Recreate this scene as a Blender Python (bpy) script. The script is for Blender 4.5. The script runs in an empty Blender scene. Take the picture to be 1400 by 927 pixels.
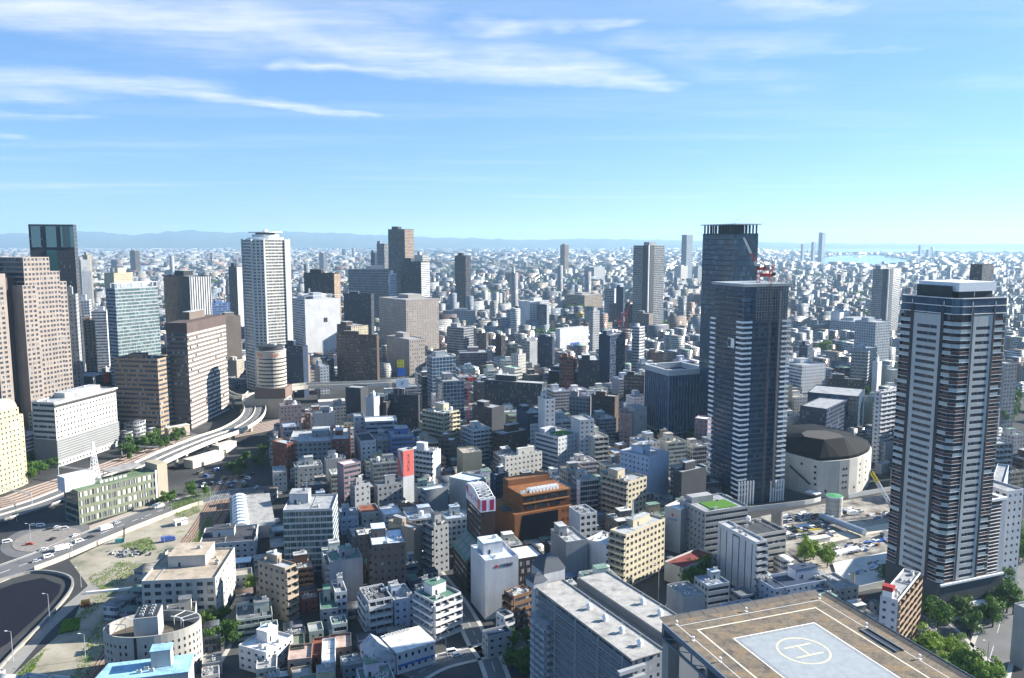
import bpy, math, random
import numpy as np
from mathutils import Vector, Matrix
random.seed(7)
C = bpy.context.scene.collection
R_ = math.radians
# ------------------------------------------------------------------ survey: the photograph's geometry (eye 170 m up, 28 mm lens)
F_, H_, TH = 1089.0, 170.0, R_(6.96)
_c, _s = math.cos(TH), math.sin(TH)
def ang(y): return TH + math.atan((y - 463.5) / F_)
def gnd(x, y, z=0.0):
    Y = (H_ - z) / math.tan(ang(y)); zc = Y*_c + (H_-z)*_s
    return Vector(((x-700)/F_*zc, Y, z))
def at(x, y, Y):
    Z = H_ - Y*math.tan(ang(y)); zc = Y*_c + (H_-Z)*_s
    return Vector(((x-700)/F_*zc, Y, Z))
def proj(X, Y, Z):
    zc = Y*_c + (H_-Z)*_s
    return 700 + F_*X/zc, 463.5 - F_*((Z-H_)*_c + Y*_s)/zc
def wid(P, a, side, xt):
    """metres along the right (side 0) or left (side 1) wall from corner P until picture column xt"""
    dx, dy = (math.cos(a), math.sin(a)) if side == 0 else (-math.sin(a), math.cos(a))
    k = (xt-700)/F_; h = (H_-P[2])*_s
    return (k*(P[1]*_c+h)-P[0])/(dx-k*dy*_c)

# ------------------------------------------------------------------ materials
def lin(c): return (c[0], c[1], c[2], 1.0)
class NT:
    def __init__(s, name):
        s.m = bpy.data.materials.new(name); s.m.use_nodes = True; s.t = s.m.node_tree
        s.t.nodes.clear(); s.out = s.n('ShaderNodeOutputMaterial')
    def n(s, typ, **k):
        nd = s.t.nodes.new(typ)
        for a, v in k.items(): setattr(nd, a, v)
        return nd
    def l(s, a, b): s.t.links.new(a, b)
    def setin(s, nd, i, v):
        if hasattr(v, 'is_output') or hasattr(v, 'links'): s.l(v, nd.inputs[i])
        else: nd.inputs[i].default_value = v
    def math(s, op, a, b=None, c=None, clamp=False):
        nd = s.n('ShaderNodeMath', operation=op); nd.use_clamp = clamp
        s.setin(nd, 0, a)
        if b is not None: s.setin(nd, 1, b)
        if c is not None: s.setin(nd, 2, c)
        return nd.outputs[0]
    def mix(s, f, a, b, mode='MIX'):
        nd = s.n('ShaderNodeMix', data_type='RGBA', blend_type=mode)
        s.setin(nd, 0, f)
        s.setin(nd, 6, lin(a) if isinstance(a, tuple) else a)
        s.setin(nd, 7, lin(b) if isinstance(b, tuple) else b)
        return nd.outputs[2]
    def fmix(s, f, a, b):
        nd = s.n('ShaderNodeMix', data_type='FLOAT'); s.setin(nd, 0, f); s.setin(nd, 2, a); s.setin(nd, 3, b)
        return nd.outputs[0]
    def noise(s, scale, detail=4, coord=None, rough=.55, out=0):
        nd = s.n('ShaderNodeTexNoise'); nd.inputs['Scale'].default_value = scale; nd.inputs['Detail'].default_value = detail
        nd.inputs['Roughness'].default_value = rough
        if coord is not None: s.l(coord, nd.inputs['Vector'])
        return nd.outputs[out]
    def ramp(s, f, stops):
        nd = s.n('ShaderNodeValToRGB'); s.l(f, nd.inputs[0]); e = nd.color_ramp.elements
        while len(e) < len(stops): e.new(.5)
        for k, (p, c) in enumerate(stops):
            e[k].position = p; e[k].color = lin(c) if len(c) == 3 else c
        return nd.outputs[0]
    def bsdf(s, col, rough=.8, spec=.3, metal=0.0):
        p = s.n('ShaderNodeBsdfPrincipled')
        s.setin(p, 'Base Color', lin(col) if isinstance(col, tuple) else col)
        s.setin(p, 'Roughness', rough); s.setin(p, 'Specular IOR Level', spec); s.setin(p, 'Metallic', metal)
        s.l(p.outputs[0], s.out.inputs[0]); return p
    def objpos(s):
        return s.n('ShaderNodeNewGeometry').outputs['Position']
MATS = {}
def dirt(t, base, amt=.26, sc=.09):
    """uneven weathering: large soft patches and fine vertical rain streaks"""
    pos = t.objpos()
    mp = t.n('ShaderNodeMapping'); t.l(pos, mp.inputs[0]); mp.inputs['Scale'].default_value = (1.1, 1.1, .07)
    st = t.noise(1.0, 3, mp.outputs[0]); pt = t.noise(sc, 5, pos)
    v = t.math('ADD', t.math('MULTIPLY', st, amt*1.2), t.math('MULTIPLY', pt, amt*1.6))
    v = t.math('SUBTRACT', 1.0+amt*.35, v)
    cm = t.n('ShaderNodeCombineXYZ')
    for i in range(3): t.l(v, cm.inputs[i])
    return t.mix(1.0, base, cm.outputs[0], 'MULTIPLY')
def wall_col(t, mass=False):
    if mass:
        a = t.n('ShaderNodeAttribute'); a.attribute_name = 'Col'; return a.outputs['Color']
    return t.n('ShaderNodeObjectInfo').outputs['Color']
# style: window rectangle in the unit cell (u0,u1,v0,v1), mullions per cell, glass tones (dark, light, chance of light), inner frame colour or None
STY = {
 'grid':  (.20,.80,.28,.78,2,(.02,.028,.04),(.22,.23,.23),.10),
 'gridS': (.32,.70,.34,.72,1,(.02,.026,.035),(.34,.34,.32),.12),
 'gridW': (.16,.84,.20,.82,3,(.03,.035,.045),(.5,.5,.47),.5),
 'rib':   (.00,1.0,.34,.80,2,(.022,.032,.045),(.26,.28,.29),.12),
 'ribw':  (.05,.95,.38,.74,1,(.60,.58,.52),(.02,.02,.03),.05),
 'ribd':  (.00,1.0,.22,.90,2,(.012,.018,.032),(.10,.13,.17),.10),
 'balc':  (.04,.96,.40,.94,3,(.020,.024,.032),(.20,.20,.20),.13),  # flat balconies: dark tone holds door glass and the recess's shade
 'fin':   (.25,.75,.00,1.0,1,(.014,.018,.028),(.05,.06,.08),.10),
 'finw':  (.42,.56,.00,1.0,1,(.014,.018,.028),(.05,.06,.08),.10),
 'glass': (.07,.97,.10,.93,1,(.012,.038,.070),(.05,.12,.17),.10),
 'glassf':(.03,.97,.16,.86,3,(.020,.050,.060),(.12,.20,.20),.25),
}
def glass_nodes(t, uv, dark, light, chance, mull):
    sx = t.n('ShaderNodeSeparateXYZ'); t.l(uv, sx.inputs[0])
    fu = t.math('FLOOR', t.math('MULTIPLY', sx.outputs[0], float(mull))); fv = t.math('FLOOR', sx.outputs[1])
    cb = t.n('ShaderNodeCombineXYZ'); t.l(fu, cb.inputs[0]); t.l(fv, cb.inputs[1])
    t.l(t.math('MULTIPLY', t.n('ShaderNodeObjectInfo').outputs['Random'], 97.0), cb.inputs[2])
    wn = t.n('ShaderNodeTexWhiteNoise', noise_dimensions='3D'); t.l(cb.outputs[0], wn.inputs[0])
    r = wn.outputs[0]
    lightf = t.math('LESS_THAN', r, chance)
    base = t.mix(t.math('MULTIPLY', wn.outputs[0], .9), dark, tuple(min(1, x*1.9+.004) for x in dark))
    return t.mix(lightf, base, light), sx
def facade(style, mass=False):
    key = ('fac', style, mass)
    if key in MATS: return MATS[key]
    u0,u1,v0,v1,mu,dk,lt,ch = STY[style]
    t = NT('facade_'+style+('_far' if mass else ''))
    uv = t.n('ShaderNodeUVMap').outputs[0]
    g, sx = glass_nodes(t, uv, dk, lt, ch, mu)
    fu = t.math('FRACT', sx.outputs[0]); fv = t.math('FRACT', sx.outputs[1])
    def inside(f, a, b): return t.math('MULTIPLY', t.math('GREATER_THAN', f, a), t.math('LESS_THAN', f, b))
    mk = inside(fv, v0-.001 if v0 > 0 else -1, v1)
    if u0 > 0 or u1 < 1: mk = t.math('MULTIPLY', mk, inside(fu, u0, u1))
    if mu > 1:      # thin mullions
        fm = t.math('FRACT', t.math('MULTIPLY', sx.outputs[0], float(mu)))
        mk = t.math('MULTIPLY', mk, t.math('GREATER_THAN', fm, .09))
    wc = wall_col(t, mass)
    w = dirt(t, wc)
    if style in ('grid','gridS','rib'):    # floor joint
        w = t.mix(t.math('MULTIPLY', t.math('LESS_THAN', fv, .05), .35), w, (.08,.08,.08))
    if style == 'balc':                    # slab edge line above each parapet, party walls
        w = t.mix(t.math('MULTIPLY', t.math('LESS_THAN', fv, .07), .5), w, (.12,.12,.12))
    col = t.mix(mk, w, g)
    p = t.bsdf(col, t.fmix(mk, .85, .16), t.fmix(mk, .2, .4))
    bp = t.n('ShaderNodeBump'); bp.inputs['Strength'].default_value = .6; bp.inputs['Distance'].default_value = .3
    t.l(t.math('SUBTRACT', 1.0, mk), bp.inputs['Height']); t.l(bp.outputs[0], p.inputs['Normal'])
    MATS[key] = t.m; return t.m
def glassmat(style):
    key = ('gl', style)
    if key in MATS: return MATS[key]
    u0,u1,v0,v1,mu,dk,lt,ch = STY[style]
    t = NT('window_glass_'+style); uv = t.n('ShaderNodeUVMap').outputs[0]
    g, sx = glass_nodes(t, uv, dk, lt, ch, mu)
    fm = t.math('FRACT', t.math('MULTIPLY', sx.outputs[0], float(mu)))
    fr = t.math('LESS_THAN', fm, .08)
    col = t.mix(fr, g, (.16,.17,.18) if style != 'gridW' else (.7,.7,.68))
    t.bsdf(col, t.fmix(fr, .12, .5), .4); MATS[key] = t.m; return t.m
def wallmat():
    if 'wall' in MATS: return MATS['wall']
    t = NT('painted_wall'); t.bsdf(dirt(t, wall_col(t)), .86, .2); MATS['wall'] = t.m; return t.m
def roofmat(mass=False):
    key = 'roof%d' % mass
    if key in MATS: return MATS[key]
    t = NT(key); c = wall_col(t, mass) if not mass else t.n('ShaderNodeAttribute', attribute_name='Roof').outputs['Color']
    pos = t.objpos()
    n1 = t.noise(.25, 6, pos, .65); n2 = t.noise(1.7, 3, pos)
    f = t.ramp(n1, [(.32,(.55,.55,.55)), (.5,(.9,.9,.9)), (.7,(1.12,1.1,1.06))])
    col = t.mix(1.0, c, f, 'MULTIPLY')
    col = t.mix(t.math('MULTIPLY', t.math('GREATER_THAN', n2, .62), .25), col, (.12,.12,.12))
    if not mass:   # sheet joints
        br = t.n('ShaderNodeTexBrick'); br.inputs['Scale'].default_value = .22; br.inputs['Mortar Size'].default_value = .012
        t.l(pos, br.inputs['Vector'])
        col = t.mix(t.math('MULTIPLY', br.outputs['Fac'], .35), col, (.06,.06,.06))
    t.bsdf(col, .9, .15); MATS[key] = t.m; return t.m
def plain(name, col, rough=.7, spec=.3, metal=0.0, var=.12, sc=.8):
    if name in MATS: return MATS[name]
    t = NT(name)
    n = t.noise(sc, 4, t.objpos())
    f = t.math('ADD', t.math('MULTIPLY', n, var*2), 1-var)
    cm = t.n('ShaderNodeCombineXYZ')
    for i in range(3): t.l(f, cm.inputs[i])
    t.bsdf(t.mix(1.0, col, cm.outputs[0], 'MULTIPLY'), rough, spec, metal)
    MATS[name] = t.m; return t.m
def objcol(name, rough=.5, spec=.4, metal=0.0):
    if name in MATS: return MATS[name]
    t = NT(name); t.bsdf(t.n('ShaderNodeObjectInfo').outputs['Color'], rough, spec, metal); MATS[name] = t.m; return t.m
M = lambda k: PAL[k]()
PAL = dict(
 metal=lambda: plain('galvanised_metal', (.42,.44,.46), .45, .5, .3),
 white=lambda: plain('white_paint', (.78,.78,.77), .6),
 acwhite=lambda: plain('weathered_white', (.45,.45,.43), .7, .2, 0, .3, 1.5),
 dark=lambda: plain('dark_coating', (.03,.033,.038), .6),
 red=lambda: plain('red_crane_paint', (.52,.05,.04), .5),
 orange=lambda: plain('orange_paint', (.62,.25,.04), .5),
 yellow=lambda: plain('yellow_paint', (.75,.6,.05), .5),
 blue=lambda: plain('blue_paint', (.04,.13,.42), .5),
 magenta=lambda: plain('magenta_paint', (.42,.015,.09), .5),
 signred=lambda: plain('faded_red_paint', (.55,.12,.10), .6),
 green=lambda: plain('green_paint', (.03,.22,.14), .6),
 conc=lambda: plain('concrete', (.42,.40,.36), .9, .2, 0, .25, .15),
 concd=lambda: plain('stained_concrete', (.24,.23,.21), .9, .2, 0, .3, .2),
 steel=lambda: plain('blue_grey_steel', (.16,.21,.26), .5, .4, .4),
 bark=lambda: plain('bark', (.07,.05,.035), .95, .1),
 rust=lambda: plain('rusty_track_bed', (.22,.13,.08), .95, .1, 0, .35, .4),
 tar=lambda: plain('asphalt_dark', (.05,.052,.056), .9, .2, 0, .25, .3),
 ink=lambda: plain('black_lettering', (.02,.02,.022), .6),
 wheel=lambda: plain('tyre_rubber', (.02,.02,.02), .8),
 carglass=lambda: plain('car_glass', (.015,.02,.025), .1, .6),
)

# ------------------------------------------------------------------ mesh builder
class MB:
    def __init__(s): s.v = []; s.f = []; s.mi = []; s.uv = []; s.mats = []
    def m(s, mat):
        if mat not in s.mats: s.mats.append(mat)
        return s.mats.index(mat)
    def q(s, pts, mat, uv=None):
        i = len(s.v); s.v += [tuple(p) for p in pts]; s.f.append(tuple(range(i, i+len(pts)))); s.mi.append(s.m(mat))
        s.uv += uv if uv else [(0.0, 0.0)]*len(pts)
    def prism(s, poly, z0, z1, mat, top=None, bottom=False):
        n = len(poly)
        for i in range(n):
            a, b = poly[i], poly[(i+1) % n]
            s.q([(a[0],a[1],z0), (b[0],b[1],z0), (b[0],b[1],z1), (a[0],a[1],z1)], mat)
        s.q([(p[0],p[1],z1) for p in poly], top or mat)
        if bottom: s.q([(p[0],p[1],z0) for p in reversed(poly)], mat)
    def box(s, c, u, su, sv, z0, z1, mat, top=None):
        """box centred on c (x,y) with half sizes su along u and sv across"""
        u = Vector((u[0], u[1])).normalized(); v = Vector((-u.y, u.x)); c = Vector((c[0], c[1]))
        s.prism([c-u*su-v*sv, c+u*su-v*sv, c+u*su+v*sv, c-u*su+v*sv], z0, z1, mat, top, True)
    def bar(s, a, b, r, mat, n=4, r2=None):
        a = Vector(a); b = Vector(b); d = (b-a)
        if d.length < 1e-6: return
        d.normalize(); h = Vector((0,0,1)) if abs(d.z) < .9 else Vector((1,0,0))
        x = d.cross(h).normalized(); y = d.cross(x); r2 = r if r2 is None else r2
        A = [a + (x*math.cos(t)+y*math.sin(t))*r for t in [2*math.pi*(k+.5)/n for k in range(n)]]
        B = [b + (x*math.cos(t)+y*math.sin(t))*r2 for t in [2*math.pi*(k+.5)/n for k in range(n)]]
        for k in range(n): s.q([A[(k+1)%n], A[k], B[k], B[(k+1)%n]], mat)
        s.q(A, mat); s.q(list(reversed(B)), mat)
    def cyl(s, c, r, z0, z1, mat, n=20, top=None, r2=None):
        r2 = r if r2 is None else r2
        P = [(math.cos(2*math.pi*k/n), math.sin(2*math.pi*k/n)) for k in range(n)]
        for k in range(n):
            a, b = P[k], P[(k+1)%n]
            s.q([(c[0]+a[0]*r,c[1]+a[1]*r,z0), (c[0]+b[0]*r,c[1]+b[1]*r,z0), (c[0]+b[0]*r2,c[1]+b[1]*r2,z1), (c[0]+a[0]*r2,c[1]+a[1]*r2,z1)], mat)
        s.q([(c[0]+a[0]*r2, c[1]+a[1]*r2, z1) for a in P], top or mat)
    def lattice(s, a, b, w, nseg, r, mat, w2=None, up=(0,0,1)):
        """square lattice boom or mast from a to b"""
        a = Vector(a); b = Vector(b); d = (b-a).normalized(); h = Vector(up) if abs(d.dot(Vector(up))) < .9 else Vector((1,0,0))
        x = d.cross(h).normalized(); y = d.cross(x).normalized(); w2 = w if w2 is None else w2
        L = []
        for k in range(nseg+1):
            p = a.lerp(b, k/nseg); ww = (w+(w2-w)*k/nseg)/2
            L.append([p+x*i*ww+y*j*ww for i, j in ((-1,-1),(1,-1),(1,1),(-1,1))])
        for k in range(nseg):
            for c in range(4):
                s.bar(L[k][c], L[k+1][c], r, mat); s.bar(L[k][c], L[k+1][(c+1)%4], r*.7, mat)
                s.bar(L[k+1][c], L[k+1][(c+1)%4], r*.6, mat)
    def build(s, name, parent=None, loc=(0,0,0), rz=0.0, color=None, smooth=False):
        me = bpy.data.meshes.new(name); me.from_pydata(s.v, [], s.f)
        for m in s.mats: me.materials.append(m)
        me.polygons.foreach_set('material_index', s.mi)
        ul = me.uv_layers.new(name='UVMap'); ul.data.foreach_set('uv', [x for p in s.uv for x in p])
        if smooth: me.polygons.foreach_set('use_smooth', [True]*len(s.f))
        me.update(); return obj(name, me, parent, loc, rz, color)
def obj(name, me, parent=None, loc=(0,0,0), rz=0.0, color=None):
    o = bpy.data.objects.new(name, me); C.objects.link(o); o.location = loc; o.rotation_euler = (0,0,rz)
    if parent: o.parent = parent
    if color: o.color = lin(color)
    return o
def thing(name, label, cat, loc=(0,0,0), rz=0.0, group=None):
    o = obj(name, None, None, loc, rz); return tag(o, label, cat, group)
def tag(o, label, cat=None, group=None, kind=None):
    o['label'] = label
    if cat: o['category'] = cat
    if group: o['group'] = group
    if kind: o['kind'] = kind
    return o
def struct(o): o['kind'] = 'structure'; return o
FP = []     # footprints already taken
def foot(P, u, v, L, R, h): FP.append(([P, P+u*R, P+u*R+v*L, P+v*L], h))

# ------------------------------------------------------------------ buildings
RND = random.Random(3)
DETAIL = 640.0; SINGLE = 365.0
def wall_face(t, P, d, n, W, z0, z1, style, detail, fh, bay, col2, wall, root, dist, col):
    """one wall of a building in root's local space: P start corner, d along the wall, n outward"""
    if style == 'blank':
        wall.q([P+Vector((0,0,z0)), P+d*W+Vector((0,0,z0)), P+d*W+Vector((0,0,z1)), P+Vector((0,0,z1))], wallmat()); return
    nb = max(1, round(W/bay)); nf = max(1, round((z1-z0)/fh)); cw = W/nb; ch = (z1-z0)/nf
    ou, ov = RND.randint(0, 900), RND.randint(0, 900)
    if not detail:
        wall.q([P+Vector((0,0,z0)), P+d*W+Vector((0,0,z0)), P+d*W+Vector((0,0,z1)), P+Vector((0,0,z1))], facade(style),
               [(ou,ov),(ou+nb,ov),(ou+nb,ov+nf),(ou,ov+nf)]); return
    u0,u1,v0,v1,mu = STY[style][:5]
    W0 = wallmat(); dep = .9 if style == 'balc' else (.12 if style in ('glass','glassf') else .28)
    zz = lambda z: Vector((0,0,z))
    def quad(a, b, za, zb, off=0.0, m=W0):   # rectangle on the wall plane
        o = -n*off; wall.q([P+d*a+zz(za)+o, P+d*b+zz(za)+o, P+d*b+zz(zb)+o, P+d*a+zz(zb)+o], m)
    full = u0 <= 0 and u1 >= 1
    spans = [(.4, W-.4)] if full else [(cw*(k+u0), cw*(k+u1)) for k in range(nb)]
    if style in ('fin','finw'): vspans = [(z0+.6, z1-1.2)]
    else: vspans = [(z0+ch*(k+v0), z0+ch*(k+v1)) for k in range(nf)]
    zl = z0
    single = dist < SINGLE and style in ('grid','gridS','gridW') and root.get('nwin', 0) < 100
    pane = None
    for k, (za, zb) in enumerate(vspans):
        quad(0, W, zl, za); xl = 0; zl = zb
        row = MB()
        for j, (a, b) in enumerate(spans):
            quad(xl, a, za, zb); xl = b
            for (p, q_, r, s) in (((a,za),(b,za),None,None),((a,zb),(b,zb),None,None)):   # sill and head
                A = P+d*p[0]+zz(p[1]); B = P+d*q_[0]+zz(q_[1]); pts = [A, B, B-n*dep, A-n*dep]
                wall.q(pts if p[1] == zb else pts[::-1], W0)
            for x in (a, b):
                A = P+d*x; pts = [A+zz(za), A+zz(zb), A+zz(zb)-n*dep, A+zz(za)-n*dep]
                wall.q(pts if x == a else pts[::-1], W0)
            nn = round((b-a)/cw) if full else 1
            uvs = [(ou+j, ov+k+.1), (ou+j+max(1,nn), ov+k+.1), (ou+j+max(1,nn), ov+k+.9), (ou+j, ov+k+.9)]
            pts = [P+d*a+zz(za)-n*dep, P+d*b+zz(za)-n*dep, P+d*b+zz(zb)-n*dep, P+d*a+zz(zb)-n*dep]
            if single and root.get('nwin', 0) < 100:
                if pane is None:
                    g = MB(); g.q([p-pts[0] for p in pts], glassmat(style), uvs)
                    w_ = g.build('window', root, pts[0]); pane = w_
                else:
                    w_ = pane.copy(); w_.location = pts[0]; C.objects.link(w_)
                w_['win'] = 1; root['nwin'] = root.get('nwin', 0)+1
            elif full or len(spans) == 1: row.q(pts, glassmat(style), uvs)
            elif j == 0:      # one glass strip runs behind the piers
                e_ = spans[-1][1]; m_ = len(spans); row.q([P+d*a+zz(za)-n*(dep+.01), P+d*e_+zz(za)-n*(dep+.01), P+d*e_+zz(zb)-n*(dep+.01), P+d*a+zz(zb)-n*(dep+.01)], glassmat(style), [(ou,ov+k+.1),(ou+m_,ov+k+.1),(ou+m_,ov+k+.9),(ou,ov+k+.9)])
        quad(xl, W, za, zb)
        if row.f:
            if root.get('nrow', 0) < 96: row.build('window', root); root['nrow'] = root.get('nrow', 0)+1
            else: merge(EXTRA.setdefault(root.name, MB()), row)
        if style == 'balc' and root.get('nbal', 0) < 96:
            zr = z0+ch*k; bm = MB(); bc = wallmat(); pr = 1.15; tk = .12
            A = P+d*.15; Bq = P+d*(W-.15)
            def slab(o0, o1, za_, zb_):
                pl = [A+n*o0, Bq+n*o0, Bq+n*o1, A+n*o1]
                if (Bq-A).cross(n).z > 0: pl = pl[::-1]
                bm.prism([(p.x,p.y) for p in pl][::-1], za_, zb_, bc, None, True)
            slab(.01, pr, zr+.02, zr+.2); slab(pr-tk, pr, zr+.2, zr+1.25)
            npart = max(1, nb//2)
            for e_ in range(npart+1):
                x = .15+(W-.3)*e_/npart; cpt = P+d*x+n*(pr*.5)
                bm.box((cpt.x, cpt.y), (n.x, n.y), pr*.5-.01, .06, zr+.2, zr+ (ch*.72 if e_ in (0, npart) else ch*.6), bc)
            bm.build('balcony', root, color=col2 or col); root['nbal'] = root.get('nbal', 0)+1
    quad(0, W, zl, z1)
EXTRA = {}
def merge(a, b):
    i = len(a.v); a.v += b.v
    for f, mi in zip(b.f, b.mi): a.f.append(tuple(x+i for x in f)); a.mi.append(a.m(b.mats[mi]))
    a.uv += b.uv
def flush_extra(root):
    if root.name in EXTRA:
        o = EXTRA.pop(root.name).build('window', root); o['kind'] = 'stuff'; o['label'] = 'remaining windows of the same walls'
    for k in ('nwin','nrow','nbal'):
        if k in root: del root[k]
    for ch in root.children:
        if 'win' in ch: del ch['win']
def ac_unit(root, x, y, z, u, s=1.0):
    b = MB(); b.box((x,y), u, .9*s, .5*s, z, z+1.3*s, M('acwhite'))
    b.cyl((x,y), .38*s, z+1.3*s, z+1.38*s, M('dark'), 10); return b.build('air_conditioner', root)
def tank(root, x, y, z):
    b = MB(); b.cyl((x,y), 1.3, z+1.2, z+3.6, M('white'), 14); b.cyl((x,y), 1.3, z+3.6, z+4.0, M('white'), 14, r2=.5)
    for i, j in ((-1,-1),(1,-1),(1,1),(-1,1)): b.bar((x+i*.8,y+j*.8,z), (x+i*.8,y+j*.8,z+1.2), .08, M('metal'))
    return b.build('water_tank', root)
def roof_kit(root, L, R, h, eq, col, roof, dist, par=True):
    u = Vector((1,0)); 
    rb = MB(); rb.q([(.25,.25,h-.9),(R-.25,.25,h-.9),(R-.25,L-.25,h-.9),(.25,L-.25,h-.9)], roofmat()); rb.build('roof', root, color=roof)
    z = h-.9; rr = RND
    for ch in eq:
        if ch in 'pP':
            w = R*(.45 if ch == 'p' else .6)*rr.uniform(.8,1); l = L*(.4 if ch == 'p' else .5)*rr.uniform(.8,1); hh = rr.uniform(3.5,5.5) if h < 90 else 7
            x = rr.uniform(.5+w/2, R-.5-w/2); y = L-.6-l/2-rr.uniform(0,.2)*L
            y = max(y, .5+l/2)
            b = MB(); b.box((x,y), (1,0), w/2, l/2, z, z+hh, wallmat()); ph = b.build('penthouse', root, color=col)
            b = MB(); b.box((x,y), (1,0), w/2+.15, l/2+.15, z+hh, z+hh+.25, roofmat()); b.build('roof_slab', ph, color=tuple(min(.8,c*1.1) for c in roof))
            if dist < 700:
                b = MB(); b.box((x-w*.2, y-l/2-.03), (1,0), .5, .03, z, z+2.1, M('dark')); b.build('door', ph)
            if dist < 900 and rr.random() < .6: ac_unit(root, x+w*.2, y, z+hh+.3, u)
        elif ch == 'k':
            b = MB(); b.prism([(-.12,-.12),(R+.12,-.12),(R+.12,L+.12),(-.12,L+.12)], h-9, h+.15, wallmat(), roofmat()); b.build('solid_top', root, color=(.12,.088,.08)); z = h+.15
        elif ch == 'v':
            b = MB(); b.box((R*.20,-.2), (1,0), R*.13, .4, 0, h+.5, M('dark')); b.box((-.2,L*.22), (0,1), L*.14, .4, 0, h+.5, M('dark')); b.build('dark_recess', root)
            b = MB(); b.box((-.1,-.1), (1,0), .9, .9, 0, h+.6, M('white')); b.build('corner_column', root)
        elif ch == 's':
            b = MB(); zt = h*.42; b.prism([(-.5,-.5),(R+.5,-.5),(R+.5,L+.5),(-.5,L+.5)], 5, zt, MATS.get(('fac','rib',False)) or facade('rib')); b.build('screened_base', root, color=(.30,.30,.29))
            b = MB()
            for q in range(9): zz_ = 5.5+(zt-6)*q/8; b.box((R/2,-.75), (1,0), R/2+.6, .2, zz_, zz_+.35, M('metal'))
            b.build('louvre', root)
            b = MB(); b.box((R/2,-.15), (1,0), R/2, .2, h-4, h-2.2, M('dark')); b.box((R/2,-.5), (1,0), R/2+.8, .9, h-1.0, h-.4, M('white')); b.build('top_gallery', root)
        elif ch == 'h':
            b = MB(); b.box((1.8,L-2.5), (1,0), 1.6, 1.8, z, z+3.4, M('white')); hp = b.build('roof_hut', root); b = MB(); b.box((1.8,L-2.5), (1,0), 1.8, 2.0, z+3.4, z+5.2, plain('dark_red_sheet', (.30,.02,.02), .6)); b.build('red_tank_cover', hp)
        elif ch == 't': tank(root, rr.uniform(2.5, max(2.6,R-2.5)), rr.uniform(2, max(2.1,L-2)), z)
        elif ch == 'a':
            n = 4 if dist < 700 else 2
            y = rr.uniform(1.5, max(1.6, L*.6)); x0 = rr.uniform(1.2, max(1.3, R*.4))
            for k in range(n):
                x = rr.uniform(1.5, max(1.6, R-1.5)); yy = rr.uniform(1.2, max(1.3, L-1.2)); ac_unit(root, x, yy, z, u if rr.random() < .6 else (0,1), rr.uniform(.6,1.25))
            if dist < 560 and R > 9:
                b = MB(); x = rr.uniform(2, R-3); b.bar((x,.6,z+.25), (x,L-.6,z+.25), .12, M('metal')); b.bar((x,L*.5,z+.25), (min(R-.5,x+4),L*.5,z+.25), .1, M('metal')); b.build('roof_pipe', root)
        elif ch == 'm':
            b = MB(); x, y = R*.4, L*.6; b.lattice((x,y,z), (x,y,z+14), .9, 9, .07, M('metal'), .3); b.build('antenna_mast', root)
        elif ch == 'f':
            b = MB(); hh = 5.5
            for x in np.linspace(.6, R-.6, 5):
                b.bar((x,.4,z), (x,.4,z+hh), .22, M('white')); b.bar((x,L*.5,z), (x,L*.5,z+hh), .22, M('white')); b.bar((x,.4,z+hh), (x,L*.5,z+hh), .22, M('white'))
            for y in (.4, L*.5): b.bar((.4,y,z+hh), (R-.4,y,z+hh), .3, M('white'))
            b.build('roof_frame', root)
            b = MB(); b.box((R*.5,L*.72), (1,0), R*.35, L*.18, z, z+6, wallmat()); b.build('penthouse', root, color=col)
        elif ch == 'g':
            t = MATS.get('lawn') or plain('lawn', (.07,.17,.03), .95, .1, 0, .3, 1.5)
            b = MB(); b.box((R*.55,L*.4), (1,0), R*.3, L*.25, z+.004, z+.35, t); b.build('roof_garden', root)
            b = MB(); b.box((R*.35,L*.8), (1,0), R*.25, L*.12, z, z+3.5, wallmat()); b.build('penthouse', root, color=col)
        elif ch == 'c':
            b = MB(); hh = 4.6
            for (A, B) in (((0,0),(R,0)),((R,0),(R,L)),((R,L),(0,L)),((0,L),(0,0))):
                A = Vector(A); B = Vector(B); d = (B-A).normalized(); n = int((B-A).length/1.1)
                for k in range(n+1):
                    p = A+d*((B-A).length*k/n); b.box(p, d, .16, .35, h-.2, h+hh, M('metal'))
                b.box((A+B)/2, d, (B-A).length/2-.3, .2, h+.1, h+hh-.3, plain('louvre_white', (.5,.55,.6), .6))
                b.box((A+B)/2, d, (B-A).length/2+.5, .5, h+hh, h+hh+.4, M('white'))
            b.build('louvred_crown', root)
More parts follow.
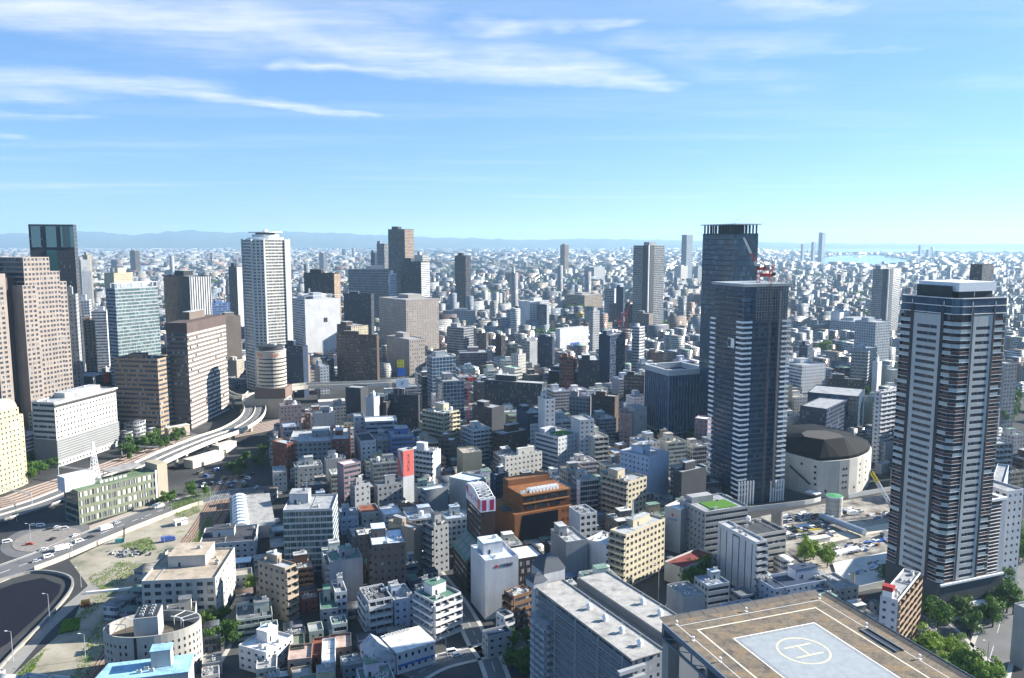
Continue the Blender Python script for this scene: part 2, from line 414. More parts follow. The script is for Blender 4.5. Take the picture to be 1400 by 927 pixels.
def building(row):
    name,x,y,a,L,R,h,sl,sr,col,eq,fh,bay,roof,label,cat,grp,col2 = row
    ar = R_(a); dist = y
    cats = {'office_building':'office building','apartment_building':'apartment building','tower':'tower','house':'house'}
    root = thing(name, label, cat or cats.get(name,'building'), (x,y,0), ar, grp)
    u = Vector((math.cos(ar), math.sin(ar))); v = Vector((-u.y,u.x)); foot(Vector((x,y)), u, v, L, R, h)
    det = dist < DETAIL
    wall = MB(); P0 = Vector((0,0,0)); U = Vector((1,0,0)); V = Vector((0,1,0))
    dl = det and sl != 'blank'; dr = det and sr != 'blank'
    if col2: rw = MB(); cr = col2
    else: rw, cr = wall, col
    wall_face(None, P0, U, -V, R, 0, h-.9, sr, dr, fh, bay, col2, rw, root, dist, col)
    wall_face(None, U*R+V*L, -U, V, R, 0, h-.9, 'blank' if sr == 'blank' else sr, False, fh, bay, None, rw, root, 9999, col)
    # left wall is walked from the far end so that its outside faces -U
    wall_face(None, V*L, -V, -U, L, 0, h-.9, sl, dl, fh, bay, col2 if sl == 'balc' else None, wall, root, dist, col)
    wall_face(None, U*R, V, U, L, 0, h-.9, sl, False, fh, bay, None, wall, root, 9999, col)
    # parapet
    t_ = .25; wm = wallmat()
    for (A, B, n) in ((P0, U*R, -V), (U*R, U*R+V*L, U), (U*R+V*L, V*L, V), (V*L, P0, -U)):
        z0, z1 = Vector((0,0,h-.9)), Vector((0,0,h)); ins = -n*t_
        wall.q([A+z0, B+z0, B+z1, A+z1], wm); wall.q([A+z1, B+z1, B+z1+ins, A+z1+ins], wm); wall.q([B+z0+ins, A+z0+ins, A+z1+ins, B+z1+ins], wm)
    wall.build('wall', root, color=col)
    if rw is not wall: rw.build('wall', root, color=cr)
    if dist < 640 and L > 9 and R > 9 and 'a' not in eq and eq: eq = eq+'a'
    roof_kit(root, L, R, h, eq if dist < 1400 else eq.replace('a',''), col, roof, dist)
    flush_extra(root)
    return root
# nearest corner x, y, heading, left wall, right wall, height in metres; wall patterns; colour; roof kit
ROWS = [
 ('tower',-447.5,820,112,39.7,26,187.5,'grid','grid',(0.06,0.064,0.073),'',4,3,(0.33,0.34,0.35),'dark tall tower with glazed corner bays rising behind the pink stepped tower',None,None,None),
 ('office_building',-394.9,720,110,8.8,14,123,'gridS','gridS',(0.33,0.34,0.35),'p',3.5,3.4,(0.33,0.34,0.35),'plain grey slab squeezed behind the pink stepped tower',None,None,None),
 ('office_building',-398.8,800,60,14.9,48.7,123.8,'rib','glassf',(0.42,0.47,0.52),'f',3.5,3.4,(0.33,0.34,0.35),'pale blue glass office block with a vertical white strip and open roof frame',None,None,(0.42,0.43,0.43)),
 ('office_building',-548.7,1100,55,25,27.7,127.4,'blank','gridS',(0.6,0.53,0.38),'p',3.5,3.4,(0.33,0.34,0.35),'cream block showing behind the roof frame of the pale glass office',None,None,None),
 ('office_building',-428.5,1060,50,71.3,30.3,124.4,'fin','fin',(0.06,0.064,0.073),'p',3.5,3.4,(0.42,0.43,0.43),'black office block with white vertical stripes down its right face',None,None,(0.74,0.74,0.74)),
 ('tower',-2013.4,4025,35,40,21.6,78.6,'fin','blank',(0.035,0.055,0.1),'p',3.5,3.4,(0.33,0.34,0.35),'low blue tower of the far trio',None,None,None),
 ('tower',-2005.3,4207.1,30,22,20,102.2,'balc','blank',(0.33,0.34,0.35),'p',3.5,3.4,(0.33,0.34,0.35),'grey middle tower of the far trio',None,None,None),
 ('tower',-1936.5,4114.1,45,73.6,22.5,124,'fin','balc',(0.19,0.155,0.135),'p',3.5,3.4,(0.33,0.34,0.35),'brown tallest tower of the far trio',None,None,None),
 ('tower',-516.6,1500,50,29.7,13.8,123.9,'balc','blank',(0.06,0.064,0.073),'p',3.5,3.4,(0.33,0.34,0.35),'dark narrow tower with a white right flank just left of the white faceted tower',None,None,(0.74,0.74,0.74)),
 ('tower',-1061.1,2000,45,43.3,9.7,137.3,'balc','gridS',(0.6,0.53,0.38),'p',3.5,3.4,(0.33,0.34,0.35),'cream narrow tower far beyond the dark tall tower',None,None,None),
 ('apartment_building',-1024.5,1900,45,40.5,20,127.7,'balc','blank',(0.42,0.43,0.43),'p',3.5,3.4,(0.33,0.34,0.35),'pale slim block far beyond the dark tall tower, right against its edge',None,None,None),
 ('office_building',-806.7,1500,30,20,14.2,115.4,'gridS','gridS',(0.58,0.6,0.62),'p',3.5,3.4,(0.33,0.34,0.35),'whitish mid-rise far right of the dark tall tower',None,None,None),
 ('office_building',-546.1,1000,20,18,12.8,96.8,'rib','grid',(0.74,0.74,0.74),'p',3.5,3.4,(0.33,0.34,0.35),'white block with banded windows beside the foot of the dark tall tower',None,None,None),
 ('apartment_building',-503.8,950,20,20,16.3,88,'gridS','rib',(0.74,0.74,0.74),'p',3.5,3.4,(0.33,0.34,0.35),'white low block in front of the pale glass office on its left',None,None,None),
 ('office_building',-475.8,880,30,15,11.2,83.5,'blank','gridS',(0.4,0.29,0.2),'p',3.5,3.4,(0.33,0.34,0.35),'small tan block left of the pale glass office foot',None,None,None),
 ('office_building',-291.8,710.5,86,19.3,81.7,97.6,'rib','ribw',(0.19,0.155,0.135),'kp',4.1,3.4,(0.42,0.43,0.43),'brown office tower striped with white window bands beside the curved expressway',None,None,None),
 ('office_building',-311.7,692.5,80,42.6,21.1,67.7,'rib','rib',(0.4,0.29,0.2),'pa',4.1,3.4,(0.035,0.055,0.1),'tan banded office with chamfered corner left of the white striped brown tower',None,None,None),
 ('office_building',-421.3,790,78,30,29,35.5,'blank','rib',(0.03,0.033,0.04),'',3.5,3.4,(0.33,0.34,0.35),'low black building carrying an orange sign',None,None,None),
 ('office_building',-344.2,588.4,77,20.3,65.5,50,'rib','gridS',(0.6,0.585,0.53),'sP',4,3.4,(0.42,0.43,0.43),'off-white office with a grey screened base and long rooftop block behind the rail tracks',None,None,None),
 ('office_building',-433.9,1150,40,20,26.2,81.7,'blank','rib',(0.12,0.2,0.42),'p',3.5,3.4,(0.33,0.34,0.35),'blue tinted block right of the black striped office',None,None,None),
 ('office_building',-368.5,1000,40,26.8,26.7,76.5,'grid','blank',(0.19,0.155,0.135),'p',3.5,3.4,(0.33,0.34,0.35),'olive brown block between the brown banded tower and the white faceted tower',None,None,None),
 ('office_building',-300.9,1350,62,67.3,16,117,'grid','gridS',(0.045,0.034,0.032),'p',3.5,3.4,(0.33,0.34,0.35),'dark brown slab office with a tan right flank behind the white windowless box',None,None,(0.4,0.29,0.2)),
 ('office_building',-286.8,1100,38,49.3,52.6,90.8,'rib','blank',(0.74,0.74,0.74),'mf',3.5,3.4,(0.42,0.43,0.43),'white nearly windowless box with one black square opening',None,None,None),
 ('tower',-1038.6,4406.3,40,52.3,22.8,108.3,'balc','balc',(0.33,0.34,0.35),'p',3.5,3.4,(0.33,0.34,0.35),'lone slim grey tower far behind the white windowless box',None,None,None),
 ('office_building',-348.5,1700,12,30,84.9,112.1,'gridS','ribd',(0.42,0.43,0.43),'p',3.5,3.4,(0.33,0.34,0.35),'pale wide office with diagonal braces below the tallest centre left tower',None,None,None),
 ('office_building',-252.4,1650,12,20,13.6,104.1,'blank','rib',(0.55,0.65,0.8),'p',3.5,3.4,(0.33,0.34,0.35),'white narrow annex at the right end of the pale wide office',None,None,None),
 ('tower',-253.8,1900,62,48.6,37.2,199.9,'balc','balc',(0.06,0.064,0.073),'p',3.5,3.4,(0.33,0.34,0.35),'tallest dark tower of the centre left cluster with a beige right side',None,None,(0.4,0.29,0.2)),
 ('tower',-318.7,2000,50,28.7,12.4,165.5,'balc','balc',(0.33,0.34,0.35),'p',3.5,3.4,(0.33,0.34,0.35),'grey tower tucked left of the tallest dark one in the cluster',None,None,None),
 ('tower',-377.1,2200,50,16.7,7.4,140.7,'balc','blank',(0.035,0.055,0.1),'p',3.5,3.4,(0.33,0.34,0.35),'short dark blue tower at the left edge of the cluster',None,None,None),
 ('tower',-170.5,1500,62,47.3,28.5,133.1,'grid','balc',(0.06,0.064,0.073),'p',3.5,3.4,(0.33,0.34,0.35),'dark gridded apartment tower with white right wing in front of the cluster',None,None,(0.74,0.74,0.74)),
 ('tower',-181.2,1620,55,21.5,19.2,143.5,'blank','balc',(0.6,0.585,0.53),'p',3.5,3.4,(0.33,0.34,0.35),'white upper wing showing above the dark gridded apartment tower',None,None,None),
 ('tower',-115.4,1990,58,33.1,22.1,136,'balc','balc',(0.045,0.034,0.032),'p',3.5,2.8,(0.33,0.34,0.35),'lone dark brown tower standing in the low blocks left of centre',None,None,None),
 ('office_building',-221.5,1250,70,49.7,8.8,88.3,'grid','grid',(0.06,0.064,0.073),'p',3.5,3.4,(0.33,0.34,0.35),'dark grey building with lit windows left of the beige hotel like block',None,None,None),
 ('office_building',-153.4,1150,40,75.9,57.4,86.7,'gridS','gridS',(0.42,0.365,0.32),'p',3.8,4.5,(0.33,0.34,0.35),'big beige block with small square windows in even rows',None,None,None),
 ('office_building',-130.1,1000,38,58.4,23.3,47.2,'blank','gridS',(0.42,0.365,0.32),'p',5,3.4,(0.33,0.34,0.35),'lower beige block with few windows in front of the big beige one',None,None,None),
 ('apartment_building',-162.6,950,72,54.8,5.8,58.3,'balc','blank',(0.105,0.07,0.055),'p',3.5,3.4,(0.33,0.34,0.35),'wide dark brown apartment block left of the beige blocks',None,None,None),
 ('apartment_building',-209.3,1030,45,33.4,26.6,61.3,'balc','gridS',(0.105,0.07,0.055),'p',3.5,3.4,(0.33,0.34,0.35),'brown apartments with peach end wall above the wide dark brown block',None,None,(0.6,0.53,0.38)),
 ('office_building',-227.9,860,65,24.9,8.2,57.5,'grid','blank',(0.035,0.055,0.1),'p',3.5,3.4,(0.33,0.34,0.35),'dark navy building with scattered lit windows right of the round banded tower',None,None,None),
 ('apartment_building',-67.1,1100,55,30.6,22.3,51.3,'balc','balc',(0.33,0.34,0.35),'p',3.5,3.4,(0.33,0.34,0.35),'grey balconied apartments right of the big beige block',None,None,None),
 ('apartment_building',-137.5,1579.1,5,15,64.8,33.7,'grid','grid',(0.42,0.47,0.52),'p',3.5,3.4,(0.33,0.34,0.35),'long low pale blue slab right of the big beige block',None,None,None),
 ('office_building',-66.3,1000,8,30,36.7,30.2,'grid','grid',(0.3,0.22,0.24),'p',3.5,3.4,(0.33,0.34,0.35),'dark mauve office with small square windows and white roof edge',None,None,None),
 ('office_building',-29.5,990,8,20,5,34.5,'blank','blank',(0.33,0.34,0.35),'p',3.5,3.4,(0.33,0.34,0.35),'plain grey core tower at the right end of the mauve office',None,None,None),
 ('office_building',33,1477.1,40,32.5,49.2,60.1,'blank','grid',(0.74,0.74,0.74),'pa',3.5,3.4,(0.42,0.43,0.43),'white block with dense small windows at picture centre',None,None,None),
 ('office_building',71.6,1180.3,40,10.3,60.1,41.2,'blank','blank',(0.74,0.74,0.74),'',3.5,3.4,(0.33,0.34,0.35),'bright white blank walled block with a blue wall picture',None,None,None),
 ('tower',109.2,880,55,14.3,36.8,66.6,'blank','ribd',(0.035,0.055,0.1),'p',3.5,3.4,(0.33,0.34,0.35),'dark glass tower with a plain grey left side near the white blank block',None,None,(0.035,0.055,0.1)),
 ('tower',256.3,1500,42,37.2,47.1,163.1,'balc','balc',(0.33,0.34,0.35),'vp',3.5,4,(0.33,0.34,0.35),'tall balconied tower with a dark central recess right of centre',None,None,None),
 ('tower',205,1592.8,70,20.5,14,77.3,'rib','blank',(0.42,0.47,0.52),'p',3.5,3.4,(0.33,0.34,0.35),'slim blue tower left of the dark twin tower',None,None,None),
 ('tower',219,1565.6,60,15.2,5,81.5,'blank','blank',(0.035,0.055,0.1),'p',3.5,3.4,(0.33,0.34,0.35),'near black slim tower beside the blue one',None,None,None),
 ('office_building',244,1579.1,65,19.5,9.3,45.8,'blank','blank',(0.105,0.07,0.055),'p',3.5,3.4,(0.33,0.34,0.35),'brown rounded slab behind the red crane',None,None,None),
 ('tower',144.9,900,50,10,11.7,74,'balc','balc',(0.74,0.74,0.74),'p',3.5,3.4,(0.33,0.34,0.35),'white slender apartment tower right of the dark glass tower',None,None,None),
 ('tower',263.2,4000,45,30.2,30.2,154.4,'balc','blank',(0.19,0.155,0.135),'p',3.5,3.4,(0.33,0.34,0.35),'isolated far tower just right of picture centre',None,None,None),
 ('tower',762,3500,45,26,48.2,200.6,'fin','fin',(0.42,0.47,0.52),'',3.5,3.4,(0.33,0.34,0.35),'far round shouldered tower left of the green glass tower',None,None,None),
 ('office_building',352.4,3430.5,45,54.8,72.8,61.4,'grid','blank',(0.42,0.43,0.43),'p',3.5,3.4,(0.33,0.34,0.35),'pale block with a blank white right wall among far low houses',None,None,None),
 ('office_building',175.9,1927.5,40,67.4,60.8,41.3,'balc','grid',(0.42,0.35,0.27),'p',3.5,3.4,(0.33,0.34,0.35),'beige terraced block behind a clump of trees',None,None,None),
 ('apartment_building',143.2,1606.8,45,19.1,19.2,25.5,'balc','balc',(0.62,0.5,0.2),'p',3.5,3.4,(0.33,0.34,0.35),'yellow cream apartments below the clump of trees',None,None,None),
 ('apartment_building',169.7,1453.6,45,11.1,23,21.9,'blank','balc',(0.6,0.53,0.38),'p',3.5,3.4,(0.33,0.34,0.35),'cream small apartments left of the dark glass tower',None,None,None),
 ('office_building',279.6,1621,20,25,35.3,35.9,'blank','blank',(0.55,0.65,0.8),'p',3.5,3.4,(0.33,0.34,0.35),'pale blue plain block at the foot of the tall balconied tower',None,None,None),
 ('apartment_building',247,1430.8,60,22.4,21.6,41.4,'grid','blank',(0.19,0.155,0.135),'p',3.5,3.4,(0.33,0.34,0.35),'grey brown apartments beside the brown rounded slab',None,None,None),
 ('office_building',10.4,3194.3,60,43.9,49.4,42.4,'grid','grid',(0.2,0.05,0.045),'p',3.5,3.4,(0.33,0.34,0.35),'dark red block among far low houses',None,None,None),
 ('office_building',120.6,1180,45,7.3,15.6,68.1,'grid','grid',(0.42,0.43,0.43),'p',3.5,3.4,(0.33,0.34,0.35),'pale grey office between the yellow cream and white blocks',None,None,None),
 ('office_building',89.1,800,88,21.1,40,50.8,'grid','rib',(0.06,0.064,0.073),'p',3.5,3.4,(0.42,0.43,0.43),'low grey block with a flat white roof before the dark glass tower',None,None,None),
 ('apartment_building',62.2,800,70,14.8,8.6,53.7,'balc','balc',(0.26,0.09,0.055),'p',3.5,3.4,(0.33,0.34,0.35),'dark red balconied block below the bright white blank wall',None,None,None),
 ('office_building',133.5,668.9,22,38.1,37.9,56.6,'glass','glass',(0.035,0.055,0.1),'c',4.2,3.2,(0.33,0.34,0.35),'blue glass office with a white louvred crown, right of centre',None,None,None),
 ('office_building',26.8,700,70,55.5,15,44.5,'balc','rib',(0.06,0.064,0.073),'p',3.5,3.4,(0.42,0.43,0.43),'wide dark apartment slab right of the red tower crane',None,None,None),
 ('office_building',73,870,75,33.6,30,26.7,'blank','blank',(0.03,0.033,0.04),'p',3.5,3.4,(0.33,0.34,0.35),'low black block with hollow roof behind the dark slab',None,None,None),
 ('office_building',84.7,850,60,12.4,16,28.8,'grid','grid',(0.06,0.064,0.073),'p',3.5,3.4,(0.42,0.43,0.43),'grey block with a white slatted roof near the dark glass tower',None,None,None),
 ('apartment_building',92,700,65,22.3,11.2,32.8,'grid','blank',(0.105,0.07,0.055),'pa',3.5,3.4,(0.33,0.34,0.35),'brown gridded block left of the blue glass office',None,None,None),
 ('apartment_building',70.6,715,65,19.7,5.2,29,'grid','blank',(0.33,0.34,0.35),'p',3.5,3.4,(0.33,0.34,0.35),'grey block with a sunlit left strip beside the brown gridded one',None,None,None),
 ('apartment_building',134.6,800,68,21,6.1,33.8,'balc','blank',(0.06,0.064,0.073),'p',3.5,3.4,(0.33,0.34,0.35),'dark terraced apartments just left of the blue glass office',None,None,None),
 ('office_building',95.5,620,70,10.2,6,35,'grid','blank',(0.3,0.22,0.24),'p',3.5,3.4,(0.33,0.34,0.35),'mauve block just left of the green ring sign building',None,None,None),
 ('sign_tower',106.2,676.6,20,14,12.1,27.4,'blank','blank',(0.6,0.585,0.53),'',3.5,3.4,(0.33,0.34,0.35),'narrow off-white building showing a green ring logo','building',None,None),
 ('office_building',94.4,632.9,50,12.7,5,13.9,'ribd','rib',(0.03,0.033,0.04),'p',3.5,3.4,(0.33,0.34,0.35),'small black banded building left of the green ring sign building',None,None,None),
 ('apartment_building',33.1,558.4,42,23.6,22.7,30.9,'rib','gridS',(0.58,0.6,0.62),'g',3.5,3.4,(0.33,0.34,0.35),'pale block with a green roof garden, lower half of a stepped pair',None,None,None),
 ('apartment_building',49.4,567.4,20,16,11.4,41.3,'blank','gridS',(0.58,0.6,0.62),'',3.5,3.4,(0.33,0.34,0.35),'pale grey slab standing higher at the right of the roof garden',None,None,None),
 ('apartment_building',59.7,563.8,22,20,11.5,29.5,'blank','balc',(0.6,0.585,0.53),'p',3.5,3.4,(0.33,0.34,0.35),'off-white narrow block with dark openings right of the pale grey slab',None,None,None),
 ('apartment_building',88.6,502,42,24.2,21.2,31.8,'gridS','blank',(0.55,0.65,0.8),'p',3.5,3.4,(0.33,0.34,0.35),'bluish white block with a plain right wall below the palm planting',None,None,None),
 ('apartment_building',69,459.2,42,20.6,17.5,28.6,'balc','grid',(0.6,0.53,0.38),'p',3.5,3.4,(0.33,0.34,0.35),'cream stepped apartments in front of the bluish white block',None,None,None),
 ('apartment_building',-30.4,606.7,30,20,17.1,24.1,'balc','balc',(0.74,0.74,0.74),'p',3.5,3.4,(0.42,0.43,0.43),'small white balconied block left of the brown terraced block',None,None,None),
 ('apartment_building',-8,586.4,36,13.1,27.6,26.1,'balc','grid',(0.105,0.07,0.055),'p',3.5,3.4,(0.42,0.43,0.43),'brown block with balconied left side and white roof edge',None,None,None),
 ('office_building',-4.7,536.1,32,6.3,30.8,22.4,'gridS','gridS',(0.6,0.585,0.53),'paa',3.5,3.4,(0.6,0.585,0.53),'low off-white building with cluttered roof behind the orange stepped office',None,None,None),
 ('office_building',14.4,600,25,20,12.3,30.9,'blank','gridS',(0.74,0.74,0.74),'p',3.5,3.4,(0.33,0.34,0.35),'white roofed low block left of the roof garden',None,None,None),
 ('office_building',-10.2,485.1,40,5.7,10.5,24.9,'rib','ribd',(0.035,0.055,0.1),'p',3.5,3.4,(0.74,0.74,0.74),'small dark glass fronted block left of the orange stepped office',None,None,None),
 ('office_building',-24.3,481,55,19,13.3,21.8,'blank','blank',(0.6,0.585,0.53),'',3.5,3.4,(0.55,0.65,0.8),'pale block with a bluish flat roof behind the magenta sign building',None,None,None),
 ('apartment_building',-16.5,640,50,22,15.5,35.1,'grid','blank',(0.06,0.064,0.073),'p',3.5,3.4,(0.33,0.34,0.35),'dark block right of the small framed roof board',None,None,None),
 ('office_building',12.2,600,20,25,13.3,39.1,'blank','rib',(0.035,0.055,0.1),'p',3.5,3.4,(0.33,0.34,0.35),'dark low wing left of the white cylinder tank building',None,None,None),
 ('office_building',24.8,590,20,14,8.4,52.2,'blank','gridS',(0.74,0.74,0.74),'p',3.5,3.4,(0.33,0.34,0.35),'small white tower block left of the grey sunlit strip block',None,None,None),
 ('apartment_building',-161.7,558.4,55,16,10,26,'gridS','gridS',(0.26,0.09,0.055),'',3.5,3.4,(0.42,0.43,0.43),'red brick left wing of the long grey building',None,None,None),
 ('office_building',-161.9,563.8,10,38,30.1,25.8,'rib','grid',(0.33,0.34,0.35),'pa',3.5,3.4,(0.42,0.43,0.43),'long grey building between two red brick wings with white roof',None,None,None),
 ('apartment_building',-131.8,567.4,10,38,12.9,27.1,'grid','grid',(0.26,0.09,0.055),'p',3.5,3.4,(0.42,0.43,0.43),'red brick right wing of the long grey building',None,None,None),
 ('office_building',-133.2,690,72,15,14,42.4,'blank','blank',(0.06,0.064,0.073),'',3.5,3.4,(0.33,0.34,0.35),'dark rounded tower beside the elevated road left of centre',None,None,None),
 ('office_building',-116.5,660,70,7.8,10,39.8,'blank','blank',(0.42,0.47,0.52),'p',3.5,3.4,(0.33,0.34,0.35),'slim silver green slab beside the dark rounded tower',None,None,None),
 ('office_building',-107.8,670,75,10.2,9,33.7,'gridS','grid',(0.045,0.034,0.032),'p',3.5,3.4,(0.33,0.34,0.35),'dark brown block right of the slim silver green slab',None,None,None),
 ('office_building',-81.3,680,78,27.8,6.2,38.1,'ribd','blank',(0.06,0.064,0.073),'p',3.5,3.4,(0.33,0.34,0.35),'dark banded office carrying a white roof board',None,None,None),
 ('office_building',-76.7,760,28,14.6,24.5,59.6,'glass','glass',(0.42,0.47,0.52),'p',3.5,3.4,(0.33,0.34,0.35),'blue glass block with a white roof frame left of the red tower crane',None,None,None),
 ('office_building',-60.7,690,20,25,19.1,48.3,'glass','glass',(0.33,0.34,0.35),'p',3.5,3.4,(0.33,0.34,0.35),'grey glass block below the blue glass block',None,None,None),
 ('apartment_building',-53.5,613.1,50,24,17.4,36.3,'balc','balc',(0.6,0.53,0.38),'pt',3.5,3.4,(0.42,0.43,0.43),'cream balconied apartment tower with sunlit right side',None,None,None),
 ('apartment_building',-44.7,586.4,70,10,9,21.7,'balc','blank',(0.19,0.155,0.135),'p',3.5,3.4,(0.74,0.74,0.74),'slim brownish block leaning on the cream apartment tower',None,None,None),
 ('office_building',-123.2,610,15,12,7.9,34.7,'blank','gridS',(0.42,0.47,0.52),'',3.5,3.4,(0.33,0.34,0.35),'tall narrow pale tower at the left end of a long white roofed block',None,None,None),
 ('office_building',-113.8,605,12,18,24.5,31.7,'rib','rib',(0.42,0.47,0.52),'',3.5,3.4,(0.74,0.74,0.74),'long low block with a bright white roof',None,None,None),
 ('office_building',-110.8,571.1,22,25,11.2,24.9,'blank','gridS',(0.74,0.74,0.74),'',3.5,3.4,(0.06,0.064,0.073),'white narrow block with bare front wall and dark hollow roof',None,None,None),
 ('office_building',-100.1,576.8,18,20,10.7,24.2,'blank','grid',(0.33,0.34,0.35),'p',3.5,3.4,(0.33,0.34,0.35),'grey block with small windows next to the white narrow block',None,None,None),
 ('office_building',-87.6,567.4,16,25,16.9,28.6,'blank','rib',(0.12,0.2,0.42),'pP',3.5,3.4,(0.33,0.34,0.35),'blue fronted block with an orange roof edge',None,None,(0.12,0.2,0.42)),
 ('sign_tower',-70.6,502,40,6.4,8.4,35.9,'blank','blank',(0.58,0.6,0.62),'',3.5,3.4,(0.33,0.34,0.35),'slender pale tower with red and white vertical sign','building',None,None),
 ('apartment_building',-54.2,536.1,62,18.7,9.1,26.4,'balc','blank',(0.74,0.74,0.74),'pt',3.5,3.4,(0.74,0.74,0.74),'white balconied block right of the red vertical sign',None,None,None),
 ('office_building',-53.5,474.4,30,6.7,15.8,18.5,'rib','blank',(0.33,0.34,0.35),'',3.5,3.4,(0.55,0.65,0.8),'grey stepped block with a blue flat roof below the white balconied block',None,None,None),
 ('office_building',-106,487.8,40,8.8,12.1,30.8,'blank','rib',(0.3,0.22,0.24),'',3.5,3.4,(0.74,0.74,0.74),'dark maroon block with a white sloping roof',None,None,None),
 ('apartment_building',-97.6,479.7,45,5.2,11.3,19.6,'gridS','gridS',(0.33,0.34,0.35),'p',3.5,3.4,(0.33,0.34,0.35),'small grey block with peaked edge below the maroon block',None,None,None),
 ('office_building',-85.4,490.6,30,6.9,17.1,16.4,'blank','gridS',(0.33,0.34,0.35),'p',3.5,3.4,(0.33,0.34,0.35),'low grey wall block left of the red vertical sign',None,None,None),
 ('office_building',-163.1,529.5,20,15,8.7,13.6,'gridS','gridS',(0.6,0.585,0.53),'',3.5,3.4,(0.33,0.34,0.35),'small off-white block at the foot of the red brick left wing',None,None,None),
 ('apartment_building',-117.4,394.5,6,24,24.9,33.6,'glassf','glassf',(0.58,0.6,0.62),'pam',3.3,3,(0.33,0.34,0.35),'pale framed glass block of wide bays beside the rail yard street',None,None,None),
 ('apartment_building',-89.5,457.4,22,15,11.4,10,'gridS','gridS',(0.6,0.585,0.53),'',3.5,3.4,(0.26,0.09,0.055),'small cream house block with an orange roof below the grey wall block',None,None,None),
 ('apartment_building',-75.5,454.1,22,15,10.9,10,'gridS','gridS',(0.74,0.74,0.74),'',3.5,3.4,(0.74,0.74,0.74),'white house block with a pyramid roof ridge',None,None,None),
 ('office_building',-99.8,447.6,15,18,10.3,10,'gridS','gridS',(0.55,0.65,0.8),'p',3.5,3.4,(0.33,0.34,0.35),'pale blue low block right of the pale framed glass block',None,None,None),
 ('office_building',-162.4,333.5,6,36,31.3,22.5,'gridS','grid',(0.6,0.585,0.53),'P',3.4,4.2,(0.42,0.35,0.27),'off-white building with roof pergola behind the round building',None,None,None),
 ('office_building',-166.6,407.2,14,26,28.5,10,'gridS','gridS',(0.74,0.74,0.74),'pa',3.5,3.4,(0.06,0.064,0.073),'long low white building with a dark flat roof beside the warehouse',None,None,None),
 ('apartment_building',-101.3,340.3,58,17.8,6.6,25.4,'gridS','balc',(0.42,0.35,0.27),'p',3.5,3.4,(0.42,0.43,0.43),'beige apartment block with plain windowed side, balconies to the right',None,None,None),
 ('apartment_building',-65.4,357,14,20,15.7,29.7,'balc','gridS',(0.19,0.155,0.135),'p',3.5,3.4,(0.55,0.65,0.8),'brown apartment tower with white cap and white balconies on its left',None,None,None),
 ('office_building',-50.5,395,50,20,5.9,23.3,'blank','blank',(0.42,0.35,0.27),'p',3.5,3.4,(0.33,0.34,0.35),'plain beige slab directly right of the brown white capped tower',None,None,None),
 ('apartment_building',-62.5,329.5,25,15,10.7,15.2,'balc','balc',(0.74,0.74,0.74),'aa',3.5,3.4,(0.06,0.064,0.073),'small white balconied block below the brown white capped tower',None,None,None),
 ('apartment_building',-51.9,334.1,25,15,9.5,13.4,'gridS','gridS',(0.55,0.65,0.8),'p',3.5,3.4,(0.33,0.34,0.35),'small sky blue walled block right of the small white balconied one',None,None,None),
 ('office_building',-96.5,295.4,65,14.3,15.7,10,'gridS','gridS',(0.74,0.74,0.74),'p',3.5,3.4,(0.74,0.74,0.74),'low white flat roofed building near the bottom with a white stair tower',None,None,None),
 ('apartment_building',-84,332.3,15,18,7.6,10,'gridS','gridS',(0.42,0.43,0.43),'p',3.5,3.4,(0.1,0.2,0.15),'low grey house with a dark green roof',None,None,None),
 ('apartment_building',-79,339.6,20,14,5.2,14.4,'gridS','grid',(0.74,0.74,0.74),'p',3.5,3.4,(0.33,0.34,0.35),'slim white house with two windows right of the green roof',None,None,None),
 ('house',-89.5,303,15,12,5.8,7.5,'gridS','gridS',(0.2,0.22,0.15),'',3.5,3.4,(0.2,0.22,0.15),'small house with dark olive roofs behind the pink house',None,None,None),
 ('house',-87.9,294.3,12,12,9.2,7.5,'blank','gridS',(0.5,0.37,0.31),'',3.5,3.4,(0.5,0.37,0.31),'pink walled house at the bottom',None,None,None),
 ('house',-79.2,297.9,12,14,9,7.5,'blank','gridS',(0.26,0.09,0.055),'',3.5,3.4,(0.26,0.09,0.055),'red brown house against the pink house',None,None,None),
 ('house',-73.7,303,12,12,8.9,7.5,'gridS','gridS',(0.19,0.155,0.135),'',3.5,3.4,(0.5,0.37,0.31),'wide low house with pinkish roof near the bottom',None,None,None),
 ('house',-98.1,287.5,15,10,7.6,7.5,'gridS','gridS',(0.6,0.585,0.53),'a',3.5,3.4,(0.33,0.34,0.35),'small off-white house on the bottom edge',None,None,None),
 ('house',-73.7,290.1,12,20,5.3,8.3,'blank','gridS',(0.74,0.74,0.74),'',3.5,3.4,(0.74,0.74,0.74),'narrow white roofed house on the bottom edge',None,None,None),
 ('apartment_building',-39.9,391.8,40,10.3,9.3,25.5,'balc','gridS',(0.33,0.34,0.35),'p',3.5,3.4,(0.06,0.064,0.073),'grey stepped apartment block left of the magenta sign building',None,None,None),
 ('apartment_building',-33.3,323.7,42,14.5,14.7,17.5,'balc','balc',(0.74,0.74,0.74),'P',3.5,3.4,(0.1,0.2,0.15),'white balconied block with green flat roof beside the narrow street',None,None,None),
 ('office_building',-12,342.4,22,20,16.1,28.1,'blank','blank',(0.74,0.74,0.74),'P',3.5,3.4,(0.55,0.65,0.8),'tall blank white building with small lettering near its top',None,None,None),
 ('office_building',3.3,365,22,16,13.2,19.6,'blank','gridW',(0.045,0.034,0.032),'',3.5,3.4,(0.74,0.74,0.74),'dark brick block with white framed windows right of the blank white building',None,None,None),
 ('apartment_building',0.8,330.2,35,7.6,10.1,17,'balc','rib',(0.27,0.155,0.09),'aa',3.5,3.4,(0.6,0.585,0.53),'brown banded balcony block with white cluttered roof',None,None,None),
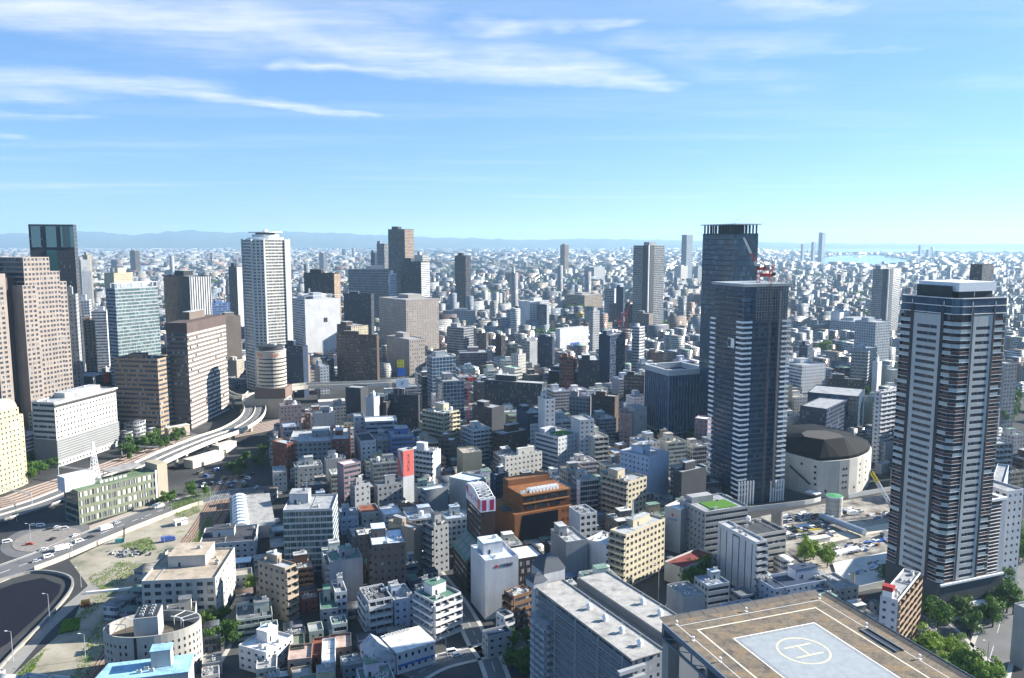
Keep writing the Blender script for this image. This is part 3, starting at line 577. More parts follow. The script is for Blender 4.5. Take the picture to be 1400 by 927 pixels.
 ('apartment_building',-3.4,323.1,35,6.2,5,11.1,'gridS','balc',(0.74,0.74,0.74),'',3.5,3.4,(0.06,0.064,0.073),'little white block in front of the brown banded balcony block',None,None,None),
 ('office_building',-9.8,308.1,25,6.1,11,10,'gridS','gridS',(0.42,0.43,0.43),'',3.5,3.4,(0.035,0.055,0.1),'low curved corner building at the street corner',None,None,None),
 ('office_building',27.2,385,20,20,11.9,20.2,'blank','blank',(0.42,0.43,0.43),'p',3.5,3.4,(0.42,0.43,0.43),'low grey dark sided block behind the dome topped roof',None,None,None),
 ('apartment_building',47.3,383.8,48,12.6,14.9,19.2,'blank','balc',(0.74,0.74,0.74),'a',3.5,3.4,(0.74,0.74,0.74),'white balconied block with blank left wall',None,None,None),
 ('apartment_building',55.6,374.4,45,9.8,33.5,28.1,'balc','grid',(0.6,0.53,0.38),'pm',3.5,3.4,(0.42,0.43,0.43),'cream orange apartment block with rows of balconies',None,None,None),
 ('apartment_building',37.2,420,22,14,10.4,22.5,'blank','grid',(0.74,0.74,0.74),'aa',3.5,3.4,(0.33,0.34,0.35),'small white block with cluttered roof right of the orange stepped office',None,None,None),
 ('sign_tower',92.2,419.8,48,10.3,14.7,24.9,'blank','blank',(0.6,0.585,0.53),'',3.5,3.4,(0.74,0.74,0.74),'off-white block with small red and blue sign marks','building',None,None),
 ('office_building',84.4,376.6,40,11.6,27.6,10,'blank','gridS',(0.6,0.585,0.53),'',3.5,3.4,(0.2,0.05,0.045),'low building with dark red and pink flat roof',None,None,None),
 ('office_building',102.7,408.8,22,24,28,27.5,'gridS','rib',(0.42,0.43,0.43),'g',3.5,3.4,(0.33,0.34,0.35),'pale grey block with glazed bays and a glass roof garden',None,None,None),
 ('office_building',116.1,364.7,22,29.4,6.8,28.1,'finw','balc',(0.74,0.74,0.74),'a',3.5,5.2,(0.42,0.43,0.43),'white building with black vertical slits on its left wall',None,None,None),
 ('office_building',123.7,392,22,20,20.9,21.2,'blank','rib',(0.6,0.585,0.53),'t',3.5,3.4,(0.06,0.064,0.073),'sand coloured wing behind the white black slit building',None,None,None),
 ('office_building',103.5,471.8,35,7,22.2,30.6,'grid','blank',(0.06,0.064,0.073),'p',3.5,3.4,(0.33,0.34,0.35),'dark block with white framed windows below the blue glass office',None,None,None),
 ('office_building',121.9,353.1,20,14,33,10,'gridS','gridS',(0.55,0.65,0.8),'aap',3.5,3.4,(0.035,0.055,0.1),'low sky blue building with cluttered dark roof by the site fence',None,None,None),
 ('office_building',152.3,353.1,20,16,11,10,'gridS','gridS',(0.6,0.585,0.53),'aa',3.5,3.4,(0.33,0.34,0.35),'small beige building at the corner of the construction site',None,None,None),
 ('apartment_building',152.6,300,50,6.6,35.1,29.4,'gridS','balc',(0.74,0.74,0.74),'haa',3.2,3.4,(0.33,0.34,0.35),'small white banded block with red hut on its roof, beside the tall brick tower',None,None,(0.4,0.29,0.2)),
 ('office_building',73.6,325,20,14,10.7,19,'blank','blank',(0.42,0.43,0.43),'aa',3.5,3.4,(0.33,0.34,0.35),'low grey block with roof units behind the helipad',None,None,None),
 ('office_building',153,610,60,10.6,12,32.4,'gridS','blank',(0.3,0.22,0.24),'',3.5,3.4,(0.74,0.74,0.74),'reddish brown block left of the tower under construction',None,None,None),
 ('office_building',305.5,690,60,42.9,44.8,34.8,'glass','glass',(0.035,0.055,0.1),'',3.5,3.4,(0.33,0.34,0.35),'dark glass block with curved lower front behind the arena',None,None,None),
 ('office_building',261.6,650,50,22.1,88.6,32.2,'ribd','ribd',(0.035,0.055,0.1),'',3.5,3.4,(0.33,0.34,0.35),'lower curved wing of the dark glass block behind the arena',None,None,None),
 ('office_building',359.1,800,75,34.3,9,30.8,'grid','grid',(0.105,0.07,0.055),'p',3.5,3.4,(0.33,0.34,0.35),'row of brown apartments behind the dark glass block',None,None,None),
 ('office_building',302.2,820,25,30,33.3,42.3,'rib','gridS',(0.74,0.74,0.74),'p',3.5,3.4,(0.33,0.34,0.35),'white rambling block right of the tower under construction',None,None,None),
 ('apartment_building',383.9,850,55,17.3,51,52.6,'balc','balc',(0.42,0.43,0.43),'p',3.5,3.4,(0.33,0.34,0.35),'white and dark pair of apartment slabs left of the brick tower',None,None,None),
 ('office_building',385.5,830,45,5.3,11.5,44.3,'blank','blank',(0.74,0.74,0.74),'p',3.5,3.4,(0.33,0.34,0.35),'plain white small block beside the apartment slabs',None,None,None),
 ('office_building',337.1,900,55,9.5,22.7,52.9,'rib','rib',(0.035,0.055,0.1),'p',3.5,3.4,(0.33,0.34,0.35),'dark blue block near the park trees',None,None,None),
 ('apartment_building',601.4,1366.5,42,53.5,82.6,32.4,'grid','grid',(0.42,0.47,0.52),'p',3.5,3.4,(0.33,0.34,0.35),'large blue grey hospital like block below the far right tower',None,None,None),
 ('office_building',582.1,1408.7,50,15.8,52.4,45,'blank','blank',(0.74,0.74,0.74),'p',3.5,3.4,(0.33,0.34,0.35),'white blank tower block left of the large blue grey block',None,None,None),
 ('tower',686.3,1453.6,55,27.5,125.2,120.5,'balc','balc',(0.33,0.34,0.35),'vp',3.5,4,(0.33,0.34,0.35),'striped balconied tower left of the brick tower top',None,None,None),
 ('office_building',712,3368.3,50,31.2,60.5,68.1,'grid','grid',(0.6,0.585,0.53),'p',3.5,3.4,(0.33,0.34,0.35),'white gridded block far left of the green glass tower',None,None,None),
 ('office_building',769.9,3308.2,50,17.2,37.4,66.8,'grid','grid',(0.33,0.34,0.35),'p',3.5,3.4,(0.33,0.34,0.35),'pale grey block hugging the green glass tower left edge',None,None,None),
 ('tower',2512.8,6500,45,31.3,64.1,243.4,'fin','fin',(0.42,0.47,0.52),'p',3.5,3.4,(0.33,0.34,0.35),'tallest far tower on the bay shore',None,None,None),
 ('tower',2480.2,6600,45,16,42.5,168.9,'fin','fin',(0.42,0.47,0.52),'',3.5,3.4,(0.33,0.34,0.35),'shorter far tower left of the tallest on the bay shore',None,None,None),
 ('tower',2428.5,6700,45,14.8,42.3,150.1,'fin','fin',(0.42,0.47,0.52),'m',3.5,3.4,(0.33,0.34,0.35),'small far tower with a mast on the bay shore',None,None,None),
 ('tower',4076,8000,45,19.5,60.2,136.8,'fin','fin',(0.42,0.47,0.52),'',3.5,3.4,(0.33,0.34,0.35),'dark slab tower beyond the bay',None,None,None),
 ('tower',4262,8200,45,27.1,97.7,91.8,'fin','fin',(0.33,0.34,0.35),'',3.5,3.4,(0.33,0.34,0.35),'rounded pair of towers beyond the bay',None,None,None),
 ('tower',4202.1,7900,45,24.2,79.4,81.6,'fin','fin',(0.33,0.34,0.35),'',3.5,3.4,(0.33,0.34,0.35),'tower with dark crown beyond the bay, rightmost',None,None,None),
 ('tower',529.6,900,40,12.6,34.8,144.9,'balc','balc',(0.06,0.064,0.073),'',3.5,3.4,(0.33,0.34,0.35),'dark tower peeking over the brick tower roof',None,None,None),
 ('apartment_building',282.1,600,32,5,25.7,56.1,'gridS','balc',(0.74,0.74,0.74),'aa',3.5,3.4,(0.33,0.34,0.35),'bright white cluttered block left of the brick tower waist',None,None,None),
 ('office_building',288,600,35,5.4,14.7,16.8,'gridS','blank',(0.74,0.74,0.74),'',3.5,3.4,(0.33,0.34,0.35),'small white block with a curved roof left of the brick tower',None,None,None),
 ('office_building',301.7,640,35,6.6,22.8,20.1,'blank','blank',(0.3,0.22,0.24),'',3.5,3.4,(0.33,0.34,0.35),'pinkish low block behind the arena',None,None,None),
 ('house',271.5,569.5,40,5,13.5,7.5,'blank','gridS',(0.58,0.6,0.62),'',3.5,3.4,(0.33,0.34,0.35),'grey gabled shed right of the arena',None,None,None),
 ('apartment_building',298.5,480,15,18,12.8,46.2,'gridS','balc',(0.42,0.43,0.43),'a',3.5,3.4,(0.33,0.34,0.35),'white balconied block right of the brick tower waist',None,None,None),
 ('office_building',254.3,400,55,5.5,44.4,45.3,'blank','rib',(0.55,0.65,0.8),'',3.5,3.4,(0.33,0.34,0.35),'pale sloping roofed building right of the brick tower',None,None,None),
 ('apartment_building',237.7,370,20,18,10.6,51.4,'grid','gridS',(0.74,0.74,0.74),'',3.5,3.4,(0.33,0.34,0.35),'white block with small balconies on the right edge',None,None,None),
 ('office_building',438.4,700,20,20,15.1,62.7,'blank','grid',(0.33,0.34,0.35),'p',3.5,3.4,(0.33,0.34,0.35),'grey mid-rise right of the brick tower upper half',None,None,None),
 ('office_building',204.4,300,20,6,12,25.5,'blank','gridS',(0.42,0.43,0.43),'',3.5,3.4,(0.33,0.34,0.35),'low block cut by the right edge of the picture',None,None,None),
 ('office_building',-243.7,900,30,12.2,17.5,22.2,'gridS','balc',(0.6,0.585,0.53),'aa',3.5,3.4,(0.33,0.34,0.35),'white stepped block above the elevated road near the round banded tower',None,None,None),
 ('office_building',-238.8,900,45,18.9,9,41.9,'gridS','blank',(0.5,0.37,0.31),'p',3.5,3.4,(0.33,0.34,0.35),'pinkish slim block right of the navy building',None,None,None),
 ('office_building',-214.8,880,30,22.2,10.4,31.9,'grid','grid',(0.42,0.47,0.52),'p',3.5,3.4,(0.33,0.34,0.35),'grey green small block above the elevated road',None,None,None),
 ('office_building',7.4,920,45,11.6,12.7,39.6,'gridS','gridS',(0.6,0.585,0.53),'p',3.5,3.4,(0.33,0.34,0.35),'off-white low block right of the mauve office',None,None,None),
 ('apartment_building',22,980,50,12.1,15.2,47.7,'grid','blank',(0.33,0.34,0.35),'p',3.5,3.4,(0.33,0.34,0.35),'grey slab between two dark blocks in the centre',None,None,None),
 ('apartment_building',51.2,1000,60,21.7,6.3,50.1,'grid','grid',(0.035,0.055,0.1),'p',3.5,3.4,(0.33,0.34,0.35),'dark low block left of the bright white blank wall',None,None,None),
 ('apartment_building',-14.2,1050,55,10,9.5,45.3,'blank','grid',(0.045,0.034,0.032),'p',3.5,3.4,(0.33,0.34,0.35),'dark brown small block right of the mauve office',None,None,None),
 ('apartment_building',-35.9,1100,55,16.6,5,43.4,'grid','grid',(0.19,0.155,0.135),'p',3.5,3.4,(0.33,0.34,0.35),'taupe block behind the mauve office',None,None,None),
 ('office_building',2.8,840,45,15.9,11.6,36.2,'blank','rib',(0.6,0.585,0.53),'',3.5,3.4,(0.25,0.5,0.35),'low building with a mint green roof',None,None,None),
 ('office_building',-14.5,790,40,7.6,12.9,37.4,'gridS','gridS',(0.74,0.74,0.74),'p',3.5,3.4,(0.33,0.34,0.35),'white low block left of the mint green roof',None,None,None),
 ('office_building',459.2,1000,30,30.2,30.3,69.3,'grid','grid',(0.42,0.47,0.52),'p',3.5,3.4,(0.42,0.43,0.43),'blue grey long slab with white roof units below the striped balconied tower',None,None,None),
]
# light and air settings
HAZE = 4.6e-5; SUN_S = 5.0; SKY_S = .052; AIR = 1.0; OZ = 3.5; SKYTINT = (.66,.85,1.16); SKYBASE = (2.1,4.0,6.6); CLOUD = (6.4,6.8,7.3); EXPO = 1.62
# ------------------------------------------------------------------ signs with lettering
def text(s, parent, origin, right, up, size, mat, name='lettering', stretch=1.0, vertical=False):
    """flat raised lettering; origin = its centre, in the parent's space"""
    right = Vector(right).normalized(); up = Vector(up).normalized(); n = right.cross(up)
    cu = bpy.data.curves.new(name, 'FONT'); cu.body = '\n'.join(s) if vertical else s; cu.size = size; cu.extrude = .04
    cu.align_x = 'CENTER'; cu.align_y = 'CENTER'; cu.space_line = .95 if vertical else 1
    cu.materials.append(mat); o = obj(name, cu, parent)
    bpy.context.view_layer.update(); me = bpy.data.meshes.new_from_object(o); bpy.data.objects.remove(o); o = obj(name, me, parent)
    o.matrix_local = Matrix((( right.x*stretch, up.x, n.x, origin[0]), (right.y*stretch, up.y, n.y, origin[1]), (right.z*stretch, up.z, n.z, origin[2]), (0,0,0,1)))
    return o
def ring(root, c, right, r, w, mat, name='logo', part=(0, 1), n=28):
    """flat ring standing in the plane of right and up"""
    right = Vector(right).normalized(); Z = Vector((0,0,1)); nn = right.cross(Z); b = MB(); c = Vector(c)
    for k in range(n):
        a0 = 2*math.pi*(part[0]+(part[1]-part[0])*k/n); a1 = 2*math.pi*(part[0]+(part[1]-part[0])*(k+1)/n)
        p = lambda a, q, o: c+right*math.cos(a)*q+Z*math.sin(a)*q+nn*o
        b.q([p(a0,r-w,.08),p(a0,r,.08),p(a1,r,.08),p(a1,r-w,.08)], mat); b.q([p(a0,r,0),p(a1,r,0),p(a1,r,.08),p(a0,r,.08)], mat)
    return b.build(name, root)
UX, UY, UZ = Vector((1,0,0)), Vector((0,1,0)), Vector((0,0,1))

B = {}      # landmark buildings by first words of their label
for r in ROWS:
    o = building(r); B[r[14]] = (o, r)
def find(s):
    for k in B:
        if s in k: return B[k]
    raise KeyError(s)

# --- vertical red and white sign on the slender tower
o, r = find('slender pale tower'); L, R, h = r[4:7]
b = MB(); b.q([(.2,-.12,h*.52),(R-.2,-.12,h*.52),(R-.2,-.12,h-.3),(.2,-.12,h-.3)], M('signred')); b.q([(.2,-.12,h-.3),(R-.2,-.12,h-.3),(R-.2,0,h-.3),(.2,0,h-.3)], M('signred')); sg = b.build('sign_panel', o)
b = MB(); b.q([(-.12,L-.2,h-1),(-.12,.3,h*.52),(-.12,L-.2,h*.52)], M('signred')); b.q([(-.12,L*.5,h-1),(-.12,.4,h-1),(-.12,.4,h*.72)], M('signred')); b.build('sign_panel', o)
text('モリタビル', sg, (R*.5,-.16,h*.76), UX, UZ, 2.5, M('ink'), vertical=True)
# --- green ring logo
o, r = find('green ring logo'); L, R, h = r[4:7]
ring(o, (R*.62,-.02,h-9), UX, 2.0, .5, M('green')); ring(o, (R*.62,-.02,h-9), UX, 1.0, .4, M('green'), part=(-.1,.75))
# --- small marks on the off-white box
o, r = find('small red and blue sign marks'); L, R, h = r[4:7]
ring(o, (R*.5,-.02,h-4.5), UX, .7, .7, M('red')); text('協和会', o, (R*.5,-.08,h-6.6), UX, UZ, 1.3, M('steel'))
ring(o, (-.02,L*.5,h-4), -UY, .8, .8, M('red')); text('共立会館', o, (-.08,L*.5,h-6.6), -UY, UZ, 1.4, M('blue'))
o, r = find('black vertical slits'); L, R, h = r[4:7]
text('大阪研究所', o, (-.1,L*.5,h-2.2), -UY, UZ, 1.1, M('ink'))
# --- tall blank white building: lettering
o, r = find('tall blank white building'); L, R, h = r[4:7]
ring(o, (R*.33,-.02,h-3.6), UX, .75, .75, M('red')); text('大阪製薬', o, (R*.63,-.1,h-3.6), UX, UZ, 1.7, M('ink'))
# --- orange sign on black building, blue wall picture, roof boards
o, r = find('low black building'); L, R, h = r[4:7]
b = MB(); b.box((R*.62,-.35), (1,0), 4.2, .25, h-9, h+.5, M('orange' if 0 else 'signorange') if 0 else plain('orange_red_sign', (.75,.13,.05), .5)); sg = b.build('sign_panel', o)
text('ア', sg, (R*.62,-.66,h-4.3), UX, UZ, 7, M('red'))
o, r = find('bright white blank walled'); L, R, h = r[4:7]
b = MB(); b.q([(R*.36,-.1,h-37),(R*.68,-.1,h-37),(R*.68,-.1,h-23),(R*.36,-.1,h-23)], plain('blue_mural', (.03,.10,.34), .5, .3, 0, .4, .4)); b.q([(R*.36,-.1,h-23),(R*.68,-.1,h-23),(R*.68,0,h-23),(R*.36,0,h-23)], M('blue')); b.build('wall_picture', o)
o, r = find('slender') if 0 else find('dark banded office carrying'); L, R, h = r[4:7]
def roof_board(px0, px1, py0, py1, D, lab, mat, words, wm, size, base_z):
    A = at(px0, py1, D); Bp = at(px1, py0, D); w = Bp.x-A.x; hh = at(px0, py0, D).z-A.z
    t = thing('roof_sign', lab, 'sign', (A.x, A.y, base_z), 0)
    z = A.z-base_z
    b = MB(); b.box((w/2,.15), (1,0), w/2, .15, z, z+hh, mat); p = b.build('board', t)
    for k, wd in enumerate(words): text(wd, p, (w/2,-.08,z+hh*(1-(k+.5)/len(words))), UX, UZ, size, wm)
    b = MB()
    for x in (w*.15, w*.5, w*.85): b.bar((x,.5,0), (x,.5,z+hh*.9), .12, M('metal')); b.bar((x,2.2,0), (x,.5,z+hh*.7), .09, M('metal'))
    b.build('support_frame', t); return t
h = r[6]
roof_board(541.5, 559, 518, 530, 682, 'white roof board with dark blue lettering on the dark banded office', M('white'), ['JF'], M('blue'), 4, h-.9)
t = roof_board(543, 552, 492, 502, 690, 'yellow over blue sign panel mast standing above the white roof board', M('yellow'), ['マー','クス'], M('ink'), 2.6, h-.9)
b = MB(); A = at(541, 514, 690); b.box((3.6,.1), (1,0), 3.4, .15, A.z-h+.9, A.z-h+.9+7, M('blue')); b.build('board', t)
# --- the framed sign crown of the brown tower and its green glass roofs
Pc = at(657.4, 699.5, 372); a = R_(20); u = Vector((math.cos(a), math.sin(a))); v = Vector((-u.y,u.x))
hT = Pc.z; row = ('office_building', Pc.x, Pc.y, 20, 24, 7.2, round(hT,1), 'rib', 'blank', (.085,.05,.045), '', 3.4, 4.2, (.2,.2,.2), 'dark brown office tower topped by a white arched sign frame with magenta blocks', None, None, None)
o = building(row); B[row[14]] = (o, row)
fr = MB(); cw = M('white'); n = 10; L, R = 24, 7.2; hs = 8.5
prof = [(k/n*L, hT+ .2 + hs*math.sqrt(max(0, 1-(((k/n)-.62)/.68)**2))) for k in range(n+1)]
prof = [(y, max(hT+6.0, z)) for y, z in prof]
for x in (-.1, R+.1):
    for k in range(n): fr.bar((x, *prof[k]), (x, *prof[k+1]), .22, cw)
    for k in (0, n): fr.bar((x, prof[k][0], hT-.5), (x, *prof[k]), .22, cw)
for k in range(n+1):
    fr.bar((-.1, *prof[k]), (R+.1, *prof[k]), .14, cw)
    if k < n: fr.bar((-.1, *prof[k]), (R+.1, *prof[k+1]), .1, cw); fr.bar((R+.1, *prof[k]), (-.1, *prof[k+1]), .1, cw)
fr.build('sign_frame', o)
sp = MB()
for k in range(n): sp.q([(-.25,prof[k+1][0],hT-.4),(-.25,prof[k][0],hT-.4),(-.25,prof[k][0],prof[k][1]),(-.25,prof[k+1][0],prof[k+1][1])], plain('sign_white_pink', (.72,.62,.64), .5))
sp.q([(0,-.25,hT-.4),(R,-.25,hT-.4),(R,-.25,prof[0][1]),(0,-.25,prof[0][1])], cw); sgn = sp.build('sign_panel', o)
mg = MB()
for x0 in (.5, 4.4): mg.q([(x0,-.3,hT+.2),(x0+2.3,-.3,hT+.2),(x0+2.3,-.3,prof[0][1]-.5),(x0,-.3,prof[0][1]-.5)], M('magenta'))
mg.q([(-.3,4.5,hT+.3),(-.3,.6,hT+.3),(-.3,.6,hT+5.4),(-.3,4.5,prof[1][1]-.8)], M('signred')); mg.q([(-.3,L-.5,hT+4),(-.3,L-4,hT+4),(-.3,L-4,hT+7),(-.3,L-.5,hT+7)], M('magenta'))
mg.build('sign_block', o); text('モンセンター', sgn, (-.34,L*.52,hT+3.3), -UY, UZ, 3.4, M('magenta'))
# green sloping glass roofs stepping down in front
def sloped(P, L, R, h0, h1, lab):
    """wing whose green roof falls from a ridge on its right side to a low eave on its left"""
    t = thing('office_wing', lab, 'office building', (P.x, P.y, 0), R_(20)); foot(P, u, v, L, R, h1)
    w = MB(); W = wallmat()
    wall_face(None, UX*0, UX, -UY, R, 0, h0, 'ribd', True, 3.4, 3, None, w, t, 400, (0,0,0))
    wall_face(None, UY*L, -UY, -UX, L, 0, h0, 'rib', True, 3.3, 3.2, None, w, t, 400, (0,0,0))
    w.q([(0,0,h0),(R,0,h0),(R,0,h1)], W); w.q([(R,L,h0),(0,L,h0),(R,L,h1)], W); w.q([(R,L,0),(0,L,0),(0,L,h0),(R,L,h0)], W); w.q([(R,0,0),(R,L,0),(R,L,h1),(R,0,h1)], W)
    w.build('wall', t, color=(.09,.06,.05)); flush_extra(t)
    gm = plain('green_roof_metal', (.05,.17,.13), .5, .3); g = MB(); g.q([(-.4,-.4,h0),(R,-.4,h1+.25),(R,L+.3,h1+.25),(-.4,L+.3,h0)], gm); g.q([(-.4,-.4,h0-.3),(-.4,-.4,h0),(-.4,L+.3,h0),(-.4,L+.3,h0-.3)], gm); rf = g.build('roof', t)
    zz = lambda x: h0+(h1+.25-h0)*(x+.4)/(R+.4)+.1; n = max(2, round(L/5.5))
    for i in range(2):
        for j in range(n):
            s = MB(); y0, y1 = L*(j+.12)/n, L*(j+.88)/n; x0, x1 = R*(.08+.46*i), R*(.08+.46*i+.36)
            s.q([(x0,y0,zz(x0)),(x1,y0,zz(x1)),(x1,y1,zz(x1)),(x0,y1,zz(x0))], glassmat('ribd')); s.build('skylight', rf)
    return t
Q = Vector((Pc.x, Pc.y)) - u*7.4
sloped(Q, 24, 7.3, 16.5, 23, 'brown wing with a green sloping glass roof against the magenta sign tower')
Q2 = Vector((Pc.x, Pc.y)) - u*4.4 - v*8.6
sloped(Q2, 8.3, 6.3, 12.5, 18.5, 'small brown wing with lower green sloping roof beside the blank white lettered building')

# --- shop building with a gable roof and a flat half
def shop():
    a = R_(32)
    t = thing('shop_building', 'white shop building, half gable roofed, half flat, blue strip above its windows', 'shop', (-53.5,292,0), a)
    foot(Vector((-53.5,293)), Vector((math.cos(a),math.sin(a))), Vector((-math.sin(a),math.cos(a))), 15, 26, 11)
    w = MB(); wall_face(None, UX*0, UX, -UY, 9, 0, 8, 'gridS', True, 4, 3, None, w, t, 300, (0,0,0))
    wall_face(None, UY*15, -UY, -UX, 15, 0, 8, 'gridS', True, 4, 5, None, w, t, 300, (0,0,0))
    W = wallmat(); w.q([(0,0,8),(9,0,8),(4.5,0,11.5)], W); w.q([(9,15,8),(0,15,8),(4.5,15,11.5)], W); w.q([(9,15,0),(0,15,0),(0,15,8),(9,15,8)], W); w.q([(9,0,8),(9,15,8),(9,15,9),(9,0,9)], W)
    wall_face(None, UX*9.05-UY*.5, UX, -UY, 17, 0, 9, 'gridS', True, 4.2, 3, None, w, t, 300, (0,0,0))
    w.q([(26,-.5,0),(26,15,0),(26,15,9),(26,-.5,9)], W); w.q([(26,15,0),(9,15,0),(9,15,9),(26,15,9)], W)
    w.build('wall', t, color=(.72,.74,.76)); flush_extra(t)
    g = MB(); g.q([(-.4,-.4,7.8),(4.5,-.4,11.7),(4.5,15.4,11.7),(-.4,15.4,7.8)], roofmat()); g.q([(4.5,-.4,11.7),(9.3,-.4,8.2),(9.3,15.4,8.2),(4.5,15.4,11.7)], roofmat()); g.build('gable_roof', t, color=(.36,.40,.44))
    g = MB(); g.box((17.6,7.2), (1,0), 8.7, 8.0, 9.0, 9.35, roofmat()); g.build('flat_roof', t, color=(.74,.74,.72))
    g = MB(); g.box((17.6,-.75), (1,0), 8, .12, 3.1, 4.0, M('blue')); g.build('fascia', t)
    for k in range(7): ac_unit(t, 11+k*1.6, 13.6, 9.35, UX, .8)
shop()

o, r = find('white nearly windowless box'); L, R, h = r[4:7]
b = MB(); b.box((R*.58,-.15), (1,0), 2.6, .15, h-33, h-27, M('dark')); b.build('square_opening', o)
b = MB(); b.box((R*.45,L*.35), (1,0), R*.12, L*.15, h-.9, h+8, M('metal')); b.lattice((R*.3,L*.4,h-.9), (R*.3,L*.4,h+14), 2.2, 7, .2, M('metal'), 1.2); b.build('roof_plant', o)
o, r = find('white louvred crown'); L, R, h = r[4:7]
b = MB(); fm = plain('pale_blue_fin', (.16,.24,.33), .45, .4)
for x in np.arange(.2, R, 3.1): b.box((x,-.3), (1,0), .13, .3, 7, h-.5, fm)
for y in np.arange(.2, L, 3.1): b.box((-.3,y), (0,1), .13, .3, 7, h-.5, fm)
b.box((R/2,-.6), (1,0), R/2+1, .8, 6.2, 6.8, M('metal')); b.box((-.6,L/2), (0,1), L/2+1, .8, 6.2, 6.8, M('metal')); b.build('mullion_fin', o)
# --- pink stepped tower, far left
def box_on(t, name, P, a, x0, x1, y0, y1, z0, z1, sr, sl, col, roof=True, fh=3.9, bay=3.6, det=True):
    w = MB(); o = UX*x0+UY*y0; R, L = x1-x0, y1-y0
    def lift(m, k0):
        for i in range(k0, len(m.v)): m.v[i] = (m.v[i][0], m.v[i][1], m.v[i][2])
    wall_face(None, o, UX, -UY, R, z0, z1, sr, det and sr != 'blank', fh, bay, None, w, t, 600, col)
    wall_face(None, o+UY*L, -UY, -UX, L, z0, z1, sl, det and sl != 'blank', fh, bay, None, w, t, 600, col)
    wall_face(None, o+UX*R, UY, UX, L, z0, z1, sl, False, fh, bay, None, w, t, 600, col)
    wall_face(None, o+UX*R+UY*L, -UX, UY, R, z0, z1, sr, False, fh, bay, None, w, t, 600, col)
    w.q([o+UZ*z1, o+UX*R+UZ*z1, o+UX*R+UY*L+UZ*z1, o+UY*L+UZ*z1], roofmat())
    return w.build(name, t, color=col)
def pink():
    P = at(31, 352, 640); A = 72; a = R_(A); t = thing('tower', 'pink stone tower stepping up in tiers with rows of square windows, far left', 'tower', (P.x,P.y,0), a)
    u = Vector((math.cos(a),math.sin(a))); v = Vector((-u.y,u.x)); foot(Vector((P.x,P.y))-u*30, u, v, 60, 75, P.z)
    w1 = wid(P, a, 0, 66.8); w2 = wid(at(31,372,640), a, 0, 80.3); w3 = wid(at(31,386,640), a, 0, 90)
    z1 = P.z; z2 = at(66, 371, 640+w1*.9).z; z3 = at(78, 385, 640+w2*.9).z
    c = (.335,.285,.25)
    box_on(t, 'main_block', P, a, 0, w1, 0, 34, 0, z1, 'grid', 'ribd', c)
    box_on(t, 'shoulder_block', P, a, w1, w2, .6, 30, 0, z2, 'grid', 'blank', c)
    box_on(t, 'shoulder_block', P, a, w2, w3, 1.4, 26, 0, z3, 'grid', 'blank', c)
    box_on(t, 'bay_block', P, a, -3.5, w1*.35, -1.5, 20, 0, at(28,390,640).z, 'grid', 'blank', c)
    box_on(t, 'rear_block', P, a, -10, 20, 34, 58, 0, z1-.6, 'rib', 'rib', (.2,.14,.13))
    box_on(t, 'fin_block', P, a, -17, -10, 8, 30, 0, at(18,374,632).z, 'blank', 'rib', c)
    box_on(t, 'fin_block', P, a, -26, -17, 2, 26, 0, at(5,391,625).z, 'grid', 'rib', c)
    box_on(t, 'link_block', P, a, -10, 0, 10, 34, 0, z1-16, 'blank', 'ribd', (.12,.09,.09)); flush_extra(t)
pink()
# crown corner glazing of the dark tall tower
o, r = find('dark tall tower'); L, R, h = r[4:7]
for y0, y1 in ((L-10, L-2), (L-24, L-15), (L-40, L-28), (3, 10)):
    b = MB(); b.box((-.35,(y0+y1)/2), (0,1), (y1-y0)/2, .3, h-23, h-2, plain('crown_glass', (.10,.20,.22), .12, .7)); b.build('corner_glazing', o)
b = MB(); b.box((-.3,L*.52), (0,1), 4.5, .28, 0, h-26, plain('teal_glass', (.01,.09,.09), .12, .7)); b.build('glass_strip', o)
# yellow building with barrel roof
def yellow():
    a = R_(78); P = at(-14, 566, 520); t = thing('office_building', 'yellow stone building with a barrel shaped pale roof on the left edge', 'office building', (P.x,P.y,0), a)
    u = Vector((math.cos(a),math.sin(a))); v = Vector((-u.y,u.x)); foot(Vector((P.x,P.y)), u, v, 30, 40, P.z)
    R = wid(P, a, 0, 25); c = (.60,.53,.33); z = P.z
    box_on(t, 'wall', P, a, 0, R, 0, 26, 0, z, 'gridS', 'gridS', c, fh=3.6, bay=3.6)
    box_on(t, 'wall_wing', P, a, R, R+5, 1.5, 24, 0, z-6, 'gridS', 'blank', c, fh=3.6, bay=3); flush_extra(t)
    b = MB(); n = 12; cx, rr = R*.55, R*.42
    for k in range(n):
        a0, a1 = math.pi*k/n, math.pi*(k+1)/n; p = lambda q, y: (cx+rr*math.cos(q), y, z+rr*.75*math.sin(q))
        b.q([p(a0,.5), p(a0,24), p(a1,24), p(a1,.5)], plain('pale_green_metal', (.5,.6,.48), .5)); b.q([p(a0,.5), p(a1,.5), (cx,.5,z)], wallmat())
    b.build('barrel_roof', t, color=(.62,.55,.35))
yellow()
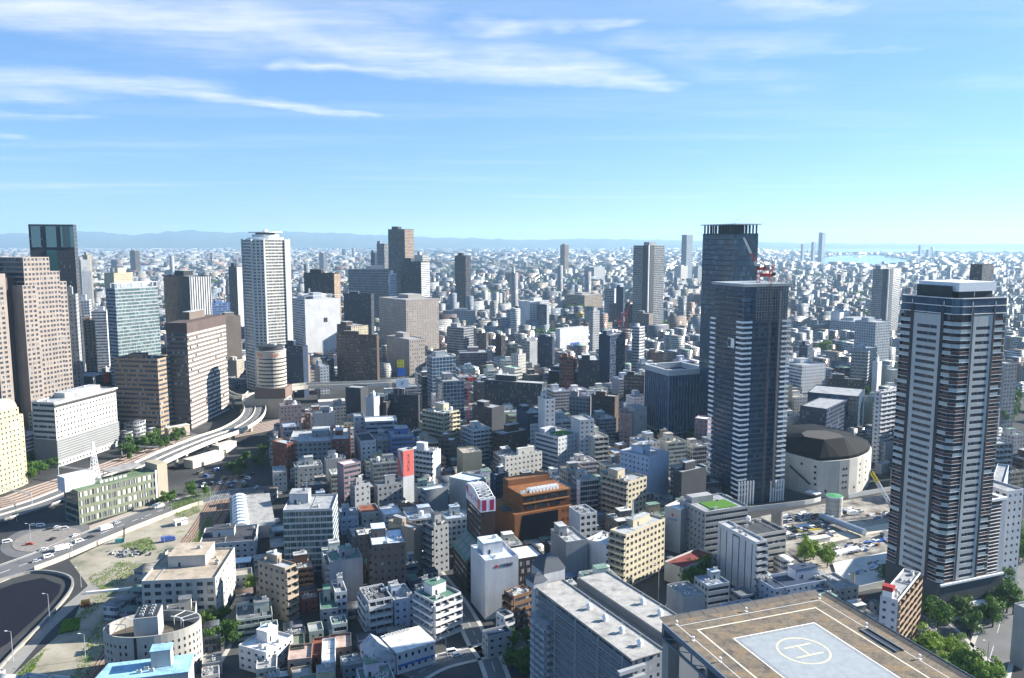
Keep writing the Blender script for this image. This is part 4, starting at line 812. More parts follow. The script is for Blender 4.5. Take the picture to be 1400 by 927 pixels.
# --- white faceted tower
def prism_tower(t, name, pts, z0, z1, style, col, fh, bay, W=None):
    w = MB(); n = len(pts)
    for i in range(n):
        A, Bp = Vector((*pts[i],0)), Vector((*pts[(i+1)%n],0)); d = (Bp-A); Ln = d.length; d.normalize(); nn = Vector((d.y,-d.x,0))
        wall_face(None, A, d, nn, Ln, z0, z1, style[i%len(style)], False, fh, bay, None, w, t, 900, col)
    w.q([(p[0],p[1],z1) for p in pts], roofmat()); return w.build(name, t, color=col)
def ngon(r, n, ph=0, sx=1, sy=1): return [(r*sx*math.cos(2*math.pi*k/n+ph), r*sy*math.sin(2*math.pi*k/n+ph)) for k in range(n)]
def faceted():
    P = at(363, 328, 925); t = thing('tower', 'white faceted apartment tower crowned by a round disc, left of centre', 'tower', (P.x,P.y,0), R_(42)); h = P.z
    foot(Vector((P.x-26,P.y-26)), Vector((1,0)), Vector((0,1)), 52, 52, h)
    r = 22.6; cut = 10; pts = [(-r,-r+cut),(-r+cut,-r),(r-cut,-r),(r,-r+cut),(r,r-cut),(r-cut,r),(-r+cut,r),(-r,r-cut)]
    prism_tower(t, 'wall', pts, 0, h, ['grid','balc','gridS','balc'], (.76,.74,.68), 3.5, 4.2)
    b = MB(); wm = M('white')
    for k, z in enumerate((h, h+3.4)): b.cyl((0,0), 20-k*5, z+.02, z+2.6, wm, 24)
    b.cyl((0,0), 11, h+6, h+8.2, M('conc'), 20); b.build('crown', t)
    b = MB(); b.cyl((0,0), 19, h+8.2, h+9.2, wm, 28); b.cyl((0,0), 3, h+9.2, h+11.6, wm, 10); b.bar((0,0,h+11), (0,0,h+17), .2, M('metal')); b.build('roof_disc', t)
    b = MB()
    for p in pts: b.box((p[0]*1.004,p[1]*1.004), (1,0), .9, .9, 0, h+1.2, wallmat())
    b.build('corner_column', t, color=(.74,.73,.69))
faceted()
# --- round banded tower the expressway runs through
def gate():
    P = at(370.5, 478, 775); h = P.z; r = 14; t = thing('office_building', 'round banded office tower with red sign letters, expressway passing through its base', 'office building', (P.x,P.y,0), 0)
    foot(Vector((P.x-16,P.y-18)), Vector((1,0)), Vector((0,1)), 34, 34, h)
    w = MB(); w.cyl((0,0), r, 0, h, wallmat(), 32); w.build('wall', t, color=(.66,.58,.46), smooth=False)
    for k in range(11):
        b = MB(); z = h-8.5-k*3.7
        for j in range(32):
            a0, a1 = 2*math.pi*j/32, 2*math.pi*(j+1)/32; p = lambda q, z_, rr: (rr*math.cos(q), rr*math.sin(q), z_)
            b.q([p(a0,z,r+.06), p(a1,z,r+.06), p(a1,z+1.3,r+.06), p(a0,z+1.3,r+.06)], glassmat('ribd'), [(j,k),(j+1,k),(j+1,k+.9),(j,k+.9)])
        b.build('window', t)
    b = MB(); b.cyl((0,0), r-2.2, h, h+4.5, M('dark'), 28); b.cyl((0,0), r+.4, h-.6, h+.2, M('conc'), 28); b.cyl((2,2), 3, h+4.5, h+6, M('metal'), 14); b.build('roof_drum', t)
    for q in (-2.15, -1.05):
        c = Vector((math.cos(q), math.sin(q), 0)); text('TKP', t, c*(r+.25)+UZ*(h-4.2), Vector((-c.y,c.x,0)), UZ, 5, M('signred'), 'sign_letters')
    b = MB(); b.box((-3,-4), (1,0), 19, 13, 0, 19, wallmat()); b.build('base_block', t, color=(.46,.42,.34))
    b = MB(); b.box((2,-3), (1,0), 15, 12.5, 19.01, 29, facade('grid')); b.build('middle_block', t, color=(.26,.17,.13))
    b = MB(); b.box((-20,-6), (1,0), 5, 8, 0, 11, wallmat()); b.build('side_annex', t, color=(.3,.33,.28))
gate()
# --- olive building beside the curved road
def olive():
    P = at(106, 671.6, 464); a = R_(55); t = thing('office_building', 'long low olive green building with pale window panels beside the curved road', 'office building', (P.x,P.y,0), a)
    R, L, h = 58, 17, P.z; u = Vector((math.cos(a),math.sin(a))); v = Vector((-u.y,u.x)); foot(Vector((P.x,P.y)), u, v, L, R, h)
    w = MB(); wall_face(None, UX*0, UX, -UY, R-7, 0, h, 'gridW', True, 4.8, 3.4, None, w, t, 500, 0); wall_face(None, UY*L, -UY, -UX, L, 0, h, 'ribd', True, 4.6, 3.4, None, w, t, 500, 0)
    W = wallmat(); w.q([(R,L,0),(0,L,0),(0,L,h),(R,L,h)], W); w.build('wall', t, color=(.23,.25,.17)); flush_extra(t)
    b = MB(); b.q([(0,0,h),(R,0,h),(R,L,h),(0,L,h)], roofmat()); b.build('roof', t, color=(.14,.20,.12))
    b = MB(); b.box((R-3.5,L*.4), (1,0), 3.5, L*.42, 0, h+4.5, W); b.build('end_tower', t, color=(.50,.44,.33))
    b = MB(); b.box((R-8,-.12), (1,0), .55, .14, 1, h+1, M('white')); b.build('sign_column', t)
    b = MB(); b.box((5,L-6), (1,0), 9, 4.5, h-1, h+8, W); b.build('roof_box', t, color=(.74,.74,.76))
    b = MB(); b.box((R*.62,L-3), (1,0), 11, 6, h+3.6, h+4.1, roofmat())
    for x in (-10,10):
        for y in (-5,5): b.bar((R*.62+x,L-3+y,h), (R*.62+x,L-3+y,h+3.6), .2, M('metal'))
    b.build('roof_canopy', t, color=(.34,.32,.3))
    for k in range(6): ac_unit(t, 17+k*3, 5, h, UX, 1.2)
    b = MB(); c = (17,L-5); b.lattice((*c,h), (*c,h+25), 5, 11, .13, M('white'), .7); b.build('lattice_mast', t)
olive()
# --- dark green glass tower with canopy crown
P = at(1004, 319, 640); row = ('tower', P.x, P.y, 20, 41, round(wid(P, R_(20), 0, 1037),1), P.z, 'glass', 'glass', (.018,.065,.075), '', 4.2, 2.4, (.1,.1,.1), 'tallest dark green glass tower with an open crown and overhanging roof plate', None, None, None)
row = row[:4] + (round(wid(P, R_(20), 1, 961),1),) + row[5:]
o = building(row); B[row[14]] = (o, row); L, R, h = row[4:7]
b = MB(); hc = at(1004, 307, 640).z-h
for x in np.linspace(1, R-1, 7):
    for y in (1.2, L-1.2): b.box((x,y), (1,0), .45, .45, h-.5, h+hc, M('dark'))
for y in np.linspace(1.2, L-1.2, 11):
    for x in (1.2, R-1.2): b.box((x,y), (1,0), .45, .45, h-.5, h+hc, M('dark'))
b.build('crown_column', o)
b = MB(); b.box((R/2,L/2), (1,0), R/2+1.5, L/2+1.5, h+hc, h+hc+.8, plain('roof_plate', (.5,.55,.55), .5)); b.build('roof_plate', o)
b = MB(); b.box((R*.3,L*.3), (1,0), R*.22, L*.2, h-.5, h+hc-.05, facade('rib')); b.build('core', o, color=(.05,.09,.1))
b = MB(); b.box((R*.75,L*.6), (1,0), R*.12, L*.2, h-.5, h+hc-.05, M('dark')); b.build('plant_room', o)
b = MB(); b.bar((R*.4,L*.3,h+hc+.8), (R*.4,L*.3,h+hc+3), .25, M('metal')); b.bar((R*.4,L*.3,h+hc+3), (R*.4+7,L*.3-1,h+hc+6.5), .18, M('metal')); b.build('maintenance_arm', o)
for k in range(40):
    pass
# --- tower under construction
def undercon():
    P = at(1018, 386, 499); a = R_(20); t = thing('tower', 'dark tower under construction with white corner balconies and scaffolding on top', 'tower', (P.x,P.y,0), a)
    h = P.z; R = wid(P, a, 0, 1084); L = wid(P, a, 1, 973); u = Vector((math.cos(a),math.sin(a))); v = Vector((-u.y,u.x)); foot(Vector((P.x,P.y)), u, v, L, R, h)
    w = MB(); fh = 3.3; W = wallmat(); dk = (.035,.04,.055)
    pts = [(1.8,1.8),(R-1.8,1.8),(R-1.8,L-1.8),(1.8,L-1.8)]
    prism_tower(t, 'wall', pts, 0, h-3, ['glass'], (.03,.05,.085), fh, 2.2)
    cc = 7.0
    for k in range(2, int((h-20)/fh)):
        z = k*fh
        for (cx, cy, wx, wy) in ((cc/2, cc/2, cc/2, cc/2), (R-cc*.5+.0, cc/2, cc*.5, cc/2), (cc*.3, L-cc*.4, cc*.3, cc*.4)):
            b = MB()
            b.box((cx,cy), (1,0), wx, wy, z, z+.3, M('white'))
            for (A, Bq) in (((cx-wx,cy-wy),(cx+wx,cy-wy)), ((cx-wx,cy-wy),(cx-wx,cy+wy)), ((cx+wx,cy-wy),(cx+wx,cy+wy))):
                A = Vector(A); Bq = Vector(Bq); d = (Bq-A).normalized(); b.box((A+Bq)/2, d, (Bq-A).length/2-.05, .06, z+.3, z+1.3, M('white'))
            b.build('balcony', t)
    for k in range(2, int((h-4)/fh)):
        z = k*fh; b = MB()
        b.box((R/2,1.2), (1,0), R/2-cc, .6, z, z+.25, M('dark')); b.box((1.2,L/2), (0,1), L/2-cc*.8, .6, z, z+.25, M('dark'))
        b.box((R/2,.65), (1,0), R/2-cc, .05, z+.25, z+1.15, plain('smoked_glass', (.03,.055,.095), .35, .25)); b.box((.65,L/2), (0,1), L/2-cc*.8, .05, z+.25, z+1.15, plain('smoked_glass', (.03,.055,.095), .35, .25)); b.build('balcony_band', t)
    b = MB(); b.box((R/2,L/2), (1,0), R/2, L/2, h-3, h-1.2, plain('pale_slab', (.3,.33,.35), .7)); b.build('parapet', t)
    sc = MB()   # scaffold over the top storeys and the hoist mast
    mt = plain('scaffold_tube', (.32,.30,.28), .6)
    for x in np.linspace(cc+2, R+.8, 15): sc.bar((x,-.9,h-52 if x > R-8 else h-24), (x,-.9,h+3), .09, mt)
    for y in np.linspace(-.9, L*.6, 9): sc.bar((R+.8,y,h-52), (R+.8,y,h+3), .09, mt)
    for z in np.arange(h-24, h+3, 1.8): sc.bar((cc+2,-.9,z), (R+.8,-.9,z), .07, mt); sc.bar((R+.8,-.9,z), (R+.8,L*.6,z), .07, mt)
    for z in np.arange(h-52, h-24, 1.8): sc.bar((R-8,-.9,z), (R+.8,-.9,z), .07, mt); sc.bar((R+.8,-.9,z), (R+.8,L*.6,z), .07, mt)
    sc.build('scaffolding', t)
    b = MB(); b.lattice((R*.52,-1.2,0), (R*.52,-1.2,h+2), 1.1, 60, .06, plain('hoist_mast_paint', (.16,.12,.10), .6)); b.build('hoist_mast', t)
    b = MB(); b.box((R*.73,-1.0), (1,0), .8, .4, 10, h-6, plain('hoist_track', (.13,.12,.12), .7)); b.build('hoist_track', t)
    b = MB(); b.box((-.1,L*.33), (0,1), 3.4, .12, h-42.5, h-36.5, M('white')); sg = b.build('sign_board', t)
    b = MB(); b.box((-.26,L*.33+1.6), (0,1), 1.5, .03, h-42, h-37, M('dark')); b.build('sign_block', sg)
    b = MB()
    for k in range(6): b.box((1+k*2.2,-.5), (1,0), .45, .4, 0, 16, M('white')); b.box((R-1-k*2.0,-.5), (1,0), .4, .4, 0, 14, M('white'))
    b.build('base_column', t)
    return P, a, R, L, h
PU, aU, RU, LU, hU = undercon()
def loc2w(P, a, x, y, z): return Vector((P.x+math.cos(a)*x-math.sin(a)*y, P.y+math.sin(a)*x+math.cos(a)*y, z))
def tower_crane(base, z0, z1, tip, lab, mast_w=1.7, jibw=1.25, red='red', colr2='white', nj=12, cab=True):
    t = thing('tower_crane', lab, 'crane', base.to_tuple()[:2]+(z0,))
    b = MB(); b.lattice((0,0,0), (0,0,z1-z0), mast_w, max(4,int((z1-z0)/2.6)), .11, M(red)); b.build('mast', t)
    d = Vector(tip)-Vector((base[0],base[1],z0)); piv = Vector((0,0,z1-z0)); dh = Vector((d.x,d.y,0)).normalized()
    b = MB(); s = (d-piv)
    for k in range(4): b.lattice(piv+s*(k/4), piv+s*((k+1)/4), jibw*(1-.1*k), 3, .09, M(red if k == 1 else colr2), jibw*(1-.1*(k+1)))
    b.build('jib', t)
    b = MB(); b.box((-dh.x*3,-dh.y*3), (dh.x,dh.y), 4, 1.6, z1-z0-.6, z1-z0+1.4, M(red)); b.box((-dh.x*6,-dh.y*6), (dh.x,dh.y), 1.2, 1.6, z1-z0-1, z1-z0+2.6, M('conc')); b.build('counter_jib', t)
    ap = piv-dh*2.5+UZ*6.5; b = MB(); b.bar(piv+UZ*.5, ap, .22, M(red)); b.bar(piv-dh*6+UZ*1, ap, .2, M(red)); b.build('a_frame', t)
    b = MB(); b.bar(ap, d, .06, M('dark')); b.build('pendant_rope', t)
    if cab: b = MB(); b.box((dh.x*1.8-dh.y*1.6,dh.y*1.8+dh.x*1.6), (dh.x,dh.y), .9, .8, z1-z0, z1-z0+2.2, M('carglass')); b.build('cab', t)
    return t
c1 = loc2w(PU, aU, RU*.42, LU*.3, hU); p1 = at(1037, 368, c1.y)
tower_crane(Vector((p1.x, c1.y)), hU-3, p1.z, at(1017, 325, c1.y-3), 'white and red tower crane leaning left on the tower under construction', red='red')
p2 = at(1053, 377, PU.y+26); tower_crane(Vector((p2.x, PU.y+26)), hU-3, p2.z, at(1057.5, 362, PU.y+24), 'short red tower crane on the right of the tower under construction', jibw=1.8, colr2='red')
p3 = at(640, 519, 640); tower_crane(Vector((p3.x, 640)), 0, p3.z, at(620, 497, 636), 'red tower crane on a tall mast between dark blocks near the centre', colr2='white', mast_w=1.8)
p3 = at(848, 441, 1000); tower_crane(Vector((p3.x, 1000)), 0, p3.z, at(849, 428, 1000), 'distant red tower crane before the brown rounded slab', mast_w=3, jibw=2.6, colr2='red')
p3 = at(857, 430, 1050); tower_crane(Vector((p3.x, 1050)), 0, p3.z, at(862, 408, 1050), 'second distant red crane, jib raised above the first', mast_w=2, jibw=2, colr2='red')
# --- tall brick and white panel tower, right
def brick_tower():
    P = at(1312, 407, 342); A = 21; a = R_(A); t = thing('tower', 'tall brick and pale panel apartment tower with glazed crown, right side of the picture', 'tower', (P.x,P.y,0), a)
    h = P.z; R = wid(P, a, 0, 1376); L = wid(P, a, 1, 1235); u = Vector((math.cos(a),math.sin(a))); v = Vector((-u.y,u.x)); foot(Vector((P.x,P.y))-u*3-v*3, u, v, L+10, R+12, h)
    zb = 17.5; n = 37; fh = (h-9-zb)/n; wp = (.60,.61,.59); br = plain('brown_brick_tile', (.095,.052,.045), .8, .2, 0, .2, 2)
    rail = plain('frosted_rail_glass', (.34,.40,.41), .2, .6); wh = M('white')
    prism_tower(t, 'core_wall', [(.5,2.9),(2.9,.5),(R-.5,.5),(R-.5,L-.5),(.5,L-.5)], zb, h-1, ['ribd'], (.13,.065,.055), fh, 3)
    # pale panels with window strips, one on each wall
    def panel(ax, x0, x1, small=False):
        w = MB(); W = wallmat(); o = -.35
        pt = (lambda x, q: (x, -q)) if ax == 0 else (lambda x, q: (-q, x))
        nn = -UY if ax == 0 else -UX; d = UX if ax == 0 else -UY
        s0 = Vector((x0,-.35,0)) if ax == 0 else Vector((-.35,x1,0)); Wd = x1-x0
        def rect(a0, a1, z0, z1, off=0.0, mat=W, m=w): 
            p = s0-nn*off; m.q([p+d*a0+UZ*z0, p+d*a1+UZ*z0, p+d*a1+UZ*z1, p+d*a0+UZ*z1], mat, [(a0/1.4,0),(a1/1.4,0),(a1/1.4,.9),(a0/1.4,.9)])
        zt = h-8
        zl = zb; wa, wb = (Wd*.16, Wd*.86) if not small else (Wd*.18, Wd*.76)
        for k in range(n-1):
            z0 = zb+fh*k+1.0; z1 = z0+1.5
            rect(0, Wd, zl, z0); rect(0, wa, z0, z1); rect(wb, Wd, z0, z1); zl = z1
            p = s0
            for (qa, qb, za, zb_, fl) in ((wa,wb,z0,z0,0),(wa,wb,z1,z1,1)):
                pts = [p+d*qa+UZ*za, p+d*qb+UZ*za, p+d*qb+UZ*za-nn*.4, p+d*qa+UZ*za-nn*.4]; w.q(pts[::-1] if fl else pts, W)
            g = MB(); rect(wa, wb, z0, z1, .4, glassmat('ribd'), g); g.build('window', t)
        rect(0, Wd, zl, zt)
        for (q, f) in ((0,1),(Wd,0)):
            pts = [s0+d*q+UZ*zb, s0+d*q+UZ*zt, s0+d*q+UZ*zt-nn*1.9, s0+d*q+UZ*zb-nn*1.9]; w.q(pts if f else pts[::-1], W)
        w.q([s0+UZ*zt, s0+d*Wd+UZ*zt, s0+d*Wd+UZ*zt-nn*1.9, s0+UZ*zt-nn*1.9], W)
        w.build('pale_panel', t, color=wp)
    cl = R*.26
    panel(1, L*.27, L*.77); panel(0, R*.31, R*.73)
    # corner balconies floor by floor: front, left, right
    for k in range(n):
        z = zb+fh*k; glassy = k > n-5
        segs = [[(-.35,L*.235),(-.35,2.2),(1.6,-.35),(R*.27,-.35)], [(R*.77,-.35),(R+.2,-.35),(R+.2,L*.16)], [(-.35,L+.2),(-.35,L*.81)]]
        for si, sg in enumerate(segs):
            b = MB()
            for i in range(len(sg)-1):
                A, Bq = Vector(sg[i]), Vector(sg[i+1]); d = (Bq-A).normalized(); m = (A+Bq)/2; ln = (Bq-A).length/2
                nrm = Vector((-d.y,d.x)) if Vector((-d.y,d.x)).dot(Vector((R/2,L/2))-m) > 0 else Vector((d.y,-d.x))
                b.box(m+nrm*.8, d, ln, .95, z-.1, z+.06, wh)
                solid = (RND.random() < .72 and not glassy)
                b.box(m+nrm*.02, d, ln-.05, .07, z+.06, z+1.55, br if solid else rail)
                if solid: b.box(m+nrm*-.02, d, ln-.03, .09, z+1.55, z+1.6, wh)
                if i == 0 or len(sg) > 2: b.box(A+nrm*.9, nrm, .8, .06, z+.12, z+fh-.15, M('dark'))
            if si != 1 or k > 14: b.build('balcony', t)
            else: merge(EXTRA.setdefault('bt', MB()), b)
    o_ = EXTRA.pop('bt').build('balcony', t); o_['kind'] = 'stuff'; o_['label'] = 'lower balconies of the right corner'
    b = MB()   # dark vertical strips either side of the pale panels
    for (x, y, dx) in ((R*.29,-.1,1),(R*.75,-.1,1)): b.box((x,y), (1,0), .5, .45, zb, h-4, M('dark'))
    for y in (L*.25, L*.79): b.box((-.1,y), (1,0), .45, .8, zb, h-4, M('dark'))
    b.build('dark_strip', t)
    b = MB()
    for (x, y) in ((R*.275,-.4),(-.4,L*.24),(R*.765,-.4),(-.4,L*.805)): b.box((x,y), (1,0), .12, .12, zb, h-2, wh)
    b.build('white_pilaster', t)
    b = MB(); gl = facade('glass')
    pts = [(-.25,2.3),(1.9,-.25),(R+.2,-.25),(R+.2,L+.2),(-.25,L+.2)]
    for i in range(5):
        A, Bq = pts[i], pts[(i+1)%5]; ln = math.dist(A,Bq)
        for zz, h0 in ((h-7.2,3.0),(h-3.9,3.2)): b.q([(*A,zz),(*Bq,zz),(*Bq,zz+h0),(*A,zz+h0)], gl, [(0,0),(ln/2.4,0),(ln/2.4,1),(0,1)])
        d = (Vector(Bq)-Vector(A)).normalized(); m = (Vector(A)+Vector(Bq))/2
        for zz in (h-7.5,h-4.15,h-.7): b.box(m, d, ln/2+.1, .25, zz, zz+.32, wh)
    b.q([(*p,h-.6) for p in pts], roofmat()); b.build('glazed_crown', t, color=(.04,.05,.06))
    b = MB(); b.box((R*.56,L*.5), (1,0), R*.4, L*.36, h+2.2, h+6.2, M('white')); b.box((R*.56,L*.5), (1,0), R*.36, L*.33, h-.6, h+2.2, M('dark')); 
    b.box((R*.50,L*.15-.05), (1,0), .1, .1, h, h+2, wh); b.build('roof_box', t)
    b = MB(); b.box((R*.1,L*.52), (1,0), .15, L*.31, h-.6, h+4.6, M('dark')); b.build('roof_screen', t)
    # podium
    b = MB(); b.prism([(-1,-1),(R+10,-1),(R+10,L),(-1,L)], 0, zb-.4, facade('ribd')); b.build('podium', t, color=(.08,.09,.10))
    b = MB(); b.box((R/2+4.5,-1.2), (1,0), R/2+5.5, .4, zb-.9, zb, wh); b.box((R*.75,-3), (1,0), 6, 2, 5.8, 6.3, wh); b.box((R*.4,-2), (1,0), 6, 1, .5, 1.0, wh); b.build('ledge', t)
    # lower right wing
    zt = at(1345, 714, 360).z if 0 else 52
    w = MB(); w.prism([(R+.25,0.4),(R+7.6,0.4),(R+7.6,14),(R+.25,14)], zb, zt, br, roofmat()); w.build('side_wing', t, color=(.5,.5,.5))
    w = MB(); w.box((R+9.2,8), (1,0), 1.6, 7.6, 3, zt+1, wallmat()); w.build('wing_end_wall', t, color=(.6,.62,.64))
    b = MB()
    for k in range(int((zt-zb)/1.7)): b.box((R+4,.2), (1,0), 3.4, .15, zb+k*1.7, zb+k*1.7+.28, wh)
    b.build('wing_band', t)
    b = MB(); b.box((R+5,.2), (1,0), 5.5, .5, zt+.02, zt+1.2, wh); b.build('wing_coping', t)
brick_tower()

# --- arena with black faceted roof
def arena():
    z1 = 25.0; O = gnd(1133, 605, 30); t = thing('arena', 'cream walled round arena with a black faceted roof behind the construction site', 'arena', (O.x,O.y,0))
    rim = [gnd(x, y, z1) for x, y in ((1040,604),(1074,619),(1120,631),(1135,630.5),(1149,629.5),(1162,628),(1173,625.5),(1182,622),(1189,618),(1192,613),(1188,606),(1178,601))]
    back = [gnd(x, y, z1) for x, y in ((1150,590),(1110,582),(1070,584),(1045,592))]
    pts = [(p.x-O.x, p.y-O.y) for p in rim+back]
    w = MB(); w.prism(pts, 0, z1, wallmat(), roofmat()); w.build('wall', t, color=(.62,.60,.54))
    FP.append(([Vector((p[0]+O.x,p[1]+O.y)) for p in (pts[0],pts[2],pts[8],pts[12])], z1)); FP.append(([Vector((p[0]+O.x,p[1]+O.y)) for p in (pts[0],pts[4],pts[10],pts[14])], z1))
    zt = 37.5; top = [gnd(x, y, zt) for x, y in ((1127,601),(1154,598),(1148,593),(1128,588.5),(1104,588.5),(1096,592),(1100,597))]
    top = [(p.x-O.x, p.y-O.y) for p in top]; ins = [(p[0]*.96, p[1]*.96) for p in pts]; n = len(ins); m = len(top)
    b = MB(); bm = plain('black_roof_sheet', (.010,.010,.011), .8, .08, 0, .2, .2); cx = sum(p[0] for p in top)/m; cy = sum(p[1] for p in top)/m
    def nearest(p):
        a = math.atan2(p[1]-cy, p[0]-cx); return min(range(m), key=lambda k: abs((math.atan2(top[k][1]-cy, top[k][0]-cx)-a+math.pi)%(2*math.pi)-math.pi))
    b.prism(ins, z1-.1, z1+2.2, bm); 
    for i in range(n):
        p, q = ins[i], ins[(i+1)%n]; a_, c_ = nearest(p), nearest(q)
        if a_ == c_: b.q([(*p,z1+2.2),(*q,z1+2.2),(*top[a_],zt)], bm)
        else: b.q([(*p,z1+2.2),(*q,z1+2.2),(*top[c_],zt),(*top[a_],zt)], bm)
    b.q([(*p,zt) for p in sorted(top, key=lambda p: math.atan2(p[1]-cy,p[0]-cx))], plain('grey_roof_top', (.075,.068,.062), .8, .1)); b.build('roof', t)
    # windows in pairs, and the outside stair on the left wall
    for i, k, zz in ((4,0,(5,9,13.5,18)),(4,1,(5,9,13.5,18)),(6,0,(6,11,15,19)),(7,0,(6,11,15,19)),(2,1,(3.5,4)),(5,1,(4,))):
        A = Vector((*pts[i],0)); Bq = Vector((*pts[i+1],0)); d = (Bq-A).normalized(); nn = Vector((d.y,-d.x,0)); c = A.lerp(Bq, .4+.3*k)+nn*.06
        for z in zz:
            g = MB(); g.q([c-d*.7+UZ*z, c+d*.7+UZ*z, c+d*.7+UZ*(z+1.5), c-d*.7+UZ*(z+1.5)], M('carglass')); g.build('window', t)
    A = Vector((*pts[1],0)); Bq = Vector((*pts[2],0)); d = (Bq-A).normalized(); nn = Vector((d.y,-d.x,0))
    g = MB(); g.bar(A.lerp(Bq,.15)+nn*.4+UZ*17, A.lerp(Bq,.78)+nn*.4+UZ*8, .7, M('dark')); g.build('outside_stair', t)
    for f_, z in ((.5,19.5),(.9,20),(.9,16),(.9,12),(.92,8)):
        c = A.lerp(Bq, f_)+nn*.06; g = MB(); g.q([c-d*.9+UZ*z, c+d*.9+UZ*z, c+d*.9+UZ*(z+1.6), c-d*.9+UZ*(z+1.6)], M('carglass')); g.build('window', t)
    c = A.lerp(Bq, .95); g = MB(); g.box((c.x+nn.x*3,c.y+nn.y*3), (d.x,d.y), 4, 3, 3.6, 4.3, M('white')); g.build('entrance_canopy', t)
arena()

# --- helipad
def helipad():
    z = 97.0; A = gnd(907, 851.5, z); Bp = gnd(1122, 812.5, z); u = (Bp-A).normalized(); v = Vector((-u.y,u.x,0)); a = math.atan2(u.y,u.x)
    W = (Bp-A).length; D = 46.0; t = thing('rooftop_helipad', 'rooftop helipad deck with H marking on a steel frame in the foreground', 'helipad', (Bp.x,Bp.y,0), a)
    FP.append(([Vector((A.x,A.y)),Vector((Bp.x,Bp.y)),Vector((Bp.x-v.x*D,Bp.y-v.y*D)),Vector((A.x-v.x*D,A.y-v.y*D))], 95))
    def L(x, y):   # local x along the far edge (negative to the left), y toward the viewer negative
        p = gnd(x, y, z); q = p-Bp; return Vector((q.dot(u), q.dot(v)))
    dk = NT('weathered_deck'); pos = dk.objpos(); n1 = dk.noise(.35, 6, pos, .7); br = dk.n('ShaderNodeTexBrick'); tc = dk.n('ShaderNodeTexCoord'); dk.l(tc.outputs['Object'], br.inputs['Vector'])
    br.inputs['Scale'].default_value = .9; br.inputs['Mortar Size'].default_value = .022; br.inputs['Color1'].default_value = (.17,.145,.115,1); br.inputs['Color2'].default_value = (.235,.205,.165,1); br.inputs['Mortar'].default_value = (.10,.09,.075,1)
    col = dk.mix(1.0, br.outputs['Color'], dk.ramp(n1, [(.35,(.5,.5,.52)),(.5,(.9,.85,.8)),(.62,(1.2,1.0,.75)),(.75,(1.0,.62,.36))]), 'MULTIPLY')
    dk.bsdf(col, .9, .15)
    b = MB(); b.prism([(-W,-D),(0,-D),(0,0),(-W,0)], z-.45, z, M('concd'), dk.m, True); deck = b.build('deck', t)
    lm = NT('worn_yellow_line'); n2 = lm.noise(2.5, 5, lm.objpos()); lm.bsdf(lm.mix(lm.math('GREATER_THAN', n2, .62), (.62,.58,.46), (.3,.27,.22)), .8, .2)
    def strip(p, q, w, zz, mat, m): d = (q-p).normalized(); m.box(((p+q)/2), d, (q-p).length/2+w/2, w/2, zz-.01, zz, mat)
    b = MB(); p0, p1, p2 = L(955,862), L(1114,830), L(1230,907); d2 = (p2-p1).normalized(); d2 = Vector((0,-1)); 
    y0 = (p0.y+p1.y)/2; x0, x1 = p0.x, p1.x; strip(Vector((x0,y0)), Vector((x1,y0)), .32, z+.008, lm.m, b); strip(Vector((x0,y0-.33)), Vector((x0,-D+3)), .32, z+.008, lm.m, b); strip(Vector((x1,y0-.33)), Vector((x1,-D+3)), .32, z+.008, lm.m, b)
    b.build('boundary_line', t)
    b = MB(); e = .7
    xa, ya = -W+2.1, -2.1; strip(Vector((xa,ya)), Vector((-2.0,ya)), .1, z+.008, M('white'), b); strip(Vector((xa,ya-.12)), Vector((xa,-D+1)), .1, z+.008, M('white'), b); strip(Vector((-2.0,ya-.12)), Vector((-2.0,-D+1)), .1, z+.008, M('white'), b); b.build('outer_line', t)
    c0, c1 = L(1006.6,874), L(1112.7,852.4); yy = (c0.y+c1.y)/2
    pad = MB(); pm = plain('pale_landing_pad', (.275,.30,.315), .8, .2, 0, .25, .7); S = c1.x-c0.x; yb = yy-S*1.25
    pad.prism([(c0.x,yb),(c1.x,yb),(c1.x,yy),(c0.x,yy)], z+.001, z+.012, pm); pad.build('landing_pad', t)
    b = MB(); w = .14
    for (p, q) in (((c0.x-.3,yy+.3),(c1.x+.3,yy+.3)),((c0.x-.3,yy),(c0.x-.3,yb)),((c1.x+.3,yy),(c1.x+.3,yb))): strip(Vector(p), Vector(q), .24, z+.014, M('white'), b)
    for (p, q) in (((c0.x+.35,yy-.35),(c1.x-.35,yy-.35)),((c0.x+.35,yy-.5),(c0.x+.35,yb)),((c1.x-.35,yy-.5),(c1.x-.35,yb))): strip(Vector(p), Vector(q), .06, z+.018, M('dark'), b)
    b.build('pad_edge_line', t)
    cr = L(1098.6,889.4); r = S*.265; cm = plain('cream_marking', (.66,.58,.36), .8, .2, 0, .12, 1.5); b = MB(); n = 48
    for k in range(n):
        a0, a1 = 2*math.pi*k/n, 2*math.pi*(k+1)/n; f = lambda q, rr: (cr.x+rr*math.cos(q), cr.y+rr*math.sin(q), z+.022)
        b.q([f(a0,r-.32),f(a0,r),f(a1,r),f(a1,r-.32)], cm)
    b.build('circle_marking', t)
    b = MB(); hw, hl = r*.36, r*.62
    for sy in (-1, 1): b.box((cr.x, cr.y+sy*hw), (1,0), hl, .17, z+.012, z+.024, cm)
    b.box((cr.x, cr.y), (0,1), hw-.17, .17, z+.012, z+.024, cm); b.build('letter_marking', t)
    # perimeter walkway panels tilted outward, edge beam and truss
    b = MB(); wk = plain('walkway_grating', (.115,.10,.085), .85, .2, 0, .35, .6); n = 12
